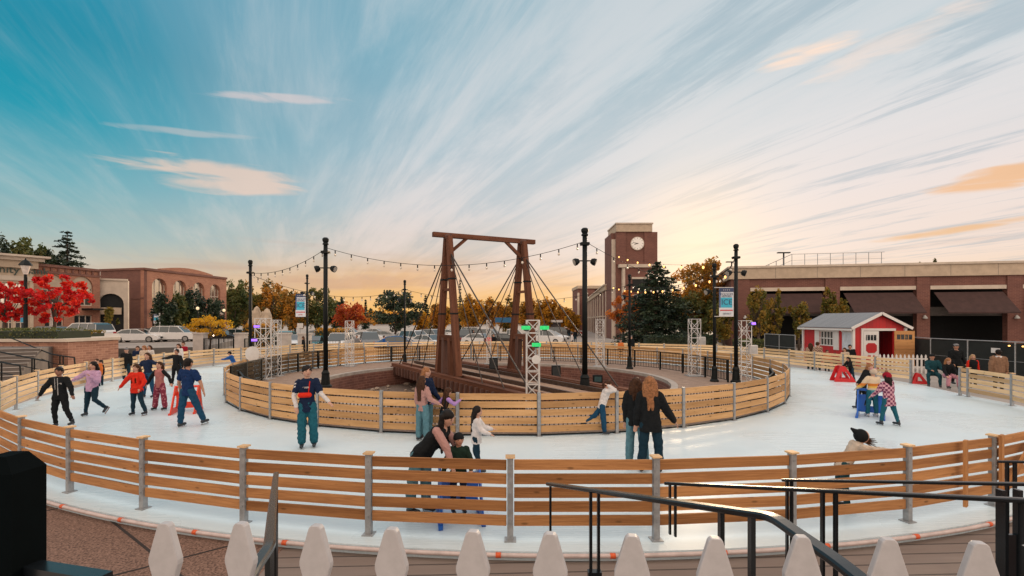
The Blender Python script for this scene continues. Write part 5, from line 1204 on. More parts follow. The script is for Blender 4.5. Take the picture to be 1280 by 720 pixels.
# hedges
def hedge(x0, x1, y0, y1, z0, z1, label, kind='green', n=4200, ls=.12):
    t = thing('hedge', label, 'hedge', ((x0+x1)/2, (y0+y1)/2, z0)); C = rng.uniform(0, 1, (n, 3)); C[:, 2] = np.where(rng.uniform(size=n) < .5, rng.uniform(.85, 1.08, n), C[:, 2]); C[:, 1] = np.where(C[:, 2] < .85, C[:, 1]*.2, C[:, 1])
    P = np.stack([x0+C[:, 0]*(x1-x0), y0+C[:, 1]*(y1-y0), z0+C[:, 2]*(z1-z0)+rng.normal(size=n)*.03], 1); leaf_mesh('foliage', P, ls, rng.integers(0, 3, n), LM[kind], t)
    q = MB(); q.box(x0+.1, x1-.1, y0+.12, y1-.12, z0, z1-.12); q.build('inner_twigs', mat('twigs', (.02, .03, .015), .9), t)
hedge(-44, X(88, 28), 27.2, 29.6, 1.78, 2.32, 'long clipped green hedge along the top of the brick planter')
hedge(X(92, 31), X(118, 31), 30.6, 32.0, 1.78, 2.12, 'small leafy shrubs at the right end of the planter beside the white car', 'olive', 900)
hedge(X(806, 48), X(895, 48), 47.5, 49, -.12, 1.2, 'low dark hedge along the pavement under the dark conifer', 'dark', 3000, .22)
hedge(X(920, 41), X(957, 41), 40.6, 42, -.12, 1.1, 'low green hedge left of the black screened fence', 'green', 1500, .18)
hedge(X(306, 44), X(345, 44), 43.4, 44.6, -.1, 2.3, 'loose autumn shrubs with orange flowers behind the left lattice tower', 'gold', 1300, .2)
hedge(X(395, 47), X(436, 47), 46.4, 47.4, -.1, 1.9, 'orange and yellow shrubs behind the tall left pole', 'gold', 900, .2)

# distant land
far_m = mat('distant_trees', (.10, .065, .03), .95, .3, .05)
mb = MB(); n = 120; prev = None
for k in range(n):
    a = radians(-62+124*k/(n-1)); r = 330; hgt = 7+4*noise.noise(Vector((k*.35, 0, 0)))+2.5*noise.noise(Vector((k*1.9, 3, 0)))
    p = (r*sin(a), r*cos(a)); mb.v += [(*p, -.2), (*p, hgt), (p[0]*1.25, p[1]*1.25, hgt*.4)]
    if k: b_ = 3*k; mb.face((b_-3, b_, b_+1, b_-2)); mb.face((b_-2, b_+1, b_+2, b_-1))
tag(mb.build('hills', far_m), kind='structure')
C = []
for k in range(9000):
    a = radians(random.uniform(-55, 40)); r = random.uniform(255, 320); hh = 8+4*noise.noise(Vector((a*14, r*.02, 0)))+2*noise.noise(Vector((a*60, 1, 0))); C.append((r*sin(a), r*cos(a), random.uniform(0, 1)**.5*hh))
wood_ = leaf_mesh('distant_wood', np.array(C), 2.4, rng.integers(0, 3, len(C)), LM['autumn'], None); tag(wood_, 'hazy band of distant autumn woodland on the horizon behind the parking lot', 'woodland', kind='stuff')

# ------------------------------------------------ vehicles
tyre = mat('tyre_rubber', (.015, .015, .015), .8); rimm = mat('alloy_rim', (.42, .42, .42), .3, metal=.7)
carglass = mat('car_glass', (.02, .035, .04), .05, .05, spec=1.0); redl = mat('tail_light', (.35, .01, .01), .3); headl = mat('head_light', (.7, .7, .68), .15)
def carbody(prof, w, tumble=0.0):
    """loft the side outline across the width with rounded shoulders"""
    mb = MB(); n = len(prof); sec = [(-w/2, .0), (-w/2+.05, .045), (-w/2+.16, .075), (w/2-.16, .075), (w/2-.05, .045), (w/2, 0)]
    cx = sum(p[0] for p in prof)/n; cz = sum(p[1] for p in prof)/n
    for y, g_ in sec:
        for x, z in prof:
            f = tumble*max(0, z-.75)*(1 if y > 0 else -1)*-1
            k = .06-g_*.8
            mb.v.append((x-(x-cx)/2.3*k, y+(f if abs(y) > .3 else f*.6), z-(.03-g_*.4)*(1 if z > cz else 0)))
    for i in range(len(sec)-1):
        for k in range(n): j = (k+1) % n; mb.face((i*n+k, i*n+j, (i+1)*n+j, (i+1)*n+k))
    mb.face(list(range(n))[::-1]); mb.face([(len(sec)-1)*n+k for k in range(n)]); return mb
def make_car(kind, paint):
    root = thing({'sedan': 'sedan_car', 'suv': 'sport_utility_car', 'van': 'delivery_van', 'pickup': 'pickup_truck'}[kind], None, 'car')
    pm = mat('car_paint_'+paint[0], paint[1], .25, .03, metal=.1, spec=.6)
    if kind == 'sedan':
        L = 4.7; body = [(-2.35, .35), (-2.3, .7), (-2.2, .93), (-1.6, .98), (1.0, .95), (1.9, .82), (2.28, .66), (2.35, .4), (2.2, .24), (-2.2, .24)]
        cab = [(-1.85, .93), (-1.15, 1.36), (-.6, 1.43), (.2, 1.42), (1.15, .92)]; wx = 1.42
    elif kind == 'pickup':
        L = 5.4; body = [(-2.7, .45), (-2.7, 1.12), (-.6, 1.12), (1.3, 1.1), (2.5, 1.0), (2.68, .75), (2.65, .4), (-2.6, .38)]
        cab = [(-.75, 1.08), (-.65, 1.72), (-.1, 1.8), (.75, 1.76), (1.45, 1.06)]; wx = 1.75
    else:
        L = 4.7; body = [(-2.32, .4), (-2.34, .9), (-2.25, 1.08), (1.1, 1.05), (2.0, .97), (2.3, .78), (2.35, .45), (2.2, .28), (-2.2, .28)]
        cab = [(-2.2, 1.05), (-2.0, 1.6), (-1.6, 1.72), (.1, 1.74), (.55, 1.68), (1.3, 1.03)]; wx = 1.4
    b_ = carbody(body, 1.82).build('body', pm, root, local=True, smooth=False)
    # cabin: glass block, paint roof and pillars
    def cabin(sc, zsh, m, nm, par, w=1.72):
        q = MB(); n = len(cab)
        for s_ in (-1, 1):
            for x, z in cab: q.v.append((x, s_*(w/2-(z-cab[0][1])*.28), z+zsh))
        for k in range(n): j = (k+1) % n; q.face((k, j, j+n, k+n))
        q.face(list(range(n))[::-1]); q.face(list(range(n, 2*n))); return q.build(nm, m, par, local=True)
    cabin(1, 0, carglass, 'windows', root)
    zr = max(z for x, z in cab); q = MB(); top = [p for p in cab if p[1] > zr-.14]
    xs0, xs1 = min(p[0] for p in top), max(p[0] for p in top)
    n = len(top)
    for s_ in (-1, 1):
        for x, z in top: q.v.append((x, s_*(.87-(z-cab[0][1])*.28+.01), z+.012))
        for x, z in top: q.v.append((x, s_*(.87-(z-cab[0][1])*.28+.01), z-.05))
    # roof skin
    for k in range(n-1): q.face((k, k+1, 2*n+k+1, 2*n+k))
    for s_ in (0, 2*n):
        for k in range(n-1): q.face((s_+k, s_+k+1, s_+n+k+1, s_+n+k))
    q.face((0, 2*n, 3*n, n)); q.face((n-1, 2*n-1, 4*n-1, 3*n-1)); q.build('roof', pm, root, local=True)
    q = MB()
    for s_ in (-1, 1):
        yy = lambda z: s_*(.865-(z-cab[0][1])*.28+.006)
        lo, hi = cab[0], cab[1]; q.bar((lo[0]+.02, yy(lo[1]), lo[1]), (hi[0], yy(hi[1]), hi[1]), .03, .09)
        lo, hi = cab[-1], cab[-2]; q.bar((lo[0]-.02, yy(lo[1]), lo[1]), (hi[0], yy(hi[1]), hi[1]), .03, .07)
        for xm in ((-.35,) if kind != 'suv' else (-1.2, -.25)): q.bar((xm, yy(cab[0][1]), cab[0][1]), (xm, yy(zr-.03), zr-.03), .025, .07)
    q.build('pillars', pm, root, local=True)
    for x in (-wx, wx):
        for s_ in (-1, 1):
            q = MB(); q.tube([(x, s_*.70, .33), (x, s_*.925, .33)], .335, 18); wh = q.build('wheel', tyre, root, local=True)
            q = MB(); q.tube([(x, s_*.926, .33), (x, s_*.937, .33)], .22, 14); q.build('rim', rimm, wh, local=True)
    for s_ in (-1, 1):
        q = MB(); q.box(L/2-.22, L/2-.03, s_*.66-.17, s_*.66+.17, .60, .74); q.build('headlight', headl, root, local=True)
        q = MB(); q.box(-L/2-.005, -L/2+.12, s_*.72-.15, s_*.72+.15, .72, .92); q.build('tail_light', redl, root, local=True)
    q = MB(); q.box(L/2-.06, L/2+.012, -.45, .45, .42, .60); q.build('grille', black, root, local=True)
    q = MB(); q.box(-L/2-.02, -L/2+.02, -.25, .25, .52, .64); q.build('number_plate', wmetal, root, local=True)
    return root
paints = {'white': (.68, .68, .68), 'silver': (.38, .39, .40), 'black': (.02, .022, .025), 'red': (.30, .02, .02), 'blue': (.03, .12, .30), 'grey': (.14, .145, .15), 'teal': (.05, .22, .26)}
protos = {}
def car(kind, paint, px, Z, rz, label, z0=-.115, grp='cars in the parking lot'):
    if (kind, paint) not in protos: protos[kind, paint] = make_car(kind, (paint, paints[paint])); o = protos[kind, paint]
    else: o = copy_tree(protos[kind, paint])
    o.location = (X(px, Z), Z, z0); o.rotation_euler = (0, 0, radians(rz)); tag(o, label, 'car', grp)
UG = 'cars parked along the street at the left'
car('sedan', 'white', 173, 52, 12, 'white sedan parked nearest the planter, seen from its rear left side', GZ, UG)
car('suv', 'white', 219, 53.5, 10, 'white sport utility car parked right of the white sedan', GZ, UG)
car('sedan', 'black', 195, 57, 30, 'dark car half hidden between the white sedan and the white sport utility car', GZ, UG)
car('sedan', 'white', 238, 57.5, 5, 'white sedan half hidden behind the right end of the white sport utility car', GZ, UG)
car('suv', 'white', 107, 44, 170, 'white sport utility car behind the right end of the brick planter', .85, UG)
car('sedan', 'grey', 60, 44.6, 175, 'grey car hidden behind the hedge at the left', .85, UG)
lot = [('suv', 'teal', 357, 52, -75, 'teal-windowed sport utility car facing the camera left of the left banner'), ('sedan', 'white', 374, 50, -80, 'white sedan just left of the slim banner pole'), ('sedan', 'teal', 392, 46, -85, 'teal car facing the camera just right of the banner pole'), ('suv', 'white', 406, 52, -70, 'white sport utility car behind the tall pole'), ('suv', 'white', 425, 46.5, -88, 'white sport utility car facing the camera right of the tall pole'), ('sedan', 'red', 412, 56, 0, 'dark red car mostly hidden by the tall pole'), ('sedan', 'white', 460, 66, 0, 'white sedan far back below the dark green spreading tree, left end'), ('suv', 'grey', 462, 50, -70, 'dark grey sport utility car left of the thin pole'), ('sedan', 'silver', 480, 68, 10, 'silver sedan far back under the dark green spreading tree'), ('sedan', 'blue', 500, 46, 5, 'blue car right behind the fence at the thin pole'), ('suv', 'white', 520, 56, -40, 'white sport utility car right of the thin pole'), ('sedan', 'silver', 512, 60, -30, 'silver sedan behind the blue car'), ('sedan', 'white', 538, 50, -35, 'white sedan just left of the left A-frame'), ('suv', 'silver', 541, 64, -35, 'silver sport utility car behind the white sedan by the left A-frame'), ('pickup', 'black', 583, 60, -90, 'black pickup truck facing the camera just right of the left A-frame'), ('sedan', 'white', 602, 55, -30, 'white sedan behind the slim lattice tower'), ('suv', 'silver', 612, 66, -20, 'silver sport utility car right of the slim lattice tower'), ('sedan', 'black', 630, 54, 10, 'black car left of the foot of the right A-frame'), ('pickup', 'white', 640, 64, 0, 'white pickup truck left of the right A-frame'), ('suv', 'white', 683, 60, -20, 'white sport utility car right behind the green stage lights'), ('sedan', 'white', 690, 66, -25, 'white sedan parked behind the right green stage light'), ('suv', 'grey', 700, 84, 0, 'grey sport utility car far back near the arcade building'), ('sedan', 'red', 712, 92, 0, 'small dark red car far back near the arcade building'), ('sedan', 'white', 470, 84, 0, 'white sedan farthest back left of the thin pole'), ('suv', 'white', 436, 76, 0, 'white sport utility car far back under the red-orange tree'), ('sedan', 'silver', 400, 74, 0, 'silver car far back behind the tall pole'), ('sedan', 'white', 560, 80, 0, 'white car far back between the legs of the left A-frame'), ('suv', 'white', 592, 84, 0, 'white sport utility car far back right of the left A-frame'), ('sedan', 'white', 550, 70, 0, 'white car behind the left leg of the left A-frame'), ('sedan', 'silver', 322, 62, 0, 'silver car behind the left lattice towers'), ('suv', 'white', 300, 66, 5, 'white sport utility car behind the right-hand pale pier'), ('suv', 'black', 275, 64, 5, 'dark sport utility car under the yellow tree')]
for k in lot: car(*k)
# blue canopy and market shed in the distance
q = MB(); Zc = 88; cn = thing('shade_canopy', 'long blue canopy far back behind the rods left of the right A-frame', 'canopy', (X(630, Zc), Zc, 0))
q.bar((X(619, Zc), Zc, 2.85), (X(643, Zc), Zc, 2.85), 2.4, .9); q.build('cover', mat('blue_canvas', (.02, .12, .26), .7), cn)
for px in (620, 642): q = MB(); q.bar((X(px, Zc), Zc, -.1), (X(px, Zc), Zc, 2.4), .12); q.build('post', galv, cn)
q = MB(); Zc = 95; cn = thing('kiosk', 'small pale-roofed kiosk far back left of the arcade building', 'kiosk', (X(692, Zc), Zc, 0)); q.box(X(684, Zc), X(701, Zc), Zc, Zc+2, -.1, 2.4); q.build('wall', mat('kiosk_wall', (.07, .06, .06), .8), cn)
q = MB(); q.box(X(682, Zc), X(703, Zc), Zc-.4, Zc+2.3, 2.4, 2.85); q.build('roof', wmetal, cn)
q = MB(); Zc = 70; cn = thing('sign_board', 'small white square sign above the cars left of the left banner pole', 'sign', (X(375, Zc), Zc, 0)); q.box(X(371.5, Zc), X(378.5, Zc), Zc, Zc+.1, zz(410, Zc), zz(404, Zc)); q.build('panel', white, cn)
q = MB(); q.bar((X(375, Zc), Zc+.05, -.1), (X(375, Zc), Zc+.05, zz(410, Zc)), .1); q.build('post', galv, cn)
# small rocky outcrop / covered shape behind the left towers
q = MB(); Zc = 60
for a in range(5): q.ell((X(318+a*4.2, Zc), Zc+random.uniform(-.5, .5), 1.5), .75, .6, 2.6+.5*sin(a*1.7), 10, 8)
tag(q.build('stone_monument', mat('monument_stone', (.48, .38, .28), .9, .2, 1.5, .4), smooth=True), 'pale rounded stone monument above the purple stage lights at the left', 'monument')
# ------------------------------------------------ people
tmpS = bpy.data.scenes.new('tmp')
def remesh(mb, vox, name, mats, parent, pick=None, smooth_it=2, wr=0.0, wscale=9, loc=Vector((0, 0, 0))):
    """fuse the overlapping closed shapes of mb into one continuous skin"""
    me = bpy.data.meshes.new('r'); me.from_pydata(mb.v, [], mb.f); o = bpy.data.objects.new('r', me); tmpS.collection.objects.link(o)
    m = o.modifiers.new('m', 'REMESH'); m.mode = 'VOXEL'; m.voxel_size = vox
    if smooth_it: s_ = o.modifiers.new('s', 'SMOOTH'); s_.factor = .5; s_.iterations = smooth_it
    tmpS.view_layers[0].update()
    with bpy.context.temp_override(scene=tmpS, view_layer=tmpS.view_layers[0]): dg = bpy.context.evaluated_depsgraph_get()
    out = bpy.data.meshes.new_from_object(o.evaluated_get(dg)); bpy.data.objects.remove(o); bpy.data.meshes.remove(me)
    nv = len(out.vertices); co = np.empty(nv*3, 'f'); out.vertices.foreach_get('co', co); co = co.reshape(-1, 3)
    if wr:
        nn_ = np.empty(nv*3, 'f'); out.vertices.foreach_get('normal', nn_); nn_ = nn_.reshape(-1, 3)
        ph = rng.uniform(0, 20, 3); d = np.zeros(nv)
        for fr, am in ((wscale, 1), (wscale*2.1, .6), (wscale*3.7, .35)):
            k = rng.normal(size=(3, 3))*fr; d += am*np.sin(co@k[0]+2*np.sin(co@k[1]*.6+ph[0])+ph[1])*np.cos(co@k[2]+ph[2])
        co = co+nn_*(d*wr)[:, None].astype('f')
    out.name = name; out.vertices.foreach_set('co', co.astype('f').ravel())
    for mm in (mats if isinstance(mats, (list, tuple)) else [mats]): out.materials.append(mm)
    if pick:
        nf = len(out.polygons); c = np.empty(nf*3, 'f'); out.polygons.foreach_get('center', c); out.polygons.foreach_set('material_index', pick(c.reshape(-1, 3)).astype('i'))
    else: out.polygons.foreach_set('material_index', np.zeros(len(out.polygons), 'i'))
    out.polygons.foreach_set('use_smooth', [True]*len(out.polygons)); out.update()
    return link(name, out, parent)
def cap(mb, a, b, ra, rb, n=10):
    """closed tapered capsule"""
    a = Vector(a); b = Vector(b); d = b-a; L = d.length or 1e-4; d = d/L
    P = []; R = []
    for k in (0.02, .35, .7): P.append(a-d*ra*(1-k)); R.append(ra*sqrt(max(.01, 1-(1-k)**2)))
    P.append(a); R.append(ra); P.append(b); R.append(rb)
    for k in (.7, .35, .02): P.append(b+d*rb*(1-k)); R.append(rb*sqrt(max(.01, 1-(1-k)**2)))
    mb.tube(P, R, n)
def loft(mb, secs, Sv, Fv, n=16):
    """secs: [(centre, half width along Sv, half depth along Fv)]"""
    b = len(mb.v)
    for c, w, d in secs:
        for k in range(n): t = 2*pi*k/n; mb.v.append(tuple(Vector(c)+Sv*(cos(t)*w)+Fv*(sin(t)*d)))
    for i in range(len(secs)-1):
        for k in range(n): j = (k+1) % n; mb.face((b+i*n+k, b+i*n+j, b+(i+1)*n+j, b+(i+1)*n+k))
    mb.face([b+k for k in range(n)][::-1]); mb.face([b+(len(secs)-1)*n+k for k in range(n)])
SK = {'light': mat('skin_light', (.50, .28, .20), .55, .04), 'tan': mat('skin_tan', (.40, .20, .13), .55, .04), 'brown': mat('skin_brown', (.26, .12, .075), .55, .04)}
HR = {'black': mat('hair_black', (.012, .009, .008), .5, .2, 30, spec=.15), 'brown': mat('hair_brown', (.065, .028, .014), .6, .3, 30, spec=.15), 'auburn': mat('hair_auburn', (.36, .16, .07), .6, .3, 30, spec=.2), 'blonde': mat('hair_blonde', (.42, .25, .12), .5, .25, 30)}
eye_m = mat('eye_dark', (.02, .012, .01), .3); lip_m = mat('lip', (.30, .08, .07), .5)
CL = {}
def cloth(name, col, var=.12, scale=14, **k):
    CL[name] = mat('cloth_'+name, col, .9, var, scale, spec=.12, **k); return name
for nm, c in (('black', (.012, .014, .016)), ('navy', (.012, .022, .055)), ('teal_jeans', (.018, .115, .16)), ('blue_jeans', (.015, .065, .13)), ('light_jeans', (.10, .22, .27)), ('dark_jeans', (.012, .035, .055)), ('lilac', (.50, .32, .48)), ('red', (.62, .03, .015)), ('mauve', (.42, .24, .22)), ('white', (.66, .63, .62)), ('cream', (.55, .45, .36)), ('pink', (.55, .26, .32)), ('dkteal', (.015, .06, .075)), ('brown', (.24, .14, .09)), ('grey', (.20, .20, .21)), ('rosy', (.42, .17, .16)), ('green_black', (.012, .028, .02)), ('orange', (.60, .16, .04)), ('burgundy', (.30, .012, .03)), ('blue', (.02, .10, .35)), ('plaid_brown', (.36, .26, .19)), ('purple', (.40, .24, .55)), ('tan', (.45, .30, .20))): cloth(nm, c)
cloth('navy_polo', (.010, .03, .10))
def patt(name, a, b, scale, kind='check'):
    m = mat('cloth_'+name, a if kind != 'bands' else (.5, .3, .1), .9, spec=.12); CL[name] = m; t = m.node_tree; p = t.nodes['Principled BSDF']; tc_ = N(t, 'ShaderNodeTexCoord')
    if kind == 'check':
        n = N(t, 'ShaderNodeTexChecker'); n.inputs['Scale'].default_value = scale; n.inputs[1].default_value = (*a, 1); n.inputs[2].default_value = (*b, 1); t.links.new(tc_.outputs['Object'], n.inputs[0]); t.links.new(n.outputs[0], p.inputs['Base Color'])
    elif kind == 'spots':
        n = N(t, 'ShaderNodeTexVoronoi'); n.inputs['Scale'].default_value = scale; t.links.new(tc_.outputs['Object'], n.inputs['Vector']); t.links.new(mixc(t, smooth(t, n.outputs['Distance'], .3, .42), (*a, 1), (*b, 1)), p.inputs['Base Color'])
    elif kind == 'bands':
        s_ = N(t, 'ShaderNodeSeparateXYZ'); t.links.new(tc_.outputs['Object'], s_.inputs[0]); r = ramp(t, s_.outputs[2], a, 'CONSTANT'); t.links.new(r, p.inputs['Base Color'])
patt('plaid_pink', (.58, .32, .38), (.16, .04, .09), 17); patt('pattern_pants', (.50, .22, .26), (.22, .04, .07), 16, 'spots'); patt('plaid_tan', (.45, .32, .25), (.15, .09, .07), 16)
boot_m = mat('skate_boot', (.015, .022, .032), .4); boot_w = mat('skate_boot_pale', (.5, .5, .5), .4); blade_m = mat('skate_blade', (.5, .5, .5), .25, metal=.8)
def V3(*a): return Vector(a).normalized()
DN = (0, 0, -1)
def human(label, px, Zy, h, yaw=0, lean=(0, 0), top='black', bottom='blue_jeans', skin='light', hair='brown', hl='short', A=((-.18, 0, -1), (-.1, -.1, -1)), B=((.18, 0, -1), (.1, -.1, -1)), TA=((-.05, 0, -1), (-.02, 0, -1)), TB=((.05, 0, -1), (.02, 0, -1)), sleeve='long', fem=False, hat=None, look=None, puff=0.0, wide=0.0, skates=True, z0=0.0, x=None, group='skaters on the ice', extras=None, sleevecol=None, vox=.0135, sit=None, hem=.0, bootc=None):
    """Zy: (pixel row of the lowest foot) if > 100 else distance; lean = (sideways, forward away from the camera) of the trunk"""
    if Zy > 100: p0 = g(px, Zy, z0)
    else: p0 = Vector((X(px, Zy), Zy, z0))
    y_ = radians(yaw); F = Vector((sin(y_), -cos(y_), 0)); Sv = Vector((cos(y_), sin(y_), 0))
    if Sv.x < -.05: Sv = -Sv
    T = Vector((lean[0], lean[1], 1)).normalized(); Ft = (F-T*F.dot(T)).normalized(); St = (Sv-T*Sv.dot(T)).normalized()
    hipw = .052*h; thl, shl, ank = .235*h, .225*h, .045*h
    ta, tb = [Vector(v).normalized() for v in TA], [Vector(v).normalized() for v in TB]
    da = -(ta[0]*thl+ta[1]*shl).z; db = -(tb[0]*thl+tb[1]*shl).z; bl = .042 if skates else 0
    hipz = z0+bl+ank+max(da, db) if sit is None else z0+sit
    fc = (ta[0]*thl+ta[1]*shl)+(tb[0]*thl+tb[1]*shl)
    C = Vector((p0.x, p0.y, hipz))-Vector((fc.x, fc.y, 0))*.5*(1 if sit is None else 0)
    t = thing('person', label, 'person', (C.x, C.y, z0), group=group)
    P = C; sh = P+T*(.295*h); nk = P+T*(.335*h); sw = (.108 if not fem else .096)*h
    hd_ = T.copy() if look is None else (T*.35+Vector((0, 0, .65))).normalized(); 
    head = nk+hd_*(.082*h); kf = 1.12 if h < 1.3 else 1.0; r = .066*h*kf
    if look is not None: LF = Vector(look).normalized()
    else: LF = (F-hd_*F.dot(hd_)).normalized()
    LF = (LF-hd_*LF.dot(hd_)*.6).normalized(); LS = hd_.cross(LF).normalized(); LU = LF.cross(LS).normalized()
    HM = Matrix((LS, LF, LU)).transposed()
    # --- body
    hr_ = 1
    mb = MB(); mb.ell(head, r*.80, r*.98, r*1.05, 16, 12, HM); mb.ell(head+LF*r*.28-LU*r*.55, r*.52, r*.62, r*.5, 12, 8, HM)
    mb.ell(head+LF*r*.95-LU*r*.14, r*.11, r*.13, r*.2, 8, 6, HM)
    for s_ in (-1, 1): mb.ell(head+LS*s_*r*.82-LU*r*.05-LF*r*.05, r*.1, r*.18, r*.26, 8, 6, HM)
    cap(mb, nk-T*.03*h, head-LU*r*.4-LF*r*.1, .034*h, .031*h)
    bw = 1.0 if not fem else .93
    loft(mb, [(P-T*.03*h, .06*h*bw, .05*h), (P+T*.02*h, .088*h, .062*h), (P+T*.11*h, .070*h*bw, .052*h), (P+T*.2*h, .088*h*bw, .062*h), (P+T*.28*h, sw*.98, .058*h), (P+T*.315*h, .06*h, .045*h), (P+T*.335*h, .03*h, .03*h)], St, Ft)
    hands = []; arms = []
    for sg, arm in ((-1, A), (1, B)):
        s0 = sh+St*(sg*sw*.92)-T*.012*h; u, f = Vector(arm[0]).normalized(), Vector(arm[1]).normalized(); e = s0+u*.165*h; w = e+f*.148*h
        arms.append((s0, e, w, u, f)); cap(mb, s0, e, .033*h, .025*h); cap(mb, e, w, .025*h, .017*h)
        hx = f; hb = hx.cross(Vector((0, 0, 1)));  hb = hb.normalized() if hb.length > .2 else Sv.copy(); hn = hx.cross(hb).normalized()
        loft(mb, [(w-hx*.005*h, .014*h, .011*h), (w+hx*.02*h, .023*h, .011*h), (w+hx*.048*h, .025*h, .010*h), (w+hx*.054*h, .02*h, .008*h)], hb, hn, 10)
        for k in range(4):
            o_ = w+hx*.045*h+hb*((k-1.5)*.0125*h); L_ = (.036, .042, .040, .031)[k]*h; m_ = o_+hx*L_*.55+hn*.003*h; cap(mb, o_, m_, .0055*h, .005*h, 6); cap(mb, m_, m_+(hx*.9+hn*.45).normalized()*L_*.5, .005*h, .0042*h, 6)
        th = w+hx*.015*h+hb*.02*h; cap(mb, th, th+(hx*.7+hb*.6).normalized()*.032*h, .0075*h, .0055*h, 6)
        hands.append(w+hx*.06*h)
    feet = []; legs = []
    for sg, leg in ((-1, ta), (1, tb)):
        hj = P+Sv*(sg*hipw)-Vector((0, 0, .0)); kn = hj+leg[0]*thl; an = kn+leg[1]*shl; legs.append((hj, kn, an)); feet.append(an)
        cap(mb, hj, kn, .046*h, .030*h); cap(mb, kn, kn.lerp(an, .35), .029*h, .031*h); cap(mb, kn.lerp(an, .3), an, .031*h, .019*h)
        fdir = F.copy() if abs(leg[1].z) > .75 else (F*.6+Vector((0, 0, -1))*.8-leg[1]*.1).normalized()
        sh_dir = leg[1]; fdir = (fdir-sh_dir*fdir.dot(sh_dir)).normalized() if abs(leg[1].z) < .93 else fdir
        legs[-1] = (hj, kn, an, fdir)
    body = remesh(mb, vox, 'body', [SK[skin]], t, smooth_it=1)
    # face details
    q = MB()
    for s_ in (-1, 1): q.ell(head+LF*r*.80+LS*s_*r*.32+LU*r*.08, r*.11, r*.14, r*.075, 8, 6, HM)
    q.build('eyes', eye_m, body, smooth=True)
    q = MB(); q.ell(head+LF*r*.90-LU*r*.50, r*.22, r*.08, r*.06, 8, 6, HM); q.build('mouth', lip_m, body, smooth=True)
    if hair != 'black' or hl != 'none':
        q = MB()
        for s_ in (-1, 1): q.ell(head+LF*r*.84+LS*s_*r*.33+LU*r*.27, r*.18, r*.07, r*.035, 8, 4, HM)
        q.build('eyebrows', HR[hair], body, smooth=True)
    # --- hair
    if hl != 'none':
        q = MB(); q.ell(head-LF*r*.10+LU*r*.24, r*.91, r*1.0, r*.97, 14, 10, HM); q.ell(head-LF*r*.3-LU*r*.1, r*.88, r*.8, r*.8, 12, 8, HM)
        if hl in ('long', 'mid', 'wavy'):
            n_ = {'long': .24, 'mid': .11, 'wavy': .20}[hl]*h
            for s_ in (-1, -.35, .35, 1):
                a0_ = head-LF*r*(.35+.45*(1-abs(s_)))+LS*s_*r*.72+LU*r*.1; a1 = a0_-Vector((0, 0, 1))*r*1.1-LF*r*.25+LS*s_*r*.1; a2 = a1-((T*.8+Vector((0, 0, .5))).normalized() if T.z > .8 else Vector((0, 0, 1)))*n_-Ft*r*.25*(1 if abs(s_) < 1 else -.9)
                cap(q, a0_, a1, r*.42, r*.46, 8); cap(q, a1, a2, r*.46, r*.22, 8)
        if hl == 'tail': cap(q, head-LF*r*.9+LU*r*.3, head-LF*r*1.5-LU*r*.6, r*.35, r*.3, 8); cap(q, head-LF*r*1.5-LU*r*.6, head-LF*r*1.4-Vector((0, 0, r*2.3)), r*.3, r*.14, 8)
        if hl == 'crop': pass
        remesh(q, vox, 'hair', HR[hair], t, smooth_it=1, wr=.003*h, wscale=30)
    # --- top
    pf = .012*h+puff*h; tm = CL[top]; q = MB(); hm = .06*h+hem*h
    loft(q, [(P-T*hm, (.090+puff+(.014 if hem > 0 else 0))*h, (.066+puff)*h), (P+T*.03*h, (.094+puff)*h, (.068+puff)*h), (P+T*.11*h, (.080+puff)*h*bw+.004*h, (.064+puff)*h), (P+T*.2*h, (.097+puff)*h*bw, (.073+puff*.8)*h), (P+T*.28*h, sw*1.03+puff*h*.5, (.069+puff*.6)*h), (P+T*.318*h, .068*h, .052*h), (P+T*.332*h, .042*h, .040*h)], St, Ft)
    sleeves = MB() if sleevecol else q
    for s0, e, w, u, f in arms:
        sl = (.036 if sleeve == 'tee' else .042 if not sleevecol else .039)*h; pf = .004*h if sleevecol and sleeve == 'long' else .012*h+puff*h; cap(sleeves if sleevecol else q, s0, e if sleeve != 'short' else s0+u*.105*h, sl+pf*(.4 if sleeve != 'tee' else 0), (.036 if sleeve == 'long' else .030 if sleeve == 'tee' else .042)*h+pf*(.4 if sleeve != 'tee' else 0))
        if sleeve != 'short': cap(sleeves if sleevecol else q, e, w-f*.005*h, (.034 if sleeve == 'long' else .029)*h+pf*(.4 if sleeve == 'long' else 0), .024*h+pf*(.3 if sleeve == 'long' else 0))
    if sleevecol and sleeve == 'tee':
        for s0, e, w, u, f in arms: cap(q, s0, s0+u*.11*h, .044*h, .043*h)
    if hat == 'hood_down': q.ell(nk-Ft*.05*h+T*.0*h, .075*h, .05*h, .04*h, 12, 8)
    tp = remesh(q, vox, 'top', tm, t, smooth_it=2, wr=.0062*h, wscale=12)
    if sleevecol: remesh(sleeves, vox, 'sleeves', CL[sleevecol], t, smooth_it=2, wr=.004*h, wscale=16)
    # --- trousers
    q = MB(); loft(q, [(P+T*.04*h, .084*h, .064*h), (P, .092*h, .066*h), (P-Vector((0, 0, .05*h)), .085*h, .060*h)], Sv, F)
    for hj, kn, an, fd in legs: cap(q, hj, kn, .061*h, (.043+wide*.6)*h); cap(q, kn, an+(kn-an).normalized()*.012*h, (.042+wide*.6)*h, (.031+wide)*h)
    remesh(q, vox, 'trousers', CL[bottom], t, smooth_it=2, wr=.005*h, wscale=14)
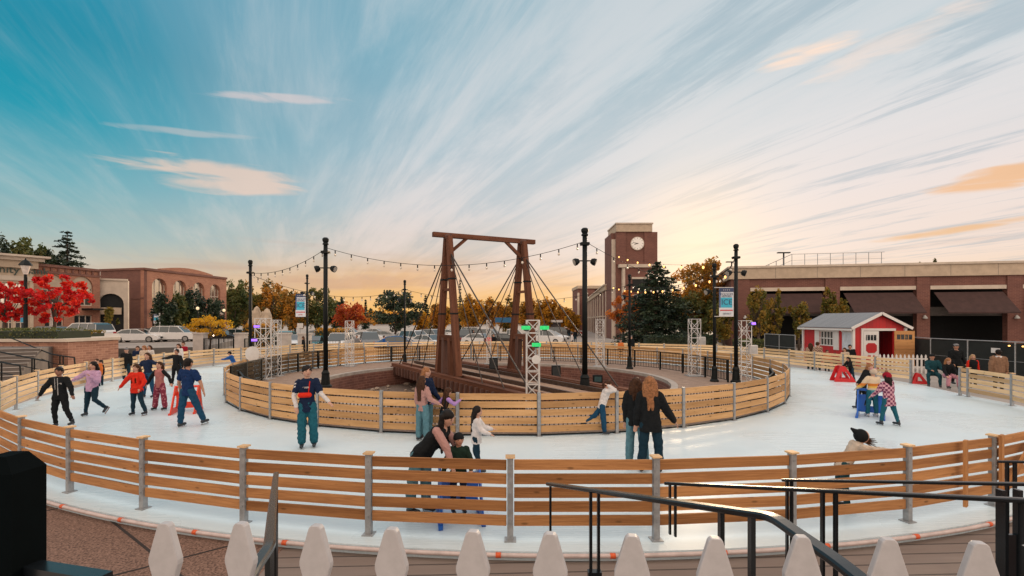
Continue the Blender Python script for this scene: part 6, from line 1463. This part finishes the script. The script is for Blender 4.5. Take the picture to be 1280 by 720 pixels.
    # --- skates or shoes
    for hj, kn, an, fd in legs:
        up_ = Vector((0, 0, 1)) if abs((an-kn).normalized().z) > .75 else (kn-an).normalized(); up_ = (up_-fd*up_.dot(fd)).normalized()
        q = MB(); sole = an-up_*ank*.78; cap(q, an+up_*.02*h*(1 if skates else 0), sole-fd*.01*h, .030*h, .028*h); cap(q, sole-fd*.02*h, sole+fd*.085*h, .027*h, .022*h)
        sk = remesh(q, vox, 'skate' if skates else 'shoe', boot_w if bootc else boot_m, t, smooth_it=1)
        if skates:
            q = MB(); b0 = sole-up_*.038*h; q.bar(b0-fd*.05*h-up_*.012, b0+fd*.105*h-up_*.012, .006, .03, up=up_)
            for k in (-.03, .075): q.bar(sole+fd*k*h-up_*.02*h, b0+fd*k*h-up_*.012, .012, .03)
            q.build('blade', blade_m, sk)
    # --- hats
    if hat == 'beanie' or hat == 'burgundy' or hat == 'teddy':
        hc = {'beanie': 'black', 'burgundy': 'burgundy', 'teddy': 'cream'}[hat]; q = MB(); q.ell(head-LF*r*.12+LU*r*.38, r*.95, r*1.08, r*.86, 14, 10, HM)
        if hat != 'beanie': q.ell(head-LF*r*.2+LU*r*.1, r*1.1, r*1.12, r*.9, 14, 10, HM)
        ho = remesh(q, vox, 'hat', CL[hc], t, smooth_it=1, wr=.002*h, wscale=40)
        if hat == 'burgundy': q = MB(); q.ell(head-LF*r*.1+LU*r*1.35, r*.4, r*.4, r*.36, 10, 8); q.build('pompom', CL['brown'], ho, smooth=True)
        if hat == 'teddy':
            for s_ in (-1, 1): q = MB(); q.ell(head-LF*r*.1+LU*r*1.1+LS*s_*r*.62, r*.34, r*.2, r*.34, 10, 8, HM); q.build('ear', CL['pink'], ho, smooth=True)
    if hat in ('cap', 'whitecap'):
        q = MB(); q.ell(head+LU*r*.42, r*.9, r*1.03, r*.72, 14, 8, HM); ho = remesh(q, vox, 'cap', CL['black' if hat == 'cap' else 'grey'], t, smooth_it=1); q = MB(); q.ell(head+LF*r*1.05+LU*r*.42, r*.62, r*.5, r*.07, 12, 6, HM); q.build('peak', CL['black'], ho, smooth=True)
    info = dict(t=t, head=head, r=r, P=P, T=T, F=F, St=St, Ft=Ft, LF=LF, LU=LU, LS=LS, sh=sh, nk=nk, hands=hands, arms=arms, h=h, top=tp, sw=sw, legs=legs)
    if extras: extras(info)
    return info
def panel_on(I, a0, a1, b0, b1, off, m, name, back=False):
    """small flat patch on the chest: a along the shoulders, b up the trunk, as fractions of height"""
    s_ = -1 if back else 1; h = I['h']; q = MB(); vs = []
    for a, b in ((a0, b0), (a1, b0), (a1, b1), (a0, b1)):
        k = sqrt(max(.05, 1-(a/.105)**2)); vs.append(I['P']+I['T']*b*h+I['St']*a*h+I['Ft']*s_*(off*k)*h)
    vs += [v-I['Ft']*s_*.01 for v in vs]; q.add(vs, [(0,1,2,3),(3,2,1,0),(0,4,5,1),(1,5,6,2),(2,6,7,3),(3,7,4,0)]); q.build(name, m, I['top'])

# left group
def ex1(I):
    for a in (-.022, .018): panel_on(I, a-.004, a+.004, .02 if a > 0 else .12, .31, .082, CL['white'], 'stripe')
    panel_on(I, .035, .065, .20, .225, .082, CL['white'], 'chest_mark')
human('boy in a black tracksuit with white stripes down the jacket, arms held out low', 80, 533.5, 1.56, 12, (-.04, 0), 'black', 'black', 'brown', 'black', 'short', ((-.62, -.1, -.75), (-.5, -.1, -.85)), ((.55, -.1, -.8), (.42, -.2, -.9)), ((-.10, -.05, -1), (.05, .05, -1)), ((.28, -.1, -1), (.42, .1, -1)), extras=ex1, puff=.004)
human('girl in a lilac sweater and dark leggings, one arm stretched out, one skate kicked back', 119, 519.5, 1.60, 5, (.06, 0), 'lilac', 'dark_jeans', 'light', 'black', 'long', ((-.95, .1, -.5), (-.9, 0, -.45)), ((.25, -.3, -.9), (-.45, -.6, .75)), ((-.12, 0, -1), (-.22, .1, -1)), ((.30, -.35, -.9), (.25, .75, -.75)), fem=True, puff=.008)
def ex3(I): panel_on(I, -.05, .05, .12, .22, .088, mat('print_yellow', (.65, .42, .2), .8, .5, 40, col2=(.1, .08, .1)), 'print')
human('girl in a bright red hoodie with a chest print and dark leggings, facing the camera', 174, 519, 1.50, 0, (-.03, 0), 'red', 'dark_jeans', 'light', 'brown', 'wavy', ((-.75, -.1, -.85), (-.65, -.2, -.9)), ((.5, -.1, -.9), (-.1, -.5, -.75)), ((-.08, 0, -1), (-.10, .1, -1)), ((.22, -.1, -1), (.34, .1, -1)), fem=True, puff=.016, hem=.02, extras=ex3)
human('girl in a black open jacket and pink patterned trousers, right beside the red hoodie', 200, 512.5, 1.50, -5, (-.02, 0), 'rosy', 'pattern_pants', 'light', 'brown', 'wavy', ((-.6, 0, -.8), (-.35, -.2, -.9)), ((.72, 0, -.7), (.45, -.2, -.9)), ((-.10, 0, -1), (-.12, 0, -1)), ((.16, 0, -1), (.12, 0, -1)), fem=True, wide=.018, sleevecol='black')
human('girl in a dark navy sweater with arms out, behind the red hoodie', 186, 497, 1.62, 0, (-.05, 0), 'navy', 'blue_jeans', 'light', 'brown', 'long', ((-.75, 0, -.8), (-.55, -.1, -.9)), ((.95, 0, -.35), (.98, 0, -.05)), ((-.1, 0, -1), (-.1, 0, -1)), ((.12, 0, -1), (.2, 0, -1)), fem=True, vox=.016)
human('person all in black reaching one arm left, behind the navy polo shirt', 220, 481.5, 1.55, 0, (.03, 0), 'black', 'black', 'tan', 'black', 'short', ((-.98, 0, -.3), (-.98, 0, -.08)), ((.3, 0, -.95), (.15, 0, -1)), ((-.14, 0, -1), (-.12, 0, -1)), ((.08, 0, -1), (.1, 0, -1)), vox=.017)
human('man in a navy polo shirt and jeans seen from behind with a red skating aid', 240, 532.5, 1.80, 172, (.01, .03), 'navy_polo', 'blue_jeans', 'tan', 'black', 'short', ((-.40, .15, -.92), (-.12, .35, -.9)), ((.48, .1, -.85), (.28, .05, -.95)), ((-.10, -.1, -1), (-.08, -.02, -1)), ((.28, .25, -1), (.28, .25, -1)), sleeve='short', wide=.008)
def ex10(I):
    panel_on(I, -.045, .03, .215, .235, .078, CL['white'], 'chest_print'); h = I['h']; q = MB(); c = I['P']+I['T']*.135*h+I['Ft']*.085*h-I['St']*.02*h
    cap(q, c-I['St']*.05*h, c+I['St']*.05*h, .032*h, .032*h, 8); b = remesh(q, .012, 'waist_bag', CL['red'], I['t'], smooth_it=1)
    q = MB(); q.bar(c+I['St']*.04*h, I['sh']+I['St']*.035*h+I['Ft']*.065*h, .02, .008); q.bar(I['sh']+I['St']*.035*h+I['Ft']*.065*h, I['sh']+I['St']*.03*h-I['Ft']*.05*h+I['T']*.03*h, .02, .008); q.build('strap', CL['red'], b)
human('young man in a navy T-shirt over white sleeves with a small red crossbody bag', 385, 559, 1.80, 20, (.0, 0), 'navy', 'teal_jeans', 'light', 'black', 'short', ((-.28, -.1, -.95), (.30, -.25, -.9)), ((.42, -.1, -.85), (.72, -.2, -.62)), ((-.03, 0, -1), (-.01, 0, -1)), ((.09, .0, -1), (.02, .1, -1)), sleevecol='white', sleeve='tee', wide=.018, hem=.025, puff=.0, extras=ex10, look=(.6, -.8, -.1), vox=.011)
# near centre group
human('girl in a tan top and light jeans seen from behind by the inner fence', 528, 551, 1.50, 150, (-.02, 0), 'mauve', 'light_jeans', 'light', 'brown', 'long', ((-.15, .1, -1), (.1, .2, -1)), ((.35, -.1, -.9), (.85, -.1, -.42)), ((-.06, 0, -1), (-.05, 0, -1)), ((.06, 0, -1), (.02, 0, -1)), fem=True, wide=.016)
human('taller girl in a dark top just behind the girl in the tan top', 533, 545.5, 1.66, 60, (0, 0), 'navy', 'light_jeans', 'light', 'auburn', 'long', ((-.1, 0, -1), (0, .1, -1)), ((.3, -.1, -.9), (.6, -.1, -.8)), fem=True, wide=.014, look=(.9, -.2, 0))
human('small girl in a black vest with purple sleeves leaning on the inner fence', 554, 549, 1.20, 120, (.22, .0), 'black', 'dark_jeans', 'light', 'brown', 'long', ((-.55, 0, -.55), (-.75, .2, -.1)), ((.55, .2, -.5), (.6, .2, .4)), ((-.1, -.1, -1), (0, 0, -1)), ((.1, -.1, -1), (0, 0, -1)), fem=True, sleevecol='purple')
human('woman in a black vest with mauve sleeves bending down over the boy in the beanie', 523, 641, 1.64, 62, (.88, -.10), 'black', 'light_jeans', 'light', 'black', 'long', ((.55, -.25, -.8), (.35, -.3, -.9)), ((.65, -.1, -.8), (.55, -.4, -.75)), ((-.16, -.1, -1), (-.10, .1, -1)), ((.06, -.1, -1), (.0, .05, -1)), fem=True, sleevecol='mauve', puff=.020, look=(.75, -.35, -.55), wide=.016, vox=.0105)
human('boy in a black beanie and dark green hoodie right behind the near fence', 573, 642, 1.14, 22, (.02, -.02), 'green_black', 'navy', 'tan', 'black', 'short', ((-.38, -.3, -.85), (-.1, -.8, -.45)), ((.38, -.3, -.85), (.1, -.8, -.45)), hat='beanie', puff=.014, look=(.35, -.9, -.05), vox=.0095)
human('girl in a white top with long dark hair, in profile beyond the beanie boy', 599, 590, 1.20, 88, (.04, 0), 'white', 'dark_jeans', 'light', 'black', 'long', ((.45, -.1, -.85), (.9, -.1, -.35)), ((.5, .1, -.8), (.92, .1, -.2)), ((.10, -.1, -1), (.15, 0, -1)), ((-.1, .1, -1), (.25, .1, -1)), fem=True, puff=.012, hem=.02)
human('girl in a white top and blue flared jeans with her hands behind her head', 743, 543, 1.34, 80, (.32, .05), 'white', 'blue_jeans', 'light', 'brown', 'tail', ((.62, -.45, .15), (-.62, .35, .42)), ((.62, .40, .15), (-.62, -.3, .42)), ((.12, 0, -1), (.10, 0, -1)), ((-.62, -.1, -.80), (-.85, .0, -.55)), fem=True, wide=.016, puff=.006)
human('woman with long strawberry blonde hair and a black jacket, seen from behind', 813, 590, 1.76, 168, (-.02, 0), 'black', 'dark_jeans', 'light', 'auburn', 'wavy', ((-.22, .1, -1), (-.1, .1, -1)), ((.48, .0, -.85), (.55, .0, -.8)), ((-.10, 0, -1), (-.10, 0, -1)), ((.12, 0, -1), (.06, 0, -1)), fem=True, puff=.018, wide=.012, hem=.03, vox=.0105)
human('woman in a black jacket and bright teal jeans, partly behind the strawberry blonde', 797, 583, 1.70, 160, (0, 0), 'black', 'light_jeans', 'light', 'brown', 'mid', ((-.15, .1, -1), (0, .2, -1)), ((.2, .1, -1), (.1, .1, -1)), ((-.08, 0, -1), (-.04, 0, -1)), ((.10, 0, -1), (.16, 0, -1)), fem=True, puff=.014, wide=.012, vox=.0115)
# child in the pointed hood leaning on the near fence
def ex18(I):
    q = MB(); h = I['h']; hd, r = I['head'], I['r']
    q.ell(hd-I['LF']*r*.2, r*1.05, r*1.1, r*1.12, 14, 10); b = (-I['LF']*.85+Vector((-.3, 0, .55))).normalized()
    cap(q, hd+b*r*.5, hd+b*r*1.9, r*.75, r*.22, 10); remesh(q, .009, 'hood', CL['black'], I['t'], smooth_it=1, wr=.002)
    q = MB()
    for k in range(7): a = hd+I['LF']*r*.7-I['LU']*r*(.1+.12*k); q.tube([a, a+I['LF']*r*(1.2+.2*(k % 3))+Vector((0, 0, r*(.4-.12*k)))], [.012, .004], 5)
    q.build('loose_hair', HR['brown'], I['t'])
human('child in a pointed black hood leaning along the near fence, hair blowing', 1052, 636, 1.25, 88, (.78, -.05), 'cream', 'dkteal', 'light', 'brown', 'none', ((.9, -.1, -.15), (.98, -.1, .06)), ((.9, -.2, -.3), (.95, -.2, .0)), ((-.05, 0, -1), (.12, 0, -1)), ((.0, 0, -1), (-.2, 0, -1)), extras=ex18, look=(.8, -.3, -.45), vox=.010)
# right group
human('girl in a black coat leaning sideways and looking back, left of the rainbow sweater', 1076, 511, 1.48, 200, (.42, -.15), 'black', 'black', 'light', 'auburn', 'mid', ((-.55, -.2, -.75), (-.6, -.1, -.6)), ((.4, .0, -.8), (.3, .2, -.8)), ((-.12, 0, -1), (-.1, .1, -1)), ((.12, 0, -1), (.1, .1, -1)), fem=True, look=(.35, -.9, .05), puff=.014)
patt('rainbow', [(0, (.03, .17, .22)), (.76, (.10, .25, .28)), (.80, (.55, .45, .33)), (.85, (.66, .42, .10)), (.91, (.60, .20, .04)), (.985, (.62, .50, .36))], None, 1, 'bands')
human('child in a rainbow striped sweater and a cream teddy hat, seen from behind', 1090, 521, 1.38, 178, (.05, 0), 'rainbow', 'teal_jeans', 'light', 'brown', 'none', ((-.45, .2, -.75), (-.35, .5, -.5)), ((.15, .2, -1), (.05, .3, -.9)), ((-.12, 0, -1), (-.08, 0, -1)), ((.06, 0, -1), (.10, 0, -1)), hat='teddy', puff=.008, wide=.008, bootc=True)
human('girl in a pink plaid coat, teal jeans and a burgundy pompom hat', 1112, 532, 1.42, 195, (-.10, 0), 'plaid_pink', 'teal_jeans', 'light', 'black', 'mid', ((-.35, .3, -.85), (-.35, .5, -.6)), ((.2, .1, -1), (-.1, .3, -.9)), ((-.18, .1, -1), (-.12, .1, -1)), ((.22, -.1, -1), (.25, -.1, -1)), hat='burgundy', fem=True, puff=.018, hem=.09)
human('small child in black pushing a red skating aid at the far fence', 1066, 477, 1.12, -80, (-.30, 0), 'black', 'dark_jeans', 'tan', 'black', 'mid', ((-.5, 0, -.7), (-.8, 0, -.3)), ((-.5, 0, -.8), (-.8, 0, -.3)), ((.05, 0, -1), (.15, 0, -1)), ((.15, 0, -1), (.3, 0, -1)), puff=.01, vox=.017)
# at the gate, right
GG = 'people by the gate at the right'
human('man in a dark teal jacket and black cap sitting at the rink gate', 1166, 21.0, 1.72, -35, (.0, .05), 'dkteal', 'dkteal', 'tan', 'black', 'short', ((-.25, -.3, -.85), (-.1, -.8, -.2)), ((.25, -.3, -.85), (-.3, -.8, -.2)), ((-.7, -.6, -.15), (-.05, -.1, -1)), ((-.3, -.8, -.15), (0, -.05, -1)), hat='cap', sit=.52, skates=False, vox=.017, group=GG, puff=.012)
human('girl in a black top and pink trousers sitting bent forward beside the man in teal', 1184, 20.4, 1.58, -10, (-.15, -.25), 'black', 'pink', 'light', 'auburn', 'long', ((-.25, -.3, -.85), (-.1, -.6, -.6)), ((.3, -.3, -.85), (-.2, -.6, -.6)), ((-.35, -.85, -.1), (-.1, 0, -1)), ((.1, -.9, -.1), (.1, 0, -1)), sit=.50, fem=True, wide=.014, vox=.017, group=GG)
human('tall man in a black jacket and grey cap standing behind the seated pair', 1195, 21.6, 1.80, -15, (0, 0), 'black', 'black', 'tan', 'black', 'short', ((-.2, 0, -1), (.2, -.4, -.8)), ((.35, 0, -1), (.05, -.4, -.8)), hat='whitecap', skates=False, puff=.014, vox=.018, group=GG)
human('blonde child with red sleeves behind the fence, right of the grey cap', 1216, 20.3, 1.40, -20, (0, 0), 'black', 'black', 'light', 'blonde', 'mid', sleevecol='red', skates=False, puff=.02, vox=.018, group=GG)
def collar(I):
    q = MB(); loft(q, [(I['nk']-I['T']*.045*I['h'], .085*I['h'], .065*I['h']), (I['nk']+I['T']*.005, .06*I['h'], .055*I['h'])], I['St'], I['Ft']); remesh(q, .018, 'collar', CL['white'], I['top'])
human('man in a brown jacket with a pale collar, seen from behind', 1248, 19.2, 1.68, 160, (0, 0), 'brown', 'black', 'tan', 'black', 'short', ((-.3, 0, -1), (-.05, 0, -1)), ((.3, 0, -1), (.1, 0, -1)), skates=False, puff=.028, vox=.017, group=GG, extras=collar)
# at the shed
SG = 'people in front of the red shed'
for a in ((1013, 28.0, 1.62, 'plaid_tan', 'brown', 'long', 'person in a tan plaid shirt at the shed window, left of two', 160), (1022, 27.6, 1.70, 'plaid_tan', 'brown', 'short', 'person in a tan plaid shirt at the shed window, right of two', 120), (1034, 27.3, 1.25, 'orange', 'black', 'short', 'child in orange just right of the plaid shirts at the shed', -20), (1064, 26.6, 1.60, 'black', 'black', 'short', 'man in black behind the woman in the cream coat at the shed corner', -30), (1057, 26.2, 1.45, 'cream', 'brown', 'long', 'woman in a cream coat leaning at the fence by the shed corner', -60), (1044, 27.6, 1.05, 'burgundy', 'black', 'mid', 'small child in dark red under the pale notice on the shed', 0)):
    human(a[6], a[0], a[1], a[2], a[7], (-.1 if 'cream coat' in a[6] else 0, 0), a[3], 'dark_jeans', 'light', a[4], a[5], skates=False, vox=.021, group=SG, z0=-.1, puff=.01)
# spectators behind the far fences
FG = 'spectators behind the left fence'
for a in ((158, 23.2, 1.62, 'black', 'grey', 'short', 'man in black with a pale cap behind the left fence', 10, 'whitecap'), (172, 26.0, 1.55, 'navy', 'brown', 'short', 'person in navy behind the left fence, left of the pair in pale tops', 20, None), (180, 25.6, 1.60, 'cream', 'auburn', 'long', 'woman with auburn hair in a pale top behind the left fence', -10, None), (187, 26.2, 1.58, 'white', 'brown', 'mid', 'person in white behind the left fence above the girl in navy', 0, None), (121, 20.6, 1.30, 'orange', 'tan', 'short', 'person in orange crouching behind the left fence by the brick planter', 20, None), (126, 21.0, 1.2, 'black', 'black', 'short', 'small person in black right beside the one in orange behind the left fence', -20, None), (223, 27.0, 1.62, 'white', 'brown', 'mid', 'person in a white hooded top behind the fence above the figure in black', 0, None), (229, 28.2, 1.68, 'burgundy', 'brown', 'short', 'person in dark red behind the fence right of the white hooded top', 0, None)):
    human(a[6], a[0], a[1], a[2], a[7], (0, 0), a[3], 'dark_jeans', 'light', a[4] if a[4] in HR else 'brown', a[5], skates=False, vox=.020, group=FG, z0=-.1, hat=a[8], puff=.008)
human('dark-haired child in blue leaning low over the left end of the inner fence', 293, 23.2, 1.35, -80, (-.45, 0), 'blue', 'black', 'light', 'black', 'short', ((-.8, 0, -.4), (-.9, 0, -.1)), ((-.8, 0, -.4), (-.9, 0, -.1)), vox=.019, group='skaters on the ice')
human('person in black standing on the walkway by the slim banner pole', 380, 35.6, 1.62, -60, (-.1, 0), 'black', 'black', 'tan', 'brown', 'long', vox=.024)
OG = 'people walking beyond the rink'
for a in ((480, 42.5, 1.60, 'blue', 'black', 'short', 'person in bright blue beyond the far fence, below the dark green tree', 90), (611, 43, 1.72, 'red', 'black', 'short', 'person in a red top beyond the far fence, by the slim lattice tower', 20), (617, 44.5, 1.7, 'black', 'black', 'short', 'person in black beyond the far fence, right of the one in red', -20), (715, 50, 1.66, 'white', 'black', 'short', 'person with a pale top walking on the sunny plaza left of the tallest pole', 90), (719, 62, 1.72, 'black', 'black', 'short', 'person in black far back by the arcade building', 0), (711, 75, 1.72, 'black', 'black', 'short', 'person in black farthest back on the plaza', 0), (446, 43.5, 1.6, 'grey', 'brown', 'short', 'person in grey beyond the far fence right of the tall left pole', 0), (592, 60, 1.7, 'black', 'black', 'short', 'person in black among the cars right of the left A-frame', 0)):
    human(a[6], a[0], a[1], a[2], a[7], (0, 0), a[3], 'dark_jeans', 'light', a[4], a[5], skates=False, vox=.028, group=OG, z0=-.115)
human('small skater in orange far back, left of the pole by the orange tree', 776, 34.9, 1.40, 0, (0, 0), 'orange', 'black', 'light', 'brown', 'short', vox=.026)
human('skater in dark clothes and a pale cap behind the pole by the orange tree', 789, 36.0, 1.66, -30, (0, 0), 'black', 'black', 'light', 'brown', 'short', hat='whitecap', vox=.026)
bpy.data.scenes.remove(tmpS)

# ------------------------------------------------ skating aids
def skating_aid(px, Zy, col, label, rz=0, s=1.0, z0=0.004):
    """plastic skating frame: two sloping side panels with cut-outs, joined by a front panel and a top grip"""
    p = g(px, Zy, z0) if Zy > 100 else Vector((X(px, Zy), Zy, z0)); t = thing('skating_aid', label, 'skating aid', p, radians(rz), group='plastic skating aids')
    m = mat('aid_plastic_%s' % col, {'blue': (.01, .12, .52), 'red': (.58, .015, .02), 'orange': (.72, .05, .02)}[col], .35, .05)
    W_, D_, H_ = .30*s, .44*s, .74*s
    for sx in (-1, 1):
        q = MB(); M = Matrix(((0, 1, 0, sx*W_-(.02 if sx > 0 else -.0)), (1, 0, 0, 0), (0, 0, 1, 0), (0, 0, 0, 1)))
        o = [(-D_, 0), (D_, 0), (D_, .09*s), (D_*.45, H_), (-D_*.05, H_), (-D_*.95, .12*s)]; hl_ = [(-D_*.55, .16*s), (D_*.55, .16*s), (D_*.30, H_*.66), (-D_*.12, H_*.66)]
        q.plate(o, [hl_], M, .035*s); ob = q.build('side_panel', m, t, local=True); bv = ob.modifiers.new('b', 'BEVEL'); bv.width = .012; bv.segments = 2; bv.limit_method = 'ANGLE'
        q = MB(); q.box(sx*W_-.03*s, sx*W_+.03*s, -D_*1.04, D_*1.02, 0, .05*s); q.build('runner', m, t, local=True)
    q = MB(); q.plate([(-W_, .10*s), (W_, .10*s), (W_*.9, H_*.80), (-W_*.9, H_*.80)], [[(-W_*.5, .28*s), (W_*.5, .28*s), (W_*.4, H_*.6), (-W_*.4, H_*.6)]], Matrix.Translation((0, D_*.28, 0)), .04*s); q.build('front_panel', m, t, local=True)
    q = MB(); q.tube([(-W_*1.05, D_*.18, H_), (W_*1.05, D_*.18, H_)], .035*s, 10); q.build('grip', m, t, local=True)
    return t
skating_aid(1088, 521, 'blue', 'blue plastic skating aid held by the child in the rainbow sweater', -38, 1.05)
skating_aid(1053, 476.5, 'red', 'red plastic skating aid with oval windows at the far fence below the red shed', 75, .95)
skating_aid(233, 515, 'orange', 'orange-red plastic skating aid in front of the man in the navy polo', 20, 1.05)
skating_aid(574, 644.5, 'blue', 'blue plastic skating aid seen through the near fence, held by the boy', 12, .98)
skating_aid(1149, 21.5, 'red', 'red plastic skating aid parked on the ice by the gate post at the right', 60, .62)
